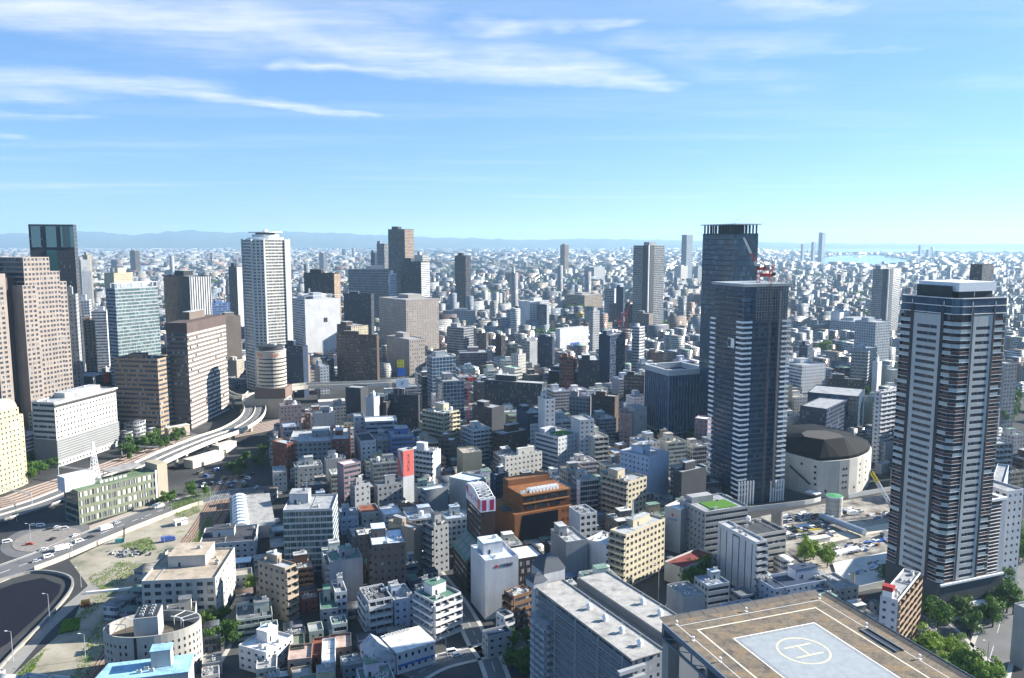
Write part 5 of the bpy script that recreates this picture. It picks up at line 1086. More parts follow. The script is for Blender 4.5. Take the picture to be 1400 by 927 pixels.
    for k in range(n):
        xa_, xb_ = -W+W*k/n+.06, -W+W*(k+1)/n-.06; b.q([(xa_,.02,z-.02),(xb_,.02,z-.02),(xb_,1.5,z+.35),(xa_,1.5,z+.35)], wk); b.q([(xb_,.02,z-.1),(xa_,.02,z-.1),(xa_,1.5,z+.27),(xb_,1.5,z+.27)], wk)
        ya_, yb_ = -D*k/n-.06, -D*(k+1)/n+.06; b.q([(.02,yb_,z-.02),(1.5,yb_,z+.35),(1.5,ya_,z+.35),(.02,ya_,z-.02)], wk); b.q([(.02,ya_,z-.1),(1.5,ya_,z+.27),(1.5,yb_,z+.27),(.02,yb_,z-.1)], wk)
    b.build('edge_walkway', t)
    b = MB(); st = M('steel')
    b.bar((-W,1.5,z+.36), (1.5,1.5,z+.36), .07, st); b.bar((1.5,1.5,z+.36), (1.5,-D,z+.36), .07, st)
    b.box((-W-.15,-D/2), (0,1), D/2, .14, z-1.0, z+.06, st); b.box((-W-.15,-D/2), (0,1), D/2, .14, z-3.4, z-2.9, st)
    for k in range(10):
        y = -D*k/9; b.bar((-W-.15,y,z-3.2), (-W-.15,y,z-.9), .14, st)
        if k < 9: b.bar((-W-.15,y,z-3.2), (-W-.15,y-D/9,z-.9), .1, st)
    b.box((-W/2,-.2), (1,0), W/2, .14, z-3.4, z-.5, st); b.build('edge_truss', t)
    b = MB(); b.box((-W+1.2,-1.0), (1,0), 1.25, 1.1, 0, z-3.4, wallmat())
    for y in (-12,-24,-36): b.box((-W+1.0,y), (1,0), .45, .45, 0, z-3.4, wallmat())
    b.build('support_column', t, color=(.45,.42,.38))
    b = MB(); b.prism([(-W+6,-D),(-4,-D),(-4,-6),(-W+6,-6)], 0, z-6, facade('glass'), roofmat()); b.build('building_body', t, color=(.1,.12,.14))
    for (x, y) in ((-W+2,-1.6),(-W*.52,-1.4),(-1.6,-1.5),(-1.7,-14.5),(-1.7,-27),(-W+2,-16),(-W+2,-30),(-W+1.6,-8)):
        b = MB(); b.bar((x,y,z), (x,y,z+.55), .09, M('white'), 6); b.cyl((x,y), .2, z+.55, z+.85, M('white'), 8); b.cyl((x,y), .3, z, z+.08, M('white'), 8); b.build('edge_lamp', t)
    b = MB(); b.box((-2.9,-19.5), (0,1), 4.2, .8, z+.012, z+.05, M('dark')); b.box((-2.1,-19.5), (0,1), 4.4, .1, z+.012, z+.25, st); b.box((-3.75,-19.5), (0,1), 4.4, .1, z+.012, z+.25, st); b.build('stair_hatch', t)
helipad()

# --- long apartment block with two wings, centre bottom
def long_apartments():
    z = 44.0; n1 = gnd(864.8, 901, z); f1 = gnd(735.7, 803.8, z); d = (f1-n1); d.z = 0; v = d.normalized(); u = Vector((v.y,-v.x,0)); a = math.atan2(u.y,u.x)
    t = thing('apartment_building', 'long grey apartment block with access galleries and broad blue grey roof, bottom centre', 'apartment building', (n1.x,n1.y,0), a)
    q = gnd(903, 886.9, z)-n1; W1 = q.dot(u); Ln = d.length
    e = gnd(905.7, 866, z)-n1; x2 = e.dot(u); W2 = 13.0
    foot(Vector((n1.x,n1.y)), Vector((u.x,u.y)), Vector((v.x,v.y)), Ln, x2+W2+1, z)
    print('LONG', math.degrees(a), Ln, W1, x2)
    gr = (.36,.38,.40); W = wallmat(); nf = 14; fh = z/nf
    w = MB(); w.q([(0,Ln,0),(0,0,0),(0,0,z),(0,Ln,z)], facade('balc'), [(0,0),(Ln/3.2,0),(Ln/3.2,nf),(0,nf)])
    w.q([(0,0,0),(W1,0,0),(W1,0,z),(0,0,z)], facade('gridS'), [(0,0),(4,0),(4,nf),(0,nf)]); w.q([(W1,0,0),(W1,Ln,0),(W1,Ln,z),(W1,0,z)], facade('balc'), [(0,0),(Ln/3.2,0),(Ln/3.2,nf),(0,nf)]); w.q([(W1,Ln,0),(0,Ln,0),(0,Ln,z),(W1,Ln,z)], W)
    w.build('wall', t, color=gr)
    for k in range(nf):
        b = MB(); zz = k*fh; b.box((-.75,Ln/2), (0,1), Ln/2, .75, zz-.1, zz+.12, W); b.box((-1.45,Ln/2), (0,1), Ln/2, .06, zz+.12, zz+.3, W); b.box((-1.45,Ln/2), (0,1), Ln/2, .06, zz+1.05, zz+1.2, W)
        for y in np.arange(0, Ln, 1.1): b.box((-1.45,y), (0,1), .035, .035, zz+.3, zz+1.05, W)
        b.box((-.9,-.9), (1,0), 5, .7, zz-.1, zz+1.1, W); b.build('gallery', t, color=(.42,.44,.46))
    b = MB()
    for y in np.linspace(3, Ln-1, 5): b.box((-1.6,y), (1,0), .14, .14, 0, z, W)
    b.build('downpipe', t, color=(.55,.55,.55))
    for i, (x0, x1, zz, y0) in enumerate(((-1.2, W1, z, 0), (x2, x2+W2, z-.7, 3))):
        b = MB(); b.box(((x0+x1)/2,(Ln+y0)/2), (1,0), (x1-x0)/2, (Ln-y0)/2+1, zz, zz+.3, roofmat())
        for x in (x0+.1, x1-.1): b.box((x,(Ln+y0)/2), (0,1), (Ln-y0)/2+1, .12, zz+.3, zz+.75, W)
        b.build('roof', t, color=(.40,.385,.36))
        for k in range(4 if i == 0 else 3):
            y = 5+k*9.5+i*5; x = (x0+x1)/2+1.5; b = MB(); b.cyl((x,y), 1.0, zz+.3, zz+1.6, M('white'), 10, r2=.6); b.cyl((x,y), 1.2, zz+1.6, zz+2.5, M('white'), 10, r2=.3); b.bar((x,y,zz+2), (x,y,zz+4.5), .05, M('metal')); b.bar((x-.9,y,zz+3.6), (x+.9,y,zz+3.9), .05, M('metal')); b.build('roof_ventilator', t)
    w = MB(); w.prism([(x2,3),(x2+W2,3),(x2+W2,Ln+2),(x2,Ln+2)], 0, z-.7, facade('grid')); w.build('wing_wall', t, color=gr)
    b = MB(); b.prism([(W1+.4,4),(x2-.1,4),(x2-.1,Ln),(W1+.4,Ln)], 0, z-3, M('concd')); b.build('link_block', t)
    # hipped dark roofs over the far stair towers
    for (cx, cy, s, hh, b0) in ((8.5,Ln+7,4.6,5.0,4.2),(0.5,Ln+2.0,2.9,2.4,2.6)):
        b = MB(); b.box((cx,cy), (1,0), s, s, 0 if s > 4 else z, z+b0, W); ph = b.build('stair_tower', t, color=(.6,.6,.6))
        b = MB(); c = [(cx-s-.3,cy-s-.3),(cx+s+.3,cy-s-.3),(cx+s+.3,cy+s+.3),(cx-s-.3,cy+s+.3)]; m = [(cx-s*.6,cy-s*.6),(cx+s*.6,cy-s*.6),(cx+s*.6,cy+s*.6),(cx-s*.6,cy+s*.6)]; zt = z+b0
        for k in range(4):
            k2 = (k+1)%4; b.q([(*c[k],zt),(*c[k2],zt),(*m[k2],zt+hh*.75),(*m[k],zt+hh*.75)], M('concd') if 0 else plain('dark_slate_roof', (.05,.06,.075), .6, .3)); b.q([(*m[k],zt+hh*.75),(*m[k2],zt+hh*.75),(cx,cy,zt+hh)], plain('dark_slate_roof', 0))
        b.build('hipped_roof', ph)
    # lower annex with balconies at the near left
    P = at(748, 853, 268); a2 = a; q = Vector((P.x,P.y,0))-Vector((n1.x,n1.y,0))
    z2 = 35.0; P = gnd(748, 855, z2); q = Vector((P.x-n1.x,P.y-n1.y,0)); x, y = q.dot(u), q.dot(v); w = MB(); Lw, Rw = 12, 5.5
    w.prism([(x,y),(x+Rw,y),(x+Rw,y+Lw),(x,y+Lw)], 0, z2, facade('rib'), roofmat()); w.build('annex_wall', t, color=(.4,.43,.48))
    foot(Vector((P.x,P.y)), Vector((u.x,u.y)), Vector((v.x,v.y)), Lw, Rw, z2)
    for k in range(1, 13):
        b = MB(); zz = k*z2/13
        for yy in (1.7, 5.2, 8.7): b.box((x-.6,y+yy), (0,1), 1.45, .6, zz-.1, zz+1.0, W)
        b.box((x+Rw/2,y-.5), (1,0), Rw/2, .5, zz-.1, zz+1.0, W); b.build('balcony', t, color=(.5,.52,.55))
long_apartments()

# --- orange stepped office with a black glass front
def orange():
    P = gnd(702, 762); P = Vector((1.5, 428, 0)); a = R_(27); t = thing('office_building', 'orange tiled office with stepped top storeys and a huge black glass front', 'office building', P, a)
    R, L = 37, 30; u = Vector((math.cos(a),math.sin(a))); v = Vector((-u.y,u.x)); foot(Vector((P.x,P.y))-u*4, u, v, L, R+4, 28)
    c = (.25,.10,.035); W = wallmat(); h1 = at(702, 704, 428).z; h2 = at(716, 676, 434).z; print('ORANGE', h1, h2)
    w = MB(); w.prism([(0,0),(R,0),(R,L),(-4,L)], 0, h1, W, roofmat()); w.build('wall', t, color=c)
    g = MB(); g.q([(2.2,-.12,0),(R-9,-.12,0),(R-9,-.12,h1-1.2),(2.2+2.5,-.12,h1-1.2)], plain('black_curtain_glass', (.005,.006,.010), .25, .12)); g.q([(R-9,-.12,0),(R-9,0,0),(R-9,0,h1-1.2),(R-9,-.12,h1-1.2)], W); g.build('glass_front', t)
    w = MB(); wall_face(None, Vector((5.5,1.5,0)), UX, -UY, R-5.5-.5, h1, h2, 'blank', False, 4, 4, None, w, t, 400, c); w.prism([(5.5,1.5),(R-.5,1.5),(R-.5,L-4),(5.5,L-4)], h1, h2, W, roofmat()); w.build('upper_storeys', t, color=c)
    hh = (h2-h1)
    for r_ in range(2):
        for k in range(4 if r_ else 3):
            g = MB(); x0 = (7+k*7.4) if r_ else (7.5+k*8.2); zz = h1+hh*(.58 if r_ else .12); g.box((x0+3,1.45), (1,0), 2.9, .08, zz, zz+hh*.26, M('carglass')); g.build('window', t)
    for k in range(2):
        b = MB(); b.box((R/2+2.5,1.2), (1,0), R/2-3.2, .35, h1+hh*(.46+.48*k), h1+hh*(.53+.48*k), W); b.build('ledge', t, color=(.32,.15,.055))
    for k in range(4):
        g = MB(); g.box((R-5+(k%2)*3.4,-.1), (1,0), .45, .1, h1-3-(k//2)*5, h1-1.6-(k//2)*5, plain('dark_red_panel', (.2,.03,.02), .5)); g.build('window', t)
    for k in range(9):
        b = MB(); x = 12+k*2.2; b.box((x,5.5), (1,0), .7, 2.0, h2, h2+1.9, M('white')); b.box((x+.5,5.5), (1,0), .2, 2.1, h2+1.9, h2+2.2, M('white')); b.build('cooling_unit', t)
    for x in (7, 9.4): ac_unit(t, x, 4.5, h2, UX, 1.3)
    b = MB(); b.prism([(6,L-10),(R-3,L-10),(R-3,L-3),(6,L-3)], h2, h2+3.6, W, roofmat()); b.build('penthouse', t, color=(.25,.11,.05))
    b = MB(); b.box((-1.2,10), (1,0), 2.5, 3.5, h1, h1+1.2, M('dark')); b.build('roof_unit', t)
orange()

# --- round walled building, bottom left
def round_building():
    z = 20.0; c = gnd(209, 852, z); rx = 62/1089*(c.y*_c+(H_-z)*_s); ry = rx*.62; t = thing('office_building', 'round pale walled building with an open sunken roof and equipment block, bottom left', 'office building', (c.x,c.y,0), R_(14))
    FP.append(([Vector((c.x-rx,c.y-ry)),Vector((c.x+rx,c.y-ry)),Vector((c.x+rx,c.y+ry)),Vector((c.x-rx,c.y+ry))], z))
    n = 48; E = lambda q, f=1: (rx*f*math.cos(q), ry*f*math.sin(q)); w = MB(); W = wallmat(); col = (.52,.50,.45)
    for k in range(n):
        a0, a1 = 2*math.pi*k/n, 2*math.pi*(k+1)/n
        w.q([(*E(a0),0),(*E(a1),0),(*E(a1),z),(*E(a0),z)], W); w.q([(*E(a0,.965),z),(*E(a0),z),(*E(a1),z),(*E(a1,.965),z)], W); w.q([(*E(a1,.965),z-5),(*E(a0,.965),z-5),(*E(a0,.965),z),(*E(a1,.965),z)], W)
    w.build('wall', t, color=col)
    b = MB(); b.q([(*E(2*math.pi*k/n,.97),z-4.5) for k in range(n)], plain('sunken_roof_tar', (.10,.085,.07), .9, .1)); b.build('sunken_roof', t)  # sunken roof in dark brown tar
    for fl in range(5):
        for k in range(20):
            a0 = math.pi*(1.08+.84*k/19); 
            if abs(a0-1.42*math.pi) < .1: continue
            p = Vector((*E(a0,1.002),0)); p2 = Vector((*E(a0+.045,1.002),0)); zz = z-4.6-fl*2.9
            g = MB(); g.q([p+UZ*zz, p2+UZ*zz, p2+UZ*(zz+1.25), p+UZ*(zz+1.25)], M('carglass')); g.build('window', t)
    b = MB(); q = 1.42*math.pi; p = Vector(E(q,1.0)); b.box(p, (1,0), .5, .2, 0, z-.2, M('dark')); b.build('groove', t)
    b = MB(); b.box((-1.2,-1.5), (1,0), 4.4, 5.2, z-4.5, z+5.6, W); pb = b.build('equipment_block', t, color=(.58,.57,.53))
    b = MB(); b.box((-1.2,-1.5), (1,0), 4.0, 4.8, z+5.6, z+5.75, M('dark')); b.build('roof_grating', pb)
    for i in range(2):
        for k in range(4): ac_unit(pb, -3.0+i*3.4, -5+k*2.4, z+5.7, UX, .75)
    b = MB()
    for q in (0.1,.5,.9,2.3,2.8): b.bar((*E(q,.97),z), (*E(q,.62),z-.6), .14, M('white')); b.bar((*E(q,.62),z-.6), (*E(q,.62),z-4.5), .14, M('white'))
    for k in range(8): b.bar((*E(.0+k*.13,.62),z-.6), (*E(.13+k*.13,.62),z-.6), .14, M('white'))
    b.build('roof_frame', t)
    # blue roof and the small white hut below it
    t = thing('office_building', 'low building with a bright pale blue roof on the bottom edge', 'office building', (*gnd(125, 935, 15).to_2d(), 0), R_(14)); P = gnd(125,935,15); zz = 15
    foot(Vector((P.x,P.y)), Vector((1,0)), Vector((0,1)), 14, 30, 15)
    b = MB(); b.prism([(0,0),(32,0),(32,12.5),(3,12.5)], 0, zz, wallmat()); b.build('wall', t, color=(.6,.62,.62))
    b = MB(); b.prism([(-.4,-.4),(32.4,-.4),(32.4,12.9),(2.6,12.9)], zz, zz+.35, roofmat()); b.build('roof', t, color=(.30,.52,.66))
    b = MB(); b.box((22,8), (1,0), 3.4, 2.6, zz+.35, zz+6.5, wallmat()); hh = b.build('stair_hut', t, color=(.66,.66,.64)); b = MB(); b.box((22,8), (1,0), 3.7, 2.9, zz+6.5, zz+6.8, roofmat()); b.build('roof', hh, color=(.30,.52,.66))
    for k in range(3): ac_unit(t, 15+k*2.1, 3+k%2*2, zz+.35, UX, .9)
round_building()
# roof pergola of the off-white building and the stair tower of the bottom white one are part of their kits

# --- arched warehouse
def warehouse():
    P = gnd(316, 727, 6); a = R_(66); t = thing('warehouse', 'long warehouse with a grey roof and white ribbed vault beside the rail yard', 'warehouse', (P.x,P.y,0), R_(20))
    foot(Vector((P.x,P.y)), Vector((math.cos(R_(20)),math.sin(R_(20)))), Vector((-math.sin(R_(20)),math.cos(R_(20)))), 62, 30, 8)
    b = MB(); b.prism([(0,0),(24,0),(24,58),(0,58)], 0, 7.5, wallmat()); b.build('wall', t, color=(.55,.55,.55))
    b = MB(); rm = roofmat(); b.q([(10,-.3,7.5),(24.3,-.3,7.5),(24.3,58,8.5),(10,58,8.5)], rm); b.q([(-.3,-.3,7.5),(1,-.3,7.5),(1,58,8),(-.3,58,8)], rm); b.build('roof', t, color=(.36,.35,.33))
    b = MB(); n = 8
    for k in range(n):
        a0, a1 = math.pi*k/n, math.pi*(k+1)/n; p = lambda q, y: (5.5-4.5*math.cos(q), y, 7.5+3.0*math.sin(q))
        b.q([p(a0,0), p(a1,0), p(a1,58), p(a0,58)], M('white'))
        b.q([p(a0,0), (5.5,0,7.5), p(a1,0)], M('white'))
    vt = b.build('vaulted_roof', t)
    for k in range(9):
        b = MB(); y = 3+k*6; 
        for j in range(1, n-1): a0, a1 = math.pi*j/n, math.pi*(j+1)/n; p = lambda q, yy: (5.5-4.6*math.cos(q), yy, 7.5+3.1*math.sin(q)); b.q([p(a0,y), p(a1,y), p(a1,y+2.6), p(a0,y+2.6)], plain('skylight_blue', (.12,.2,.26), .3, .5))
        b.build('skylight', vt)
warehouse()
P = gnd(290, 772, 5); t = thing('loading_canopy', 'low white loading canopy in front of the long white building', 'canopy', (P.x,P.y,0), R_(14)); foot(Vector((P.x,P.y)), Vector((.97,.24)), Vector((-.24,.97)), 7, 20, 5)
b = MB(); b.box((9,3), (1,0), 10, 3.4, 4.6, 5.0, M('white')); b.build('roof', t); b = MB()
for x in (0,6,12,18): b.bar((x,0,0), (x,0,4.6), .15, M('metal'))
b.build('post', t)

# --- chimneys and silo at the construction site
def stack(px, py, z, r, lab, name, mat, top=None, n=20, ribs=0):
    c = gnd(px, py, z); t = thing(name, lab, name.replace('_',' '), (c.x,c.y,0)); b = MB(); b.cyl((0,0), r, 0, z, mat, n, M('dark')); b.build('shaft', t)
    b = MB(); 
    for k in range(int(z//3)): b.cyl((0,0), r+.08, 1+k*3, 1.25+k*3, M('concd'), n)
    b.build('ring_band', t)
    if top: b = MB(); b.cyl((0,0), r+.15, z, z+.8, M('white'), n, top); b.cyl((0,0), r*.8, z+.8, z+1.3, top, n, r2=.1); b.build('cap', t)
    return t
stack(1141, 679, 12, 4.9, 'large pale cylindrical shaft with a green top in the construction site', 'ventilation_silo', M('conc'), plain('green_cover', (.06,.24,.10), .7))
stack(1063, 698, 15, 3.3, 'grey concrete shaft rising behind the white black slit building', 'ventilation_shaft', M('concd'))
stack(1166, 783, 9, 1.0, 'small grey chimney on the low beige building corner', 'chimney', M('concd'))
stack(791, 655, 26, 1.1, 'slim white flue beside the orange stepped office', 'flue', M('white'))
# ------------------------------------------------------------------ ground, water, hills
def sheet(name, pts, z, mat):
    b = MB(); b.q([(p[0],p[1],z) for p in pts], mat); return struct(b.build(name))
g = NT('city_ground'); pos = g.objpos()
n1 = g.noise(.012, 8, pos, .6); n2 = g.noise(.2, 5, pos)
col = g.ramp(n1, [(.35,(.028,.030,.034)), (.5,(.045,.046,.048)), (.62,(.085,.085,.08)), (.7,(.025,.042,.016))])
col = g.mix(g.math('MULTIPLY', n2, .5), col, (.07,.07,.068)); g.bsdf(col, .95, .1)
gx = [-36000,-12000,-5000,-2500,-1500]+list(range(-1200,1201,150))+[1500,2500,5000,12000,36000]; gy = list(range(-600,1801,150))+[2500,4000,7000,12000,20000,36000]
b = MB()
for i in range(len(gx)-1):
    for j in range(len(gy)-1): b.q([(gx[i],gy[j],0),(gx[i+1],gy[j],0),(gx[i+1],gy[j+1],0),(gx[i],gy[j+1],0)], g.m)
struct(b.build('ground'))
w = NT('bay_water'); nz = w.noise(.02, 4, w.objpos()); bp = w.n('ShaderNodeBump'); bp.inputs['Strength'].default_value = .25; bp.inputs['Distance'].default_value = 1.0; w.l(nz, bp.inputs['Height'])
p = w.bsdf((.04,.10,.14), .12, .6); w.l(bp.outputs[0], p.inputs['Normal'])
def gp(pts, z=0): return [gnd(x, y, z) for x, y in pts]
sheet('bay_water', gp([(1128,352),(1150,349.5),(1200,349),(1216,352),(1250,357),(1232,362),(1246,369),(1180,373),(1150,372),(1120,364)]), .9, w.m)
b = MB(); b.q([(5200,12500,.9),(34000,17000,.9),(34000,35500,.9),(9000,35500,.9)], w.m); struct(b.build('sea_water'))
def hills():
    R = random.Random(5); D0 = 24000
    prof = [(-400,320),(-250,316),(-60,318),(0,319),(26,317),(52,320),(80,316),(100,315),(145,316.5),(181,321),(220,316),(270,313.6),(310,317),(350,316),(385,314.8),(455,317.5),(520,320.5),(567,322),(600,324),(650,324.5),(703,327),(760,326.5),(807,325),(860,326.5),(950,328.5),(1050,330.5),(1150,332.5),(1300,333.2),(1500,333.5)]
    xs = [q[0] for q in prof]; ys = [q[1] for q in prof]; n = 260; vs = []; fs = []; me = bpy.data.meshes.new('hills'); m = 9
    for i in range(n+1):
        x = -400+1900*i/n; y = np.interp(x, xs, ys)+.35*math.sin(i*1.3)+.25*math.sin(i*.61+2)
        top = at(x, y, D0)
        for j in range(m+1):
            f = j/m; dd = -4500+9000*f; hh = top.z*max(0, 1-abs(dd)/4500)**.8*(1+.0*f) if j != m//2+0 else top.z*.93
            vs.append((top.x*(D0+dd)/D0, D0+dd, max(-5, hh*(1 + (R.random()-.5)*.12*(abs(dd)>400)))))
    for i in range(n):
        for j in range(m): a = i*(m+1)+j; fs.append((a, a+m+1, a+m+2, a+1))
    me.from_pydata(vs, [], fs); me.polygons.foreach_set('use_smooth', [True]*len(fs)); h = NT('wooded_hills'); h.bsdf(h.ramp(h.noise(.0008, 5, h.objpos()), [(.4,(.035,.055,.03)),(.6,(.06,.075,.045))]), .95, .05)
    me.materials.append(h.m); struct(obj('hills', me))
hills()
# ------------------------------------------------------------------ roads, yard, rails, expressway
def ribbon(b, pts, w, z, mat, th=0.0):
    """flat strip along a list of (x,y) or (x,y,z) with mitred joints"""
    P = [Vector((p[0],p[1])) for p in pts]; Z = [p[2] if len(p) > 2 and abs(p[2]) > .5 else z for p in pts]; L = []; 
    for i, p in enumerate(P):
        d = (P[min(i+1,len(P)-1)]-P[max(i-1,0)]).normalized(); nn = Vector((-d.y,d.x))*w/2; L.append((p+nn, p-nn))
    for i in range(len(P)-1):
        (a, c), (a2, c2) = L[i], L[i+1]; b.q([(c.x,c.y,Z[i]),(c2.x,c2.y,Z[i+1]),(a2.x,a2.y,Z[i+1]),(a.x,a.y,Z[i])], mat)
        if th:
            b.q([(a.x,a.y,Z[i]-th),(a2.x,a2.y,Z[i+1]-th),(c2.x,c2.y,Z[i+1]-th),(c.x,c.y,Z[i]-th)], mat)
            b.q([(a.x,a.y,Z[i]),(a2.x,a2.y,Z[i+1]),(a2.x,a2.y,Z[i+1]-th),(a.x,a.y,Z[i]-th)], mat); b.q([(c.x,c.y,Z[i]-th),(c2.x,c2.y,Z[i+1]-th),(c2.x,c2.y,Z[i+1]),(c.x,c.y,Z[i])], mat)
    if th:
        for i in (0, -1):
            (a, c) = L[i]; b.q([(a.x,a.y,Z[i]),(c.x,c.y,Z[i]),(c.x,c.y,Z[i]-th),(a.x,a.y,Z[i]-th)], mat)
def smooth(pts, k=5):
    """Catmull-Rom through the points"""
    P = [Vector(p) for p in pts]; out = []
    for i in range(len(P)-1):
        p0, p1, p2, p3 = P[max(i-1,0)], P[i], P[i+1], P[min(i+2,len(P)-1)]
        for j in range(k):
            t = j/k; out.append(.5*((2*p1)+(p2-p0)*t+(2*p0-5*p1+4*p2-p3)*t*t+(3*p1-p0-3*p2+p3)*t**3))
    return out+[P[-1]]
def offs(pts, o):
    R = []
    for i, p in enumerate(pts):
        d = (pts[min(i+1,len(pts)-1)]-pts[max(i-1,0)]); d = Vector((d.x,d.y,0)).normalized(); R.append(Vector((p.x-d.y*o, p.y+d.x*o, p.z)))
    return R
asph = plain('road_asphalt', (.13,.13,.13), .9, .2, 0, .3, .12); line = plain('road_paint', (.75,.75,.72), .7)
def wallrib(b, pts, w, z0, z1, mat):
    P = offs(pts, w/2); Q = offs(pts, -w/2)
    for i in range(len(P)-1):
        a, a2, c, c2 = P[i], P[i+1], Q[i], Q[i+1]; f = lambda p, z: (p.x,p.y,p.z+z)
        b.q([f(c,z0),f(c2,z0),f(c2,z1),f(c,z1)], mat); b.q([f(a2,z0),f(a,z0),f(a,z1),f(a2,z1)], mat); b.q([f(c,z1),f(c2,z1),f(a2,z1),f(a,z1)], mat)
    for i in (0,-1): b.q([f(P[i],z0),f(Q[i],z0),f(Q[i],z1),f(P[i],z1)], mat)
ZONES = []       # places kept free of filler buildings, as ground polygons
def keep(px): ZONES.append([(q.x,q.y) for q in gp(px)])
keep([(-120,930),(-120,655),(60,640),(150,618),(240,590),(335,572),(365,580),(365,660),(330,700),(300,740),(270,760),(190,790),(140,840),(140,930)])
keep([(300,535),(600,515),(600,552),(470,575),(380,590),(330,590)])
keep([(1020,700),(1235,668),(1240,800),(1180,830),(1120,812),(1050,755)])
keep([(1230,700),(1500,690),(1500,960),(1150,960),(1240,840)])
keep([(588,905),(720,870),(790,960),(560,960)]); keep([(985,620),(1210,600),(1215,690),(1000,705)])
keep([(840,575),(990,590),(985,625),(850,622)]); keep([(850,790),(960,770),(990,800),(900,850)])
keep([(1370,540),(1410,540),(1410,640),(1370,630)]); keep([(620,780),(690,900),(640,920),(600,800)])
def yard():
    y = NT('sandy_yard'); pos = y.objpos(); n = y.noise(.05, 7, pos, .65); n2 = y.noise(.6, 4, pos)
    c = y.ramp(n, [(.34,(.13,.15,.09)),(.42,(.27,.24,.18)),(.6,(.40,.355,.28)),(.70,(.14,.18,.06))]); c = y.mix(y.math('MULTIPLY', n2, .45), c, (.24,.22,.18)); y.bsdf(c, .95, .1)
    sheet('yard_ground', gp([(300,668),(262,693),(180,725),(95,766),(120,800),(100,850),(10,930),(110,940),(165,860),(205,800),(255,752),(300,690)]), .03, y.m)
    b = MB(); ballast = M('rust')
    tr = smooth([tuple(gnd(x, yy)) for x, yy in ((118,935),(150,900),(195,820),(232,775),(262,735),(285,700),(300,672),(312,650))])
    for k in range(-1, 3): ribbon(b, offs(tr, -k*4.6-2), 4.3, .05+.004*k, ballast)
    o = struct(b.build('track_bed'))
    t = tag(obj('railway_track', None), 'set of railway tracks curving past the sandy yard', 'railway track'); r = MB(); sl = MB()
    for k in range(-1, 3):
        mid = offs(tr, -k*4.6-2)
        for s in (-.72, .72): wallrib(r, offs(mid, s), .12, .08, .26, M('metal'))
    r.build('rail', t)
    # main line behind the olive building
    b = MB(); ml = smooth([tuple(gnd(x, yy)) for x, yy in ((-160,705),(0,690),(70,668),(165,636),(240,608),(330,590),(430,571),(560,556),(640,548))])
    for k in range(-3, 4): ribbon(b, offs(ml, k*5), 4.9, .05+.003*k, ballast)
    struct(b.build('track_bed_main')); 
    t = tag(obj('railway_track', None), 'broad band of rusty main line tracks running behind the olive building', 'railway track'); r = MB()
    for k in range(-3, 4):
        for s in (-.72, .72): wallrib(r, offs(offs(ml, k*5), s), .14, .08, .28, M('metal'))
    r.build('rail', t)
    for k, f in enumerate((6, 12, 17, 21)):
        p = ml[f]; d = (ml[f+1]-ml[f]).normalized(); t = thing('overhead_gantry', 'steel portal gantry over the main line tracks, %s from the left edge' % ('first','second','third','fourth')[k], 'gantry', (p.x,p.y,0), math.atan2(d.y,d.x)+math.pi/2, 'rail portal gantries'); b = MB()
        for x in (-19, 19): b.bar((x,0,0), (x,0,8.5), .25, M('metal'))
        b.build('post', t); b = MB(); b.lattice((-19,0,8), (19,0,8), .9, 18, .07, M('metal')); b.build('beam', t)
yard()
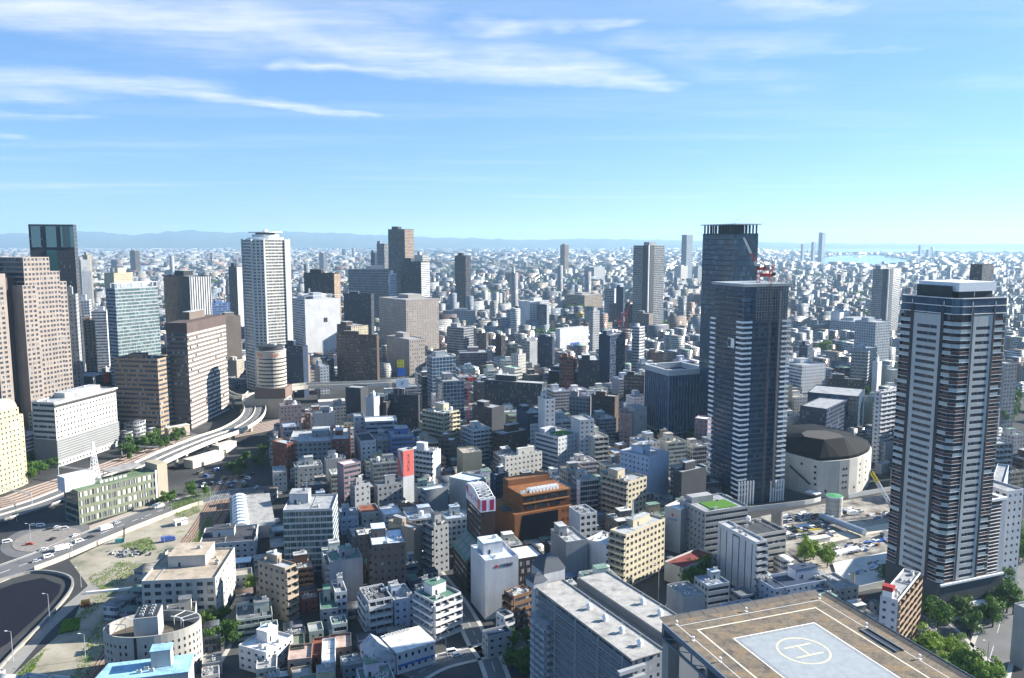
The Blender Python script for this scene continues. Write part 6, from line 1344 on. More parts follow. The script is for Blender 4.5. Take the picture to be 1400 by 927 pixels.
def roads():
    # curved surface road past the olive building
    c = smooth([tuple(gnd(x, yy)) for x, yy in ((-190,850),(-90,820),(0,784),(60,762),(115,739),(170,717),(215,700),(252,687),(290,679),(340,673),(390,669)) ])
    b = MB(); ribbon(b, c, 20, .10, asph); struct(b.build('curved_road')); b = MB()
    for o in (-9.4, 0, 9.4):
        L = offs(c, o)
        if o: ribbon(b, L, .3, .13, line)
        else:
            for i in range(0, len(L)-1, 2): ribbon(b, L[i:i+2], .35, .13, line)
    struct(b.build('road_marking'))
    b = MB(); wallrib(b, offs(c, -13)[12:38], .7, 0, 2.6, plain('sandy_concrete_wall', (.46,.40,.32), .9, .1, 0, .15, .2)); tag(b.build('retaining_wall'), 'low sand coloured wall along the curved road above the yard', 'wall')
    b = MB(); wallrib(b, offs(c, -11)[2:40], .5, .06, .25, M('conc')); wallrib(b, offs(c, 11)[2:40], .5, .06, .25, M('conc')); struct(b.build('road_kerb'))
    b = MB(); b.prism([(p.x,p.y) for p in gp([(122,724),(232,684),(231,681),(122,719)])], .0, .14, plain('pavement_slabs', (.36,.30,.25), .9, .1, 0, .2, .5)); struct(b.build('pavement'))
    # traffic island with planting
    is_ = [gnd(64+48*math.cos(q), 738+15*math.sin(q)-8*math.cos(q)) for q in np.linspace(0, 2*math.pi, 30)[:-1]]
    b = MB(); ro = [gnd(66+66*math.cos(q), 739+23*math.sin(q)-10*math.cos(q)) for q in np.linspace(0, 2*math.pi, 30)[:-1]]
    b.q([(p.x,p.y,.045) for p in reversed(ro)], asph); struct(b.build('loop_road'))
    b = MB(); b.prism([(p.x,p.y) for p in is_][::-1], .05, .2, plain('island_gravel', (.22,.20,.18), .95, .1, 0, .4, .5)); struct(b.build('traffic_island'))
    # sunken basin at the lower left
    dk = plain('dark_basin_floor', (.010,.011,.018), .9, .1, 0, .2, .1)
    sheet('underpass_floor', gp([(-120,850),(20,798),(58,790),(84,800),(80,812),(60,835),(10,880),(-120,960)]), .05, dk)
    b = MB(); wallrib(b, smooth([tuple(gnd(x, yy)) for x, yy in ((-120,832),(0,795),(50,783),(92,789),(98,806),(70,842),(20,893),(-40,960))]), 1.0, 0, 1.4, M('concd')); tag(b.build('basin_wall'), 'grey curb wall looping around the dark sunken basin', 'wall')
    b = MB(); wallrib(b, smooth([tuple(gnd(x, yy)) for x, yy in ((-70,985),(0,912),(36,880),(60,850),(94,817))]), .35, .6, 1.2, plain('tan_rail_paint', (.6,.48,.3), .6)); tag(b.build('guard_rail'), 'long pale guard rail between the basin and the yard track', 'guard rail')  # guard rail in pale tan paint
    b = MB(); ribbon(b, smooth([tuple(gnd(x, yy)) for x, yy in ((-40,975),(26,900),(60,862),(95,830),(130,800))]), 6, .055, M('concd')); struct(b.build('service_path'))
    b = MB(); p, q = gnd(118, 812), gnd(182, 806); d = (q-p).normalized(); b.box(((p+q)/2).to_2d(), d.to_2d(), (q-p).length/2, .5, .04, 1.1, M('white')); tag(b.build('barrier_wall'), 'short white barrier lying across the sandy yard', 'barrier')
    # blue expressway ramp heading down to the left, in shade
    pth = smooth([tuple(gnd(x, yy, 1.0)) for x, yy in ((-220,760),(-60,722),(0,705),(60,686),(120,662),(170,645))]); b = MB(); ribbon(b, pth, 20, 1.0, asph, 1.0); struct(b.build('ramp_road')); b = MB()
    for o in (-10, 0, 10): wallrib(b, offs(pth, o), .4, 0, 1.0, M('conc'))
    tag(b.build('ramp_barrier'), 'concrete barriers lining the shaded ramp road left of the olive building', 'barrier')
    # streets between the blocks
    for nm, pts, wd in (('street', ((560,927),(600,906),(650,893),(700,880),(722,872)), 9), ('street', ((700,990),(672,905),(655,880),(640,850),(618,815),(590,780)), 7), ('street', ((250,960),(290,900),(330,830),(352,795),(372,770)), 7),
                        ('street', ((1260,840),(1300,880),(1345,930),(1370,980)), 15), ('street', ((1345,930),(1368,850),(1385,790),(1400,745)), 13), ('street', ((880,900),(905,850),(960,800),(985,780)), 7)):
        c = smooth([tuple(gnd(x, yy)) for x, yy in pts]); b = MB(); ribbon(b, c, wd, .04, asph); struct(b.build(nm)); b = MB()
        ribbon(b, offs(c, wd/2+.9), 1.8, .13, M('conc'), .12); ribbon(b, offs(c, -wd/2-.9), 1.8, .13, M('conc'), .12); struct(b.build('pavement')); b = MB()
        for i in range(0, len(c)-1, 2): ribbon(b, c[i:i+2], .15, .055, line)
        struct(b.build('road_marking'))
    b = MB(); p = gnd(1358, 910); 
    for k in range(7): q = gnd(1347+k*3.6, 905+k*1.5); b.box(q.to_2d(), (.5,.86), 1.9, .35, .04, .058, line)
    struct(b.build('zebra_crossing'))
roads()
# elevated expressway curve
def expressway():
    lite = plain('pale_parapet', (.62,.57,.47), .8, .2, 0, .1, .2); zed = 12.0
    def via(pts, w, lab, group, piers, z=12.0, inner=True, wallh=1.6):
        c = smooth([tuple(gnd(x, y, z)) for x, y in pts], 6); t = tag(obj('expressway_viaduct', None, None, (0,0,0)), lab, 'viaduct', group)
        b = MB(); ribbon(b, c, w, z, asph, 1.6); b.build('deck', t)
        for o in (-w/2-.15, w/2+.15): b = MB(); wallrib(b, offs(c, o), .45, -1.5, wallh, lite); b.build('parapet', t)
        if inner: b = MB(); wallrib(b, c, .4, .01, 1.0, lite); b.build('median_wall', t)
        b = MB()
        for i in range(0, len(c)-1, 2):
            for o in (-w/4, w/4): ribbon(b, [Vector((*q.to_2d(),z+.02)) for q in offs(c, o)[i:i+2]], .18, z+.02, line)
        b.build('lane_marking', t)
        for i in piers:
            i = min(i, len(c)-1); p = c[i]; d = (c[min(i+1,len(c)-1)]-c[max(0,i-1)]).normalized(); b = MB(); b.cyl(p.to_2d(), 1.5, 0, z-3.2, M('conc'), 14); b.box(p.to_2d(), (-d.y,d.x), w/2, 1.2, z-3.2, z-1.62, M('conc')); b.build('pier', t)
    via(((150,660),(205,633),(240,617),(282,600),(318,587),(342,572),(349,558),(345,546),(352,536)), 19, 'elevated expressway curving from the lower left up to the round banded tower', 'expressway viaducts', (4,12,18,24,30,36,42))
    via(((255,512),(290,526),(318,541),(342,541),(360,537)), 9, 'narrow elevated ramp joining the expressway at the round banded tower', 'expressway viaducts', (4,12,18), 13, False)
    via(((385,532),(420,528),(470,526.5),(530,524),(570,521),(640,516),(700,512)), 17, 'straight elevated expressway with pale side wall right of the round banded tower', 'expressway viaducts', (3,8,13,18,23), 16, True, 2.4)
expressway()
def low_box(px, py, z, w, l, a, mat, lab, name='shed', cat='shed'):
    p = gnd(px, py); t = thing(name, lab, cat, (p.x,p.y,0), R_(a)); b = MB(); b.box((w/2,l/2), (1,0), w/2, l/2, 0, z, mat); b.build('wall', t); b = MB(); b.box((w/2,l/2), (1,0), w/2+.4, l/2+.4, z, z+.4, roofmat()); b.build('roof', t, color=(.6,.58,.52)); b = MB(); b.box((w*.3,-.06), (1,0), 1.2, .06, 0, min(3,z-1), M('dark')); b.build('door', t); return t
cw = plain('cream_shed_wall', (.55,.50,.40), .85)
low_box(264, 641, 6, 30, 10, 62, cw, 'long cream shed under the expressway curve'); low_box(300, 622, 7, 18, 8, 62, cw, 'tall cream hut beside an expressway pier')
low_box(230, 600, 9, 20, 6, 50, plain('tan_wall', (.45,.36,.28), .85), 'blank tan wall block in front of the brown towers'); low_box(418, 571, 6, 28, 10, 15, plain('white_shed_wall', (.66,.64,.58), .8), 'white shed below the straight expressway'); low_box(436, 562, 9, 26, 12, 15, plain('white_shed_wall', 0), 'larger white shed below the straight expressway')
low_box(1108, 745, 2.6, 14, 4, 20, M('white'), 'white fence box at the edge of the construction site', 'site_office', 'site office')
low_box(240, 720, 3, 7, 4, 40, M('white'), 'small white hut in the sandy yard', 'site_hut', 'hut')

# ------------------------------------------------------------------ construction site
def site():
    s = NT('site_ground'); pos = s.objpos(); c = s.ramp(s.noise(.07, 8, pos, .7), [(.38,(.08,.075,.07)),(.50,(.24,.22,.19)),(.62,(.40,.37,.32)),(.7,(.16,.17,.18))]); s.bsdf(c, .95, .1)
    sheet('site_ground', gp([(1040,706),(1120,690),(1232,672),(1240,800),(1150,812),(1100,770),(1052,742)]), .05, s.m)
    b = MB(); sl = plain('pale_site_slab', (.50,.50,.47), .85, .2, 0, .2, .3); b.prism([(p.x,p.y) for p in gp([(1138,772),(1235,752),(1240,798),(1150,806)])], .06, 1.0, sl); o = tag(b.build('site_slab'), 'pale concrete slab marked out in the lower part of the construction site', 'slab')
    b = MB(); b.prism([(p.x,p.y) for p in gp([(1100,738),(1235,712),(1236,722),(1110,748)])], .06, .5, plain('sand_road', (.5,.45,.36), .95, .1, 0, .15, .3)); struct(b.build('site_road'))
    R = random.Random(9); cols = [M('white'), M('conc'), M('blue'), M('metal'), M('dark'), M('rust')]
    def pile(cx, cy, sx, sy, n, lab, nm='material_stack'):
        p = gnd(cx, cy); t = thing(nm, lab, 'building materials', (p.x,p.y,0), R_(20)); b = MB()
        for k in range(n): 
            x, y = R.uniform(-sx,sx), R.uniform(-sy,sy); an = R.choice((0,.1,1.57,.3)); b.box((x,y), (math.cos(an),math.sin(an)), R.uniform(.4,2.6), R.uniform(.2,.7), .0, R.uniform(.25,1.4), R.choice(cols))
        b.build('stack', t)
    for k, (x, y, sx, sy, n, l) in enumerate(((1095,707,9,5,50,'jumbled white and red site materials near the grey shaft'),(1062,722,6,5,30,'crates stacked at the left end of the construction site'),(1125,735,10,3,40,'row of dark materials before the pale site road'),(1170,747,16,3,60,'long heap of beams beside the pale site road'),(1205,742,10,3,36,'heap of beams against the brick tower'),(1160,757,14,2,40,'rubble strip above the pale slab'),(1195,775,12,5,40,'scattered blocks on the pale slab'),(1160,785,10,4,30,'scattered boards on the near end of the pale slab'),(1205,705,8,4,20,'materials on the dark upper site floor'),(1160,700,8,4,40,'colourful machinery pile right of the large shaft'))): pile(x, y, sx, sy, n, l)
    p, q = gnd(1122, 705, 3), gnd(1182, 728, 3); t = thing('covered_walkway', 'long grey tube roofed walkway crossing the construction site diagonally', 'walkway', (p.x,p.y,0)); d = q-p; b = MB(); b.bar((0,0,3), (d.x,d.y,3), 2.0, plain('blue_grey_sheet', (.30,.36,.42), .4, .4), 10); b.build('roof_tube', t); b = MB()
    for k in range(9): b.bar((d.x*k/8,d.y*k/8,0), (d.x*k/8,d.y*k/8,2.2), .18, M('metal'))
    b.build('post', t)
    p, q = gnd(1138, 758, 1), gnd(1172, 750, 1); t = thing('covered_trench', 'white sheeted roll along the middle of the construction site', 'sheeting', (p.x,p.y,0)); d = q-p; b = MB(); b.bar((0,0,1.2), (d.x,d.y,1.2), 1.7, M('white'), 9, 1.5); b.build('sheet', t)
    t = thing('blue_tarpaulin', 'blue and green tarpaulin with a yellow edge among site vehicles', 'tarpaulin', gnd(1101, 722), R_(20)); b = MB(); b.box((0,0), (1,0), 7, 4.5, .1, .5, plain('dark_blue_sheet', (.03,.08,.17), .5)); b.build('sheet', t); b = MB(); b.box((0,-4.8), (1,0), 7, .3, .1, .9, M('yellow')); b.box((-7.3,0), (0,1), 4.5, .3, .1, .9, M('yellow')); b.build('edge_beam', t)
    for k, pts in enumerate((((1015,700),(1100,690),(1122,685)), ((1160,681),(1235,668)), ((1062,752),(1110,790),(1150,815)), ((1150,815),(1215,800)))):
        b = MB(); c = smooth([tuple(gnd(x, y)) for x, y in pts], 3); wallrib(b, c, .25, 0, 3.0, plain('site_hoarding', (.60,.60,.56), .7)); tag(b.build('site_fence'), ('white hoarding along the far left edge of the site','white hoarding along the far right edge of the site','hoarding along the near left edge of the site','hoarding between the site and the helipad')[k], 'fence')
    # lattice boom crane, red crawler and the big mobile crane at the right
    p = gnd(1224, 704); t = thing('crawler_crane', 'crawler crane with a red, white and yellow lattice boom left of the brick tower', 'crane', p); q = at(1192, 646, p.y-2)-p; b = MB()
    for k, m in enumerate(('red','white','white','yellow')): b.lattice(Vector(q)*(k/4)+UZ*1.5*(1-k/4), Vector(q)*((k+1)/4)+UZ*1.5*(1-(k+1)/4), 1.9, 5, .16, M(m))
    b.build('boom', t); b = MB(); b.box((0,0), (1,.3), 3, 1.5, 1.2, 3.6, M('red')); b.build('cab', t); b = MB(); b.box((0,1.7), (1,.3), 3, .45, 0, 1.2, M('dark')); b.box((0,-1.7), (1,.3), 3, .45, 0, 1.2, M('dark')); b.build('crawler_track', t)
    p = gnd(1383, 768); t = thing('mobile_crane', 'tall mobile crane with a white and orange telescopic boom right of the brick tower', 'crane', p); q = at(1356, 672, p.y+4)-p; m_ = Vector(q)*.3+UZ*2; b = MB(); b.bar((0,0,2.5), m_, .8, M('orange'), 6, .7); b.build('boom_base', t); b = MB(); b.bar(m_, q, .5, M('white'), 6, .32); b.build('boom', t); b = MB(); b.box((0,0), (1,.5), 5, 1.4, .8, 2.2, M('orange')); b.box((2.5,1.2), (1,.5), 1.2, 1.2, 2.2, 3.8, M('orange')); b.build('carrier', t); b = MB()
    for k in range(-2, 3):
        for s in (-1, 1): c = Vector((1,.5)).normalized()*k*2+Vector((-.5,1)).normalized()*s*1.2; b.bar((c.x-.2*s,c.y,.6), (c.x+.2*s,c.y+.2,.6), .6, M('wheel'), 10)
    b.build('wheel', t)
    p = gnd(1172, 826); t = thing('excavator', 'small red excavator on the low building yard behind the helipad', 'excavator', p); b = MB(); b.box((0,0), (1,.3), 1.8, 1.1, .9, 2.4, M('red')); b.build('body', t); b = MB(); b.box((0,0), (1,.3), 2, 1.4, 0, .9, M('dark')); b.build('crawler_track', t); b = MB(); b.bar((1,0,2), (3.5,.5,4.2), .25, M('red')); b.bar((3.5,.5,4.2), (5,.8,1.5), .2, M('red')); b.build('arm', t)
site()

# ------------------------------------------------------------------ trees
def leafmat(name, c1, c2):
    t = NT(name); oi = t.n('ShaderNodeObjectInfo'); f = t.math('ADD', t.math('MULTIPLY', oi.outputs['Random'], .5), t.math('MULTIPLY', t.noise(.45, 4, t.objpos()), .6)); col = t.mix(f, c1, c2); p = t.bsdf(col, .7, .2)
    tr = t.n('ShaderNodeBsdfTranslucent'); t.l(col, tr.inputs[0]); mx = t.n('ShaderNodeMixShader'); mx.inputs[0].default_value = .25; t.l(p.outputs[0], mx.inputs[1]); t.l(tr.outputs[0], mx.inputs[2]); t.l(mx.outputs[0], t.out.inputs[0]); return t.m
LM = [leafmat('leaves_green', (.03,.085,.015), (.10,.18,.03)), leafmat('leaves_bright', (.09,.18,.018), (.20,.29,.04))]
def crown_mesh(seed, r, h, z0, n, mat, leaf=.55):
    R = np.random.RandomState(seed); lobes = []
    for k in range(14):
        a = R.uniform(0, 6.28); rr = R.uniform(0, .62)*r; lobes.append((rr*1.25*math.cos(a), rr*1.25*math.sin(a), z0+h*R.uniform(.25,.95), r*R.uniform(.24,.5)))
    vs, fs = [], []
    for i in range(n):
        L = lobes[R.randint(len(lobes))]; d = R.normal(size=3); d /= np.linalg.norm(d); q = np.array(L[:3])+d*L[3]*R.uniform(.72,1.08)*np.array((1,1,.8*h/(1.6*r) if h > r else .8))
        t1 = R.normal(size=3); t1 -= t1.dot(d)*d*.5; t1 /= np.linalg.norm(t1); t2 = np.cross(d, t1); s = leaf*R.uniform(.5,1.2); b = len(vs)
        vs += [tuple(q-t1*s), tuple(q-t2*s*.7), tuple(q+t1*s), tuple(q+t2*s*.7)]; fs.append((b,b+1,b+2,b+3))
    me = bpy.data.meshes.new('crown'); me.from_pydata(vs, [], fs); me.materials.append(mat); return me
def trunk_mesh(h, r, seed):
    R = random.Random(seed); b = MB(); b.bar((0,0,0), (0,0,h), r, M('bark'), 7, r*.6)
    for k in range(5): a = R.uniform(0,6.28); b.bar((0,0,h*R.uniform(.7,1)), (math.cos(a)*h*.5, math.sin(a)*h*.5, h*1.5), r*.45, M('bark'), 5, r*.15)
    me = bpy.data.meshes.new('trunk'); me.from_pydata(b.v, [], b.f); me.materials.append(M('bark')); return me
TV = [(crown_mesh(k, 3.2+.4*k, 5.5+.9*(k%3), 1.5, 1500, LM[k%2 if k < 4 else 0], .36), trunk_mesh(3, .22, k)) for k in range(5)]
def tree(x, y, s, k, lab, grp):
    t = thing('tree', lab, 'tree', (x,y,.05), random.uniform(0,6.28), grp); t.scale = (s,s,s*random.uniform(.9,1.25)); obj('crown', TV[k][0], t); obj('trunk', TV[k][1], t); return t
def trees(pts, lab, grp, s=(.8,1.2), ks=(0,2,4)):
    for (px, py) in pts: p = gnd(px, py); tree(p.x, p.y, random.uniform(*s), random.choice(ks), lab, grp)
Rt = random.Random(21)
def scatter(poly, n, lab, grp, s=(.8,1.2), ks=(0,2,4)):
    xs = [q[0] for q in poly]; ys = [q[1] for q in poly]; c = 0
    while c < n:
        x, y = Rt.uniform(min(xs),max(xs)), Rt.uniform(min(ys),max(ys))
        if inpoly((x,y), poly): trees([(x,y)], lab, grp, s, ks); c += 1
def inpoly(p, P):
    r = False; n = len(P)
    for i in range(n):
        (x1,y1), (x2,y2) = P[i], P[(i+1)%n]
        if (y1 > p[1]) != (y2 > p[1]) and p[0] < (x2-x1)*(p[1]-y1)/(y2-y1)+x1: r = not r
    return r
scatter([(168,612),(245,592),(262,602),(190,630),(165,632)], 22, 'leafy tree along the foot of the brown banded towers', 'trees below the brown towers', (.9,1.5))
scatter([(300,640),(366,622),(366,640),(325,655)], 14, 'round bush like tree on the verge under the expressway curve', 'trees under the expressway curve', (.8,1.3))
scatter([(30,640),(70,628),(78,650),(10,672)], 14, 'dark green tree in front of the off-white office base', 'trees by the off-white office', (.9,1.5), (0,4))
scatter([(205,690),(285,668),(285,680),(235,700)], 8, 'low green tree by the tracks at the yard end', 'trees at the yard end', (.7,1.1))
scatter([(862,608),(905,608),(900,632),(845,640)], 9, 'bright palm like tree on the small square by the green ring sign', 'trees by the green ring sign', (.7,1.1), (1,3))
scatter([(885,598),(990,606),(988,618),(900,612)], 14, 'tree in the row at the foot of the blue glass office', 'trees below the blue glass office', (.9,1.4))
trees([(822,641),(833,640),(835,647),(828,650)], 'green tree between the off-white narrow block and the bluish white block', 'trees beside the narrow block', (1,1.4), (1,2))
trees([(500,655),(512,655),(521,657),(538,656),(548,655),(506,651)], 'small sunlit tree between blocks left of the red vertical sign', 'trees left of the red sign', (.9,1.2), (1,3))
trees([(479,600),(481,610),(478,592)], 'yellow green tree left of the tall narrow pale tower', 'trees by the narrow pale tower', (1.2,1.6), (1,))
scatter([(1262,848),(1330,800),(1385,790),(1385,840),(1340,870),(1290,880)], 26, 'dark rounded street tree at the foot of the brick tower', 'trees around the brick tower', (1.0,1.6), (0,2,4))
scatter([(1262,880),(1330,905),(1372,950),(1290,950),(1250,900)], 22, 'bright yellow green tree crown in the bottom right corner', 'bright trees bottom right', (1.0,1.5), (1,3))
scatter([(1375,730),(1412,745),(1412,790),(1385,780)], 10, 'tree in shade at the right edge behind the mobile crane', 'trees at the right edge', (1,1.4), (0,4))
trees([(1100,772),(1112,765),(1128,770),(1131,776),(1104,760)], 'bright green pointed tree at the near edge of the construction site', 'trees at the construction site', (1.2,1.7), (1,3))
trees([(1210,795),(1208,790)], 'small dark bush left of the brick tower foot', 'bushes at the brick tower', (.7,.9), (4,))
scatter([(945,790),(985,785),(985,825),(935,835)], 12, 'dark tree in the shade between red roofed building and white black slit building', 'trees behind the low red roof', (1.1,1.6), (0,4))
scatter([(280,860),(318,850),(322,880),(290,890)], 6, 'dark roadside tree right of the round walled building', 'trees by the round building', (.9,1.3), (0,4))
trees([(345,805),(342,812)], 'bright small tree by the street lamp left of the beige apartment block', 'trees by the beige apartments', (.8,1.0), (1,))
scatter([(700,890),(745,870),(760,927),(690,935)], 9, 'dark tree in the corner below the long apartment block', 'trees below the long apartments', (.9,1.3), (0,4))
scatter([(640,790),(650,785),(645,800)], 1, 'small brown tree near the green flat roof', 'single trees', (.7,.8), (2,))
scatter([(1358,560),(1392,555),(1392,590),(1360,592)], 14, 'big leafy park tree right of the brick tower', 'park trees right of the brick tower', (1.6,2.6))
scatter([(1080,470),(1125,468),(1150,490),(1082,488)], 22, 'park tree behind the tower under construction', 'park trees behind the construction tower', (1.6,2.6), (0,4))
scatter([(1075,585),(1092,575),(1095,600),(1078,605)], 7, 'tall tree between the tower under construction and the dark curved block', 'trees beside the dark curved block', (1.3,1.9), (0,2))
scatter([(770,424),(792,420),(795,432),(772,430)], 12, 'clump tree in front of the beige terraced block', 'trees below the beige terraced block', (2,3), (0,4))
scatter([(1180,545),(1196,548),(1192,570),(1182,570)], 6, 'tree beside the bright white cluttered block', 'trees beside the cluttered white block', (1.3,1.9))
scatter([(60,800),(175,800),(150,835),(120,845)], 0, '', '')
# low scrub on the yard edges
def scrub():
    R = np.random.RandomState(4); vs, fs = [], []
    areas = [[(165,745),(205,735),(215,752),(175,762)], [(40,905),(62,890),(40,927),(10,940)], [(86,850),(110,845),(108,862),(80,868)], [(118,880),(140,840),(165,820),(150,870),(120,925),(95,930)], [(230,690),(262,680),(275,700),(245,712)], [(262,745),(285,705),(292,712),(270,752)], [(118,792),(165,768),(205,772),(175,790),(140,808)], [(98,850),(150,800),(182,782),(170,800),(120,846)], [(235,690),(285,668),(292,676),(262,692)]]
    for A in areas:
        xs = [q[0] for q in A]; ys = [q[1] for q in A]
        for _ in range(2200):
            x, y = R.uniform(min(xs),max(xs)), R.uniform(min(ys),max(ys))
            if not inpoly((x,y), A): continue
            p = gnd(x, y); s = R.uniform(.15,.6); a = R.uniform(0,3.14); dx, dy = math.cos(a)*s, math.sin(a)*s; b = len(vs); z = R.uniform(.05,.7)
            vs += [(p.x-dx,p.y-dy,z), (p.x+dy*.6,p.y-dx*.6,z+.2), (p.x+dx,p.y+dy,z+R.uniform(0,.5)), (p.x-dy*.6,p.y+dx*.6,z+.1)]; fs.append((b,b+1,b+2,b+3))
    me = bpy.data.meshes.new('scrub'); me.from_pydata(vs, [], fs); me.materials.append(LM[1]); tag(obj('scrub_grass', me), 'rough scrub and grass at the edges of the sandy yard', 'grass', None, 'stuff')
scrub()

# ------------------------------------------------------------------ vehicles
carpaint = objcol('car_paint', .3, .5)
def car_parts(L, W, Hh, kind):
    """body shell, glasshouse, wheel meshes"""
    b = MB(); z0 = .28; hb = Hh*.52; hx = L/2
    prof = {'car': [(-hx,z0),(-hx,hb*.95),(-hx*.82,hb),(-hx*.62,Hh*.96),(hx*.25,Hh),(hx*.52,hb*1.02),(hx*.97,hb*.85),(hx,z0)],
            'van': [(-hx,z0),(-hx,Hh*.98),(-hx*.95,Hh),(hx*.5,Hh),(hx*.75,hb*1.15),(hx*.98,hb),(hx,z0)],
            'truck': [(-hx,z0+.4),(-hx,Hh),(hx*.4,Hh),(hx*.4,Hh*.8),(hx*.92,Hh*.8),(hx,hb),(hx,z0)]}[kind]
    w = W/2; top = lambda z: w*(1 if z < hb*1.05 or kind == 'truck' else .86); n = len(prof)
    for i in range(n):
        (x, z), (x2, z2) = prof[i], prof[(i+1)%n]; b.q([(x,-top(z),z),(x,top(z),z),(x2,top(z2),z2),(x2,-top(z2),z2)], carpaint)
    b.q([(x,-top(z),z) for x, z in reversed(prof)], carpaint); b.q([(x,top(z),z) for x, z in prof], carpaint)
    g = MB(); gm = M('carglass'); zz0, zz1 = hb*1.06, Hh*.93
    if kind == 'car': xs = (-hx*.72, hx*.44)
    elif kind == 'van': xs = (-hx*.9, hx*.62)
    else: xs = (hx*.5, hx*.9); 
    if kind == 'truck': zz0, zz1 = Hh*.5, Hh*.75
    for s in (-1, 1):
        P = [(xs[0],s*(w*.99),zz0),(xs[1],s*(w*.99),zz0),(xs[1]-.35,s*(w*.9),zz1),(xs[0]+.3,s*(w*.9),zz1)]; g.q(P if s < 0 else P[::-1], gm)
    g.q([(xs[1]+.22,-w*.8,zz0),(xs[1]+.22,w*.8,zz0),(xs[1]-.28,w*.75,zz1),(xs[1]-.28,-w*.75,zz1)], gm)
    g.q([(xs[0]-.2,w*.8,zz0),(xs[0]-.2,-w*.8,zz0),(xs[0]+.1,-w*.75,zz1),(xs[0]+.1,w*.75,zz1)], gm)
    k = MB()
    for x in (-hx*.62, hx*.62):
        for s in (-1, 1): k.bar((x,s*(w-.2),.33), (x,s*(w+.02),.33), .33, M('wheel'), 10)
    return b, g, k
CAR = {}
for kd, (L, W, Hh) in dict(car=(4.4,1.75,1.45), van=(4.8,1.8,2.0), truck=(7.5,2.3,3.0)).items():
    hold = []
    bd, gl_, wh_ = car_parts(L, W, Hh, kd); merge(bd, wh_)
    for nm, m in (('body', bd), ('windows', gl_)):
        o = m.build(nm); hold.append(o.data); bpy.data.objects.remove(o)
    CAR[kd] = hold
CC = {'white':(.75,.75,.75),'silver':(.45,.46,.48),'black':(.02,.02,.022),'grey':(.15,.16,.17),'red':(.4,.03,.02),'blue':(.04,.09,.3)}
def car(px, py, ang_, kd='car', c='white', where='', grp=None, z=0.09, lab=None):
    p = gnd(px, py, z); t = thing('parked_car' if kd != 'truck' else 'truck', lab or '%s %s %s' % (c, kd, where), kd if kd != 'car' else 'car', (p.x,p.y,z), R_(ang_), grp)
    for nm, m in zip(('body','windows'), CAR[kd]): obj(nm, m, t, color=CC[c])
    return t
Rc = random.Random(17)
road_cars = [(108,741,57,'van','white','leading the queue beside the olive building'),(103,733,57,'car','white','in the far lane near the loop'),(92,748,55,'van','white','third in the queue by the retaining wall'),(84,752,52,'truck','white','with a box body near the wall gate'),(145,724,58,'truck','white','driving past the sand coloured wall'),(124,735,57,'car','black','following the white truck'),(217,694,60,'truck','white','further up the curved road'),(160,716,58,'car','silver','midway on the curved road'),(66,762,50,'van','white','near the basin wall'),(50,768,48,'car','silver','behind the van by the basin wall'),(10,742,30,'van','white','at the left edge of the loop'),(46,719,20,'car','white','first on the far side of the loop'),(56,720,15,'van','white','second on the far side of the loop'),(68,724,40,'car','black','third on the far side of the loop'),(78,722,30,'car','white','fourth on the far side of the loop'),(88,724,30,'van','silver','fifth on the far side of the loop'),(40,745,20,'car','red','on the planted island'),(60,752,35,'car','white','at the near rim of the island'),(72,738,80,'car','black','inside the loop')]
for x, y, a_, kd, c, wh in road_cars: car(x, y, a_, kd, c, wh, 'vehicles on the curved road')
for i in range(22):
    x, y = Rc.uniform(268,352), Rc.uniform(640,668); car(x, y, Rc.choice((62,152)), Rc.choice(('car','van')), c:=Rc.choice(('white','silver','black','blue')), 'parked in the shaded lot under the expressway', 'cars in the shaded lot')
for i in range(48):
    x = Rc.uniform(1072,1140); y = Rc.uniform(706,738); car(x, y, Rc.choice((20,110,24)), Rc.choice(('car','car','van','van')), Rc.choice(('white','white','silver','grey','white','black')), 'in the crowded vehicle park of the construction site', 'site vehicles')
for x, y, a_, kd, c, w_ in ((618,893,20,'van','white','parked at the street corner beside the shop'),(624,897,24,'car','white','nearest the shop, nose to the street'),(745,888,110,'car','white','in the side street beside the corner building'),(935,780,-60,'car','white','in the lot by the cream orange apartments'),(915,785,20,'car','silver','in the lot by the cream orange apartments'),(1298,886,110,'car','grey','in the dark street bottom right'),(1320,905,60,'car','white','waiting near the zebra crossing'),(1265,862,20,'van','white','under the trees by the brick tower'),(1272,868,20,'car','red','under the trees by the brick tower'),(330,815,110,'car','white','in the shaded lot left of the beige apartments'),(325,822,110,'car','silver','in the shaded lot left of the beige apartments'),(335,808,110,'van','white','in the shaded lot left of the beige apartments'),(375,716,70,'truck','white','beside the arched warehouse'),(1166,704,20,'truck','white','on the dark upper floor of the site'),(1210,733,40,'truck','grey','on the pale site road by the brick tower'),(120,829,20,'car','red','in the shade at the yard edge'),(230,740,30,'truck','blue','among scrap in the sandy yard')): car(x, y, a_, kd, c, w_)
p = gnd(117, 828); t = thing('excavator', 'small orange machine standing in the shaded yard', 'excavator', p); b = MB(); b.box((0,0), (1,.4), 1.8, 1.2, .8, 2.6, M('orange')); b.build('body', t); b = MB(); b.box((0,0), (1,.4), 2.0, 1.4, 0, .8, M('dark')); b.build('crawler_track', t)
p = gnd(178, 757); t = thing('scrap_heap', 'grey heap of scrap and rubble in the sandy yard', 'scrap heap', p); b = MB(); R2 = random.Random(2)
for k in range(90): q = Vector((R2.gauss(0,5), R2.gauss(0,2.5))); b.box(q, (R2.random(),R2.random()-.5), R2.uniform(.2,1.2), R2.uniform(.1,.5), 0, R2.uniform(.2,1.6), R2.choice([M('concd'),M('metal'),M('dark'),M('conc')]))
o = b.build('rubble', t); o['kind'] = 'stuff'
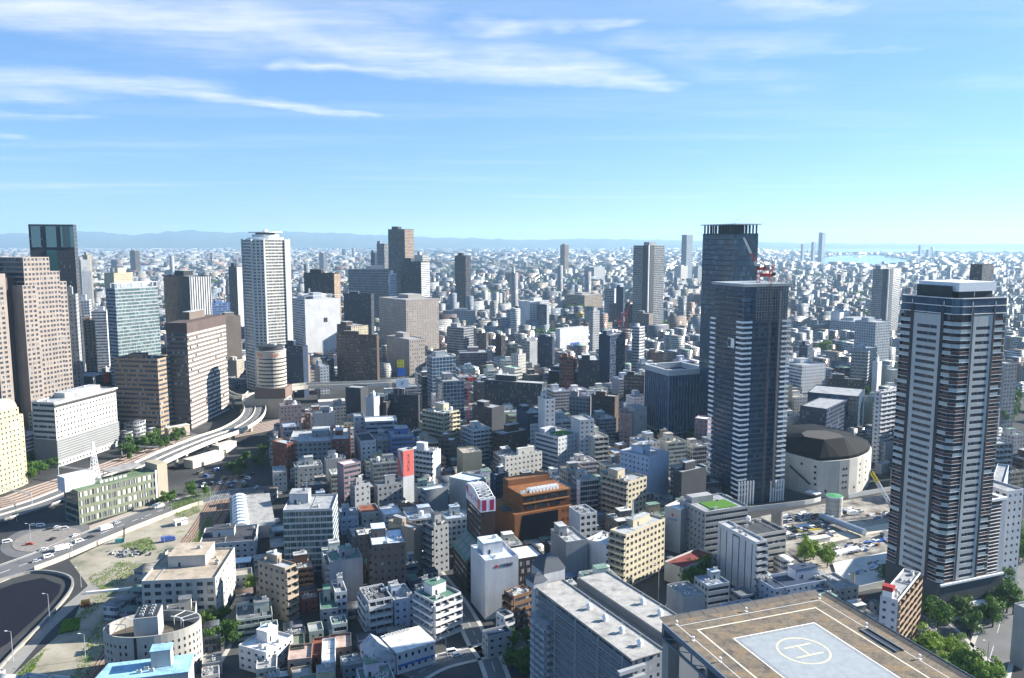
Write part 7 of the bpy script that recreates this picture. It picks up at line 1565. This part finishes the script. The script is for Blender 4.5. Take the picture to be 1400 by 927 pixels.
p = gnd(164, 742); t = thing('drilling_rig', 'small teal drilling machine on the sandy yard', 'machine', p); b = MB(); b.box((0,0), (1,.4), 2.4, 1.2, .4, 2.2, plain('teal_paint', (.05,.25,.25), .5)); b.build('body', t); b = MB(); b.lattice((2,0,1), (3,0,9), .7, 8, .08, M('dark')); b.build('mast', t)
# ------------------------------------------------------------------ street lamps and poles
def lamp(px, py, h, lab, grp='street lamps along the yard road'):
    p = gnd(px, py); t = thing('street_lamp', lab, 'street lamp', p, 0, grp); b = MB(); b.bar((0,0,0), (0,0,h), .17, M('metal'), 6, .1); b.build('pole', t); b = MB(); b.bar((0,0,h), (-1.6,0,h+.3), .07, M('metal'), 5); b.box((-2,0), (1,0), .5, .2, h+.22, h+.38, M('white')); b.build('lamp_head', t)
for (x, y, h, l) in ((68,850,13,'tall lamp beside the pale guard rail above the basin'),(18,905,13,'lamp on the bottom left corner of the path'),(117,902,11,'pole standing in scrub left of the round walled building'),(111,803,10,'lamp on the dark verge above the basin'),(99,762,11,'lamp where the retaining wall begins'),(200,730,9,'slim pole in the middle of the yard'),(226,768,14,'pole between yard and tracks above the pergola building'),(263,760,12,'pole right of the tracks by the long white building'),(42,742,11,'lamp on the traffic island'),(235,708,10,'pole near the small white hut'),(23,713,12,'lamp by the shaded ramp'),(0,705,12,'lamp at the left picture edge by the ramp'),(306,882,8,'round headed lamp right of the round building trees'),(900,822,18,'tall light mast behind the long apartment block'),(328,795,9,'lamp beside the bright small tree'),(288,690,12,'pole near the vaulted warehouse'),(610,905,10,'pole at the shop corner'),(588,912,9,'pole in front of the shop'),(730,905,9,'pole below the long apartments'),(690,890,9,'pole by the corner building'),(1165,810,9,'pole by the small beige site building'),(1350,905,9,'lamp near the zebra crossing')): lamp(x, y, h, l)
# ------------------------------------------------------------------ filler blocks: the rest of the near and middle city, each its own building
def overlap(A, Bq, m=1.5):
    for P in (A, Bq):
        for i in range(len(P)):
            e = P[(i+1)%len(P)]-P[i]; ax = Vector((e.y,-e.x)); n = ax.length or 1
            a = [ax.dot(q) for q in A]; b = [ax.dot(q) for q in Bq]
            if max(a)-m*n*0+m*n*-1 < min(b)-2*m*n or max(b)+m*n < min(a): return False
    return True
def quad_at(x, y, a, R, L):
    u = Vector((math.cos(a),math.sin(a))); v = Vector((-u.y,u.x)); p = Vector((x,y)); return [p, p+u*R, p+u*R+v*L, p+v*L]
ROADZ = [gp(z_) if 0 else z_ for z_ in ZONES]
SCR = []     # screen spans of the taken buildings
for P, h in FP:
    xs = []; yt = []; yb = []
    for q in P:
        if q.y < 50: continue
        a, b_ = proj(q.x,q.y,h); c_, d_ = proj(q.x,q.y,0); xs += [a, c_]; yt.append(b_); yb.append(d_)
    if xs: SCR.append((min(xs), max(xs), min(yt), max(yb), min(q.y for q in P)))
FCOL = {'white':(.74,.74,.73),'off-white':(.62,.60,.55),'cream':(.56,.49,.36),'beige':(.42,.36,.28),'grey':(.32,.33,.34),'pale grey':(.48,.49,.50),'brown':(.15,.095,.07),'dark grey':(.10,.105,.115),'tan':(.38,.28,.2),'brick red':(.24,.10,.07),'bluish grey':(.28,.34,.42)}
CW = ['white']*7+['off-white']*5+['cream']*3+['beige']*3+['grey']*3+['pale grey']*5+['brown']*2+['dark grey']*2+['tan','brick red','bluish grey','bluish grey']
RCOL = [(.5,.5,.48),(.38,.38,.37),(.26,.27,.28),(.15,.16,.17),(.16,.25,.20),(.36,.42,.5),(.40,.36,.3),(.58,.58,.56)]
NUM = {1:'single-storey',2:'two-storey',3:'three-storey',4:'four-storey',5:'five-storey',6:'six-storey',7:'seven-storey',8:'eight-storey',9:'nine-storey',10:'ten-storey',11:'eleven-storey',12:'twelve-storey'}
Rf = random.Random(77)
cands = []
for zone in ((-1100,-200,78),(-200,1000,20)):
    x0, x1, A = zone; a = R_(A); u = Vector((math.cos(a),math.sin(a))); v = Vector((-u.y,u.x))
    for i in range(-60, 80):
        for j in range(-60, 80):
            p = u*(i*21+(i//4)*7)+v*(j*20+(j//3)*9)
            if not (x0 <= p.x < x1 and 262 < p.y < 1350): continue
            sx, sy = proj(p.x, p.y, 15)
            if -40 < sx < 1440 and sy < 950: cands.append((p.y, p.x, a))
cands.sort(); fill = []; taken = [P for P, h in FP]
centres = [(sum((q for q in P), Vector((0,0)))/4, max((P[0]-P[2]).length, (P[1]-P[3]).length)/2) for P in taken]
for (y, x, a) in cands:
    R, L = Rf.uniform(11,18.5), Rf.uniform(10,18)
    Q = quad_at(x, y, a, R, L); c = (Q[0]+Q[2])/2
    if any(inpoly((q.x,q.y), z_) for z_ in ROADZ for q in Q+[c]): continue
    if any((c-cc).length < rr+13 and overlap(Q, P, .8) for P, (cc, rr) in zip(taken, centres)): continue
    lim = 60; t_ = y
    h = (Rf.choice((9,12,14,17,20,24)) if y < 520 else Rf.choice((12,16,20,24,28,32,38)) if y < 900 else Rf.choice((7,9,12,14,18,22,28)))
    def span(h):
        xs = []; ys = []
        for q in Q: s_ = proj(q.x,q.y,h); xs.append(s_[0]); ys.append(s_[1])
        return min(xs), max(xs), min(ys)
    while h > 6:
        a0, a1, yt = span(h); bad = False
        for (X0, X1, T, Bm, Yn) in SCR:
            if Yn > y and min(a1,X1)-max(a0,X0) > 3 and yt < T+(.52 if y > 500 else .62)*(Bm-T): bad = True; break
        if not bad: break
        h -= 2.5
    if h < 6: h = 6
    fill.append((x, y, a, R, L, h)); taken.append(Q); centres.append((c, max(R,L)))
def score(f):
    sx0 = proj(f[0],f[1],0); return f[5]*f[3]/(f[1]**2)
small = []      # low houses squeezed into what is left near the viewer
for zone in ((-1100,-150,80),(-150,700,20)):
    x0, x1, A = zone; a = R_(A); u = Vector((math.cos(a),math.sin(a))); v = Vector((-u.y,u.x))
    for i in range(-90, 120):
        for j in range(-90, 120):
            p = u*(i*9.5+(i//6)*4)+v*(j*9.5+(j//5)*4)
            if not (x0 <= p.x < x1 and 255 < p.y < 700): continue
            sx, sy = proj(p.x, p.y, 5)
            if not (-20 < sx < 1420 and sy < 945): continue
            R, L = Rf.uniform(5.5,8.6), Rf.uniform(6,9); Q = quad_at(p.x, p.y, a, R, L); c = (Q[0]+Q[2])/2
            if any(inpoly((q.x,q.y), z_) for z_ in ROADZ for q in Q+[c]): continue
            if any((c-cc).length < rr+7 and overlap(Q, P, .35) for P, (cc, rr) in zip(taken, centres)): continue
            small.append((p.x, p.y, a, R, L, Rf.choice((4.5,5.5,6.5,7,8.5)) if p.y < 480 else Rf.choice((6,7,9,11)))); taken.append(Q); centres.append((c, max(R,L)*.75))
print('SMALL', len(small)); fill += small
fill.sort(key=score, reverse=True)
NEARN = 400; near, rest = fill[:NEARN], fill[NEARN:]
print('FILL', len(cands), len(fill))
land = [(o.location.x, o.location.y, o['label']) for o in C.objects if o.parent is None and o.get('category') in ('office building','apartment building','tower','building','arena','helipad','warehouse','shop')]
def short(l):
    for s_ in (' with ',' beside ',' behind ',' left of ',' right of ',' in front ',' between ',' below ',' above ',' next to ',' near ',' at the ',' showing ',' rising ',' stepping ',' crowned ',' carrying ',' topped ', ' against ', ' directly ', ' from ',', '):
        l = l.split(s_)[0]
    return ' '.join(l.split()[:6])
sl = {}
for x, y, l in land: sl.setdefault(short(l), []).append((x,y))
land = [(x, y, short(l)) for x, y, l in land if len(sl[short(l)]) == 1 and len(short(l).split()) >= 3]
used = {}
def uniq_label(base, x, y):
    px, _ = proj(x, y, 5); opts = sorted(land, key=lambda q: (q[0]-x)**2+(q[1]-y)**2)[:30]
    for (lx, ly, s_) in opts:
        lpx, _ = proj(lx, ly, 5); rel = ('just left of' if px < lpx else 'just right of') if abs(ly-y) < 26 else ('behind' if y > ly else 'in front of')
        l = '%s %s the %s' % (base, rel, s_)
        if l not in used and len(l.replace('-',' ').split()) <= 16: used[l] = 1; return l, None
    l = '%s near the %s' % (base, opts[0][2]); l = ' '.join(l.split()[:15])
    used[l] = used.get(l, 0)+1; return l, l
near.sort(key=lambda f: f[1])
for k, (x, y, a, R, L, h) in enumerate(near):
    cn = Rf.choice(CW); col = FCOL[cn]; col = tuple(c*Rf.uniform(.9,1.08) for c in col); nf = max(2, round(h/3.1)); kind = 'house' if h < 8.5 and R < 17 else Rf.choice(('apartment_building','office_building','apartment_building'))
    eq = Rf.choice(('pa','p','pt','a','pa','paa')) if kind != 'house' else Rf.choice(('a','','a'))
    feat = {'t':' with a roof tank','a':' with roof units'}.get(eq[-1:] or '', '')
    base = '%s %s %s%s' % (cn, NUM.get(nf, 'tall'), kind.replace('apartment_building','apartment block').replace('office_building','office block'), feat)
    l, grp = uniq_label(base, x, y)
    st = Rf.choice(('balc','balc','grid','gridS','rib')) if kind == 'apartment_building' else Rf.choice(('grid','rib','gridS','ribd','blank'))
    st2 = Rf.choice(('gridS','blank','grid','balc'))
    dsave = DETAIL; DETAIL = 470.0; SINGLE = 0
    building((kind, x, y, math.degrees(a), L, R, h, st2, st, col, eq, 3.1, 3.0, Rf.choice(RCOL), l, None, grp or ('filler' and 'blocks of the crowded city'), None)); DETAIL = dsave
# ------------------------------------------------------------------ everything beyond: one mass of small far buildings
def mass(name, items, lab, styles=('grid','balc','rib')):
    """items: arrays x y a R L h style colour roof"""
    n = len(items); it = np.array([i[:6] for i in items], dtype=np.float64); cols = np.array([i[6] for i in items]); rc = np.array([i[7] for i in items]); stl = np.array([i[8] for i in items])
    x, y, a, R, L, h = it.T; ux, uy = np.cos(a), np.sin(a)
    P = np.zeros((n, 8, 3))
    for k, (p, q) in enumerate(((0,0),(1,0),(1,1),(0,1))):
        X = x+ux*R*p-uy*L*q; Y = y+uy*R*p+ux*L*q
        P[:,k,0] = X; P[:,k,1] = Y; P[:,k,2] = 0; P[:,k+4,0] = X; P[:,k+4,1] = Y; P[:,k+4,2] = h
    F = np.array([[0,1,5,4],[1,2,6,5],[2,3,7,6],[3,0,4,7],[4,5,6,7]]); base = (np.arange(n)*8)[:,None,None]; faces = (base+F[None]).reshape(-1)
    me = bpy.data.meshes.new(name); nf = n*5; me.vertices.add(n*8); me.vertices.foreach_set('co', P.reshape(-1)); me.loops.add(nf*4); me.loops.foreach_set('vertex_index', faces.astype(np.int32)); me.polygons.add(nf); me.polygons.foreach_set('loop_start', np.arange(0, nf*4, 4, dtype=np.int32))
    mi = np.zeros((n,5), dtype=np.int32); mi[:,:4] = stl[:,None]; mi[:,4] = len(styles); me.update(calc_edges=True)
    for s_ in styles: me.materials.append(facade(s_, True))
    me.materials.append(roofmat(True)); me.polygons.foreach_set('material_index', mi.reshape(-1))
    uv = me.uv_layers.new(name='UVMap'); U = np.zeros((n,5,4,2)); nb = np.maximum(1, np.round(R/3.2)); nl = np.maximum(1, np.round(L/3.2)); nfl = np.maximum(1, np.round(h/3.2)); o = np.random.RandomState(1).randint(0, 900, n)
    for k in range(4):
        wv = nb if k%2 == 0 else nl; U[:,k,0] = np.stack([o, o*0], 1); U[:,k,1] = np.stack([o+wv, o*0], 1); U[:,k,2] = np.stack([o+wv, nfl], 1); U[:,k,3] = np.stack([o*1.0, nfl], 1)
    uv.data.foreach_set('uv', U.reshape(-1))
    for nm, cc in (('Col', cols), ('Roof', rc)):
        at_ = me.attributes.new(nm, 'FLOAT_COLOR', 'FACE'); c4 = np.ones((n,5,4)); c4[:,:,:3] = cc[:,None,:]; at_.data.foreach_set('color', c4.reshape(-1))
    me.validate(); return tag(obj(name, me), lab, 'buildings', None, 'stuff')
Rm = np.random.RandomState(12); items = []
heroP = [(c_, r_) for c_, r_ in centres if c_.y > 1000]
hx = np.array([[c_.x, c_.y, r_] for c_, r_ in heroP]) if heroP else np.zeros((0,3))
WAT = [(q.x,q.y) for q in gp([(1124,350.5),(1150,349),(1200,348.5),(1218,351.5),(1254,357),(1236,363),(1250,370),(1180,376),(1150,375),(1116,365)])]
palette = np.array([(.64,.64,.63)]*5+[(.5,.49,.45)]*5+[(.5,.45,.36)]*4+[(.42,.42,.43)]*4+[(.32,.25,.2)]*2+[(.22,.12,.09)]*2+[(.18,.19,.22)]*3+[(.36,.42,.5)]*3+[(.5,.33,.25)])
rpal = np.array([(.42,.42,.41),(.58,.58,.56),(.24,.25,.26),(.11,.12,.14),(.12,.13,.15),(.16,.22,.30),(.19,.14,.11),(.33,.31,.28),(.2,.3,.25)])
def add(x, y, a, R, L, h):
    items.append((x, y, a, R, L, h, tuple(palette[Rm.randint(len(palette))]*Rm.uniform(.65,1.0)), tuple(rpal[Rm.randint(len(rpal))]*Rm.uniform(.6,1.0)), Rm.randint(3)))
for (x, y, a, R, L, h) in rest: add(x, y, a, R, L, h)
def ring_fill(y0, y1, pitch, hs, tall, ps):
    y = y0
    while y < y1:
        hw = y*.72; x = -hw
        while x < hw:
            X = x+Rm.uniform(-.3,.3)*pitch; Y = y+Rm.uniform(-.3,.3)*pitch; x += pitch
            d = math.sin(X*.0013+1)+math.sin(Y*.0017)+.6*math.sin((X+Y)*.0041)
            if Rm.rand() < .06+.05*(d < -1.2): continue
            ca_, sa_ = (X*.94+Y*.34), (-X*.34+Y*.94); bw = max(15, pitch*.62)
            if (ca_ % 290) < bw or (sa_ % 340) < bw*.8 or abs((X*.5+Y*.87)-2350-60*math.sin(X*.002)) < 38: continue
            if Y < 7600 and Y > 5800 and inpoly((X,Y), WAT) or (Y > 12400 and X > 5200+(Y-12500)*6.4*0): continue
            if Y > 6000 and inpoly((X,Y), WAT): continue
            if len(hx) and np.any((hx[:,0]-X)**2+(hx[:,1]-Y)**2 < (hx[:,2]+pitch*.6)**2): continue
            q = Rm.rand(); s = ps*Rm.uniform(.6,1.2); R, L = s*Rm.uniform(.7,1.25), s*Rm.uniform(.6,1.1)
            if q > .965: R, L, h = Rm.uniform(2.2,3.6)*ps, ps*.8, Rm.uniform(18,32)
            elif q < tall: h = Rm.uniform(22, 40+16*(d > 1)); R, L = max(R,14), max(L,12)
            elif q < tall*6: h = Rm.uniform(11,22)
            else: h = Rm.uniform(*hs)
            if q < tall*.05: h = Rm.uniform(60,105)
            a = (.35 if X > -Y*.2 else 1.35)+(.25*math.sin(X*.0007)+.2*math.sin(Y*.0009))+Rm.normal()*.03
            add(X, Y, a, R, L, h)
        y += pitch
ring_fill(1350, 1800, 16.5, (5.5,10), .03, 11.5)
ring_fill(1800, 2600, 18.5, (5.5,10), .022, 13)
ring_fill(2600, 4200, 24, (5.5,10), .014, 16.5)
ring_fill(4200, 7500, 37, (6,11), .010, 27)
ring_fill(7500, 13500, 68, (6,12), .008, 46)
ring_fill(13500, 22000, 120, (8,16), .010, 70)
mass('distant_buildings', items, 'countless small buildings of the city spreading to the horizon')
print('MASS', len(items))
# fill the gap left inside the 700-1350 m belt with low roofs
# far woods and parks
def woods():
    R = np.random.RandomState(8); vs = []; fs = []
    spots = [(R.uniform(-1500,1500)*(y/2500), y) for y in R.uniform(1300, 5200, 110)]
    for (cx, cy) in spots:
        rad = R.uniform(12, 45)
        if len(hx) and np.any((hx[:,0]-cx)**2+(hx[:,1]-cy)**2 < (hx[:,2]+rad)**2): continue
        for _ in range(260):
            a, r = R.uniform(0,6.28), rad*math.sqrt(R.rand()); s = R.uniform(1.5,3.4); z = R.uniform(8,16); d = R.normal(size=2); d /= np.linalg.norm(d); b = len(vs); x, y = cx+r*math.cos(a)*1.6, cy+r*math.sin(a)
            vs += [(x-d[0]*s,y-d[1]*s,z-s*.5),(x+d[1]*s,y-d[0]*s,z),(x+d[0]*s,y+d[1]*s,z+s*.6),(x-d[1]*s,y+d[0]*s,z)]; fs.append((b,b+1,b+2,b+3))
    me = bpy.data.meshes.new('woods'); me.from_pydata(vs, [], fs); me.materials.append(LM[0]); tag(obj('distant_woods', me), 'scattered clumps of trees among the far roofs', 'trees', None, 'stuff')
woods()

# ------------------------------------------------------------------ air, sky, sun, camera
hz = NT('haze_air'); pv = hz.n('ShaderNodeVolumePrincipled'); pv.inputs['Color'].default_value = (.50,.76,1,1); pv.inputs['Density'].default_value = HAZE; pv.inputs['Anisotropy'].default_value = .2
hz.l(pv.outputs[0], hz.out.inputs['Volume'])
b = MB(); b.prism([(-36500,-650),(36500,-650),(36500,36500),(-36500,36500)], -8, 640, hz.m, None, True); o = tag(b.build('haze'), 'pale blue haze hanging over the whole city', 'haze', None, 'stuff')
SUN_AZ, SUN_EL = 17.0, 25.0        # degrees ahead of due right, elevation
sd = Vector((math.cos(R_(SUN_EL))*math.cos(R_(SUN_AZ)), math.cos(R_(SUN_EL))*math.sin(R_(SUN_AZ)), math.sin(R_(SUN_EL))))
li = bpy.data.lights.new('sun', 'SUN'); li.energy = SUN_S; li.angle = R_(.5); li.color = (1.0,.955,.87); so = bpy.data.objects.new('sun', li); C.objects.link(so); so.rotation_euler = (-sd).to_track_quat('-Z','Y').to_euler(); so.location = sd*3000
w = bpy.data.worlds.new('World'); bpy.context.scene.world = w; w.use_nodes = True; nt = w.node_tree; nt.nodes.clear()
class WN(NT):
    def __init__(s): s.t = nt; s.out = s.n('ShaderNodeOutputWorld')
k = WN(); sky = k.n('ShaderNodeTexSky', sky_type='NISHITA'); sky.sun_disc = False; sky.sun_elevation = R_(SUN_EL); sky.sun_rotation = R_(90-SUN_AZ); sky.altitude = 170; sky.air_density = AIR; sky.dust_density = .1; sky.ozone_density = OZ
tc = k.n('ShaderNodeTexCoord'); sx = k.n('ShaderNodeSeparateXYZ'); k.l(tc.outputs['Generated'], sx.inputs[0])
zc_ = k.math('MAXIMUM', sx.outputs[2], .012); U = k.math('DIVIDE', sx.outputs[0], zc_); V = k.math('DIVIDE', sx.outputs[1], zc_)
cb = k.n('ShaderNodeCombineXYZ'); k.l(U, cb.inputs[0]); k.l(V, cb.inputs[1])      # point on a flat cloud layer overhead, unit height
def mapped(rot, sc, off=(0,0,0)):
    m = k.n('ShaderNodeMapping'); k.l(cb.outputs[0], m.inputs[0]); m.inputs['Rotation'].default_value = (0,0,R_(rot)); m.inputs['Scale'].default_value = sc; m.inputs['Location'].default_value = off; return m.outputs[0]
def seg(A, Bq, w0, w1, soft=.5):
    """1 on a streak of the cloud layer between A and B, half width w0 to w1"""
    ax, ay = A; bx, by = Bq; L2 = (bx-ax)**2+(by-ay)**2; dU = k.math('SUBTRACT', Uw, ax); dV = k.math('SUBTRACT', Vw, ay)
    t = k.math('DIVIDE', k.math('ADD', k.math('MULTIPLY', dU, bx-ax), k.math('MULTIPLY', dV, by-ay)), L2, clamp=True)
    ex = k.math('SUBTRACT', dU, k.math('MULTIPLY', t, bx-ax)); ey = k.math('SUBTRACT', dV, k.math('MULTIPLY', t, by-ay))
    d = k.math('SQRT', k.math('ADD', k.math('MULTIPLY', ex, ex), k.math('MULTIPLY', ey, ey))); wd = k.math('ADD', w0, k.math('MULTIPLY', t, w1-w0))
    q = k.math('SUBTRACT', 1.0, k.math('DIVIDE', d, wd), clamp=True); return k.math('MULTIPLY', q, 1.0)
wn = k.noise(1.0, 4, mapped(0, (.9,.5,1)), .6, 1); sw = k.n('ShaderNodeSeparateColor'); k.l(wn, sw.inputs[0])
Uw = k.math('ADD', U, k.math('MULTIPLY', k.math('SUBTRACT', sw.outputs[0], .5), 1.3)); Vw = k.math('ADD', V, k.math('MULTIPLY', k.math('SUBTRACT', sw.outputs[1], .5), 1.6))
def sp(x, y):   # picture column,row -> cloud layer point
    e = TH+math.atan((y-463.5)/F_); q = (x-700)/F_; yc = -(y-463.5)/F_; d = Vector((q, math.cos(TH)+yc*math.sin(TH), yc*math.cos(TH)-math.sin(TH))); return (d.x/d.z, d.y/d.z)
streaks = [((-60,-10),(330,45),.75,1.15,1.0),((330,45),(640,78),.85,.7,.95),((640,80),(900,124),.75,.30,.95),((560,92),(420,96),.5,.2,.8),((-40,118),(230,122),.7,.75,.85),((200,128),(520,160),.55,.15,.9),((-60,160),(90,155),.6,.3,.5),((-60,255),(230,252),2.2,1.0,.55),((-60,188),(60,190),.6,.2,.5),((860,60),(1080,72),.45,.5,.6),((880,70),(1080,130),.5,.6,.35),((980,-6),(1110,22),.35,.25,.8),((690,40),(730,30),.35,.25,.8),((790,33),(830,33),.22,.16,.6),((700,268),(960,270),1.0,.8,.5),((1340,105),(1420,110),.5,.6,.35),((380,-5),(560,20),.5,.5,.5),((1150,76),(1215,76),.2,.15,.4)]
tot = None
for a_, b_, w0, w1, s_ in streaks:
    q = k.math('MULTIPLY', seg(sp(*a_), sp(*b_), w0, w1), s_); tot = q if tot is None else k.math('MAXIMUM', tot, q)
fib = k.noise(1.0, 9, mapped(-31, (.50,2.3,1)), .66); fine = k.noise(1.0, 8, mapped(-24, (1.8,4.2,1), (3,5,0)), .72)
tex = k.math('ADD', k.math('MULTIPLY', fib, .65), k.math('MULTIPLY', fine, .5))
mr = k.n('ShaderNodeMapRange'); mr.interpolation_type = 'SMOOTHSTEP'; k.l(k.math('MULTIPLY', k.math('POWER', tot, .55), k.math('POWER', tex, 1.1)), mr.inputs[0]); mr.inputs[1].default_value = .14; mr.inputs[2].default_value = .80
veil = k.n('ShaderNodeMapRange'); k.l(k.noise(1.0, 8, mapped(-28, (.25,.8,1), (7,1,0)), .65), veil.inputs[0]); veil.inputs[1].default_value = .50; veil.inputs[2].default_value = .80; veil.inputs[4].default_value = .30
cm = k.math('MAXIMUM', mr.outputs[0], k.math('MULTIPLY', veil.outputs[0], 1.0), clamp=True)
fade = k.math('MULTIPLY', sx.outputs[2], 22.0, clamp=True); cm = k.math('MULTIPLY', k.math('MULTIPLY', cm, fade), .9)
skc = k.mix(.35, k.mix(1.0, sky.outputs[0], SKYTINT, 'MULTIPLY'), SKYBASE)
colr = k.mix(cm, skc, CLOUD)
bg = k.n('ShaderNodeBackground'); bg.inputs[1].default_value = SKY_S; k.l(colr, bg.inputs[0]); k.l(bg.outputs[0], k.out.inputs[0])
cam = bpy.data.cameras.new('camera'); cam.lens = 28.0; cam.sensor_width = 36; cam.clip_start = 1; cam.clip_end = 90000
co = bpy.data.objects.new('camera', cam); C.objects.link(co); co.location = (0,0,H_); co.rotation_euler = (math.pi/2-TH, 0, 0); sc = bpy.context.scene; sc.camera = co
sc.view_settings.view_transform = 'Standard'; sc.view_settings.look = 'None'; sc.view_settings.exposure = EXPO; sc.view_settings.gamma = 1
sc.cycles.max_bounces = 5; sc.cycles.diffuse_bounces = 1; sc.cycles.glossy_bounces = 2; sc.cycles.transmission_bounces = 2; sc.cycles.volume_bounces = 0; sc.cycles.transparent_max_bounces = 4; sc.cycles.caustics_reflective = False; sc.cycles.caustics_refractive = False
sc.cycles.use_adaptive_sampling = True; sc.cycles.adaptive_threshold = .02
same = {}
for o_ in C.objects:
    if o_.parent is None and o_.get('category') in ('tree','car','van','truck'): same.setdefault(o_['label'], []).append(o_)
for l_, os_ in same.items():
    if len(os_) < 2 or len(l_.replace('-',' ').split()) > 12: continue
    os_.sort(key=lambda q: proj(q.location.x, q.location.y, 2)[0])
    for i_, q in enumerate(os_): q['label'] = '%s, %s from the left' % (l_, ('first','second','third','fourth','fifth','sixth','seventh','eighth','ninth','tenth')[i_] if i_ < 10 else '%dth' % (i_+1) if i_ not in (20,21,22) else ('21st','22nd','23rd')[i_-20])
print('OBJS', len(sc.objects), 'tops', len([o for o in sc.objects if o.parent is None]))
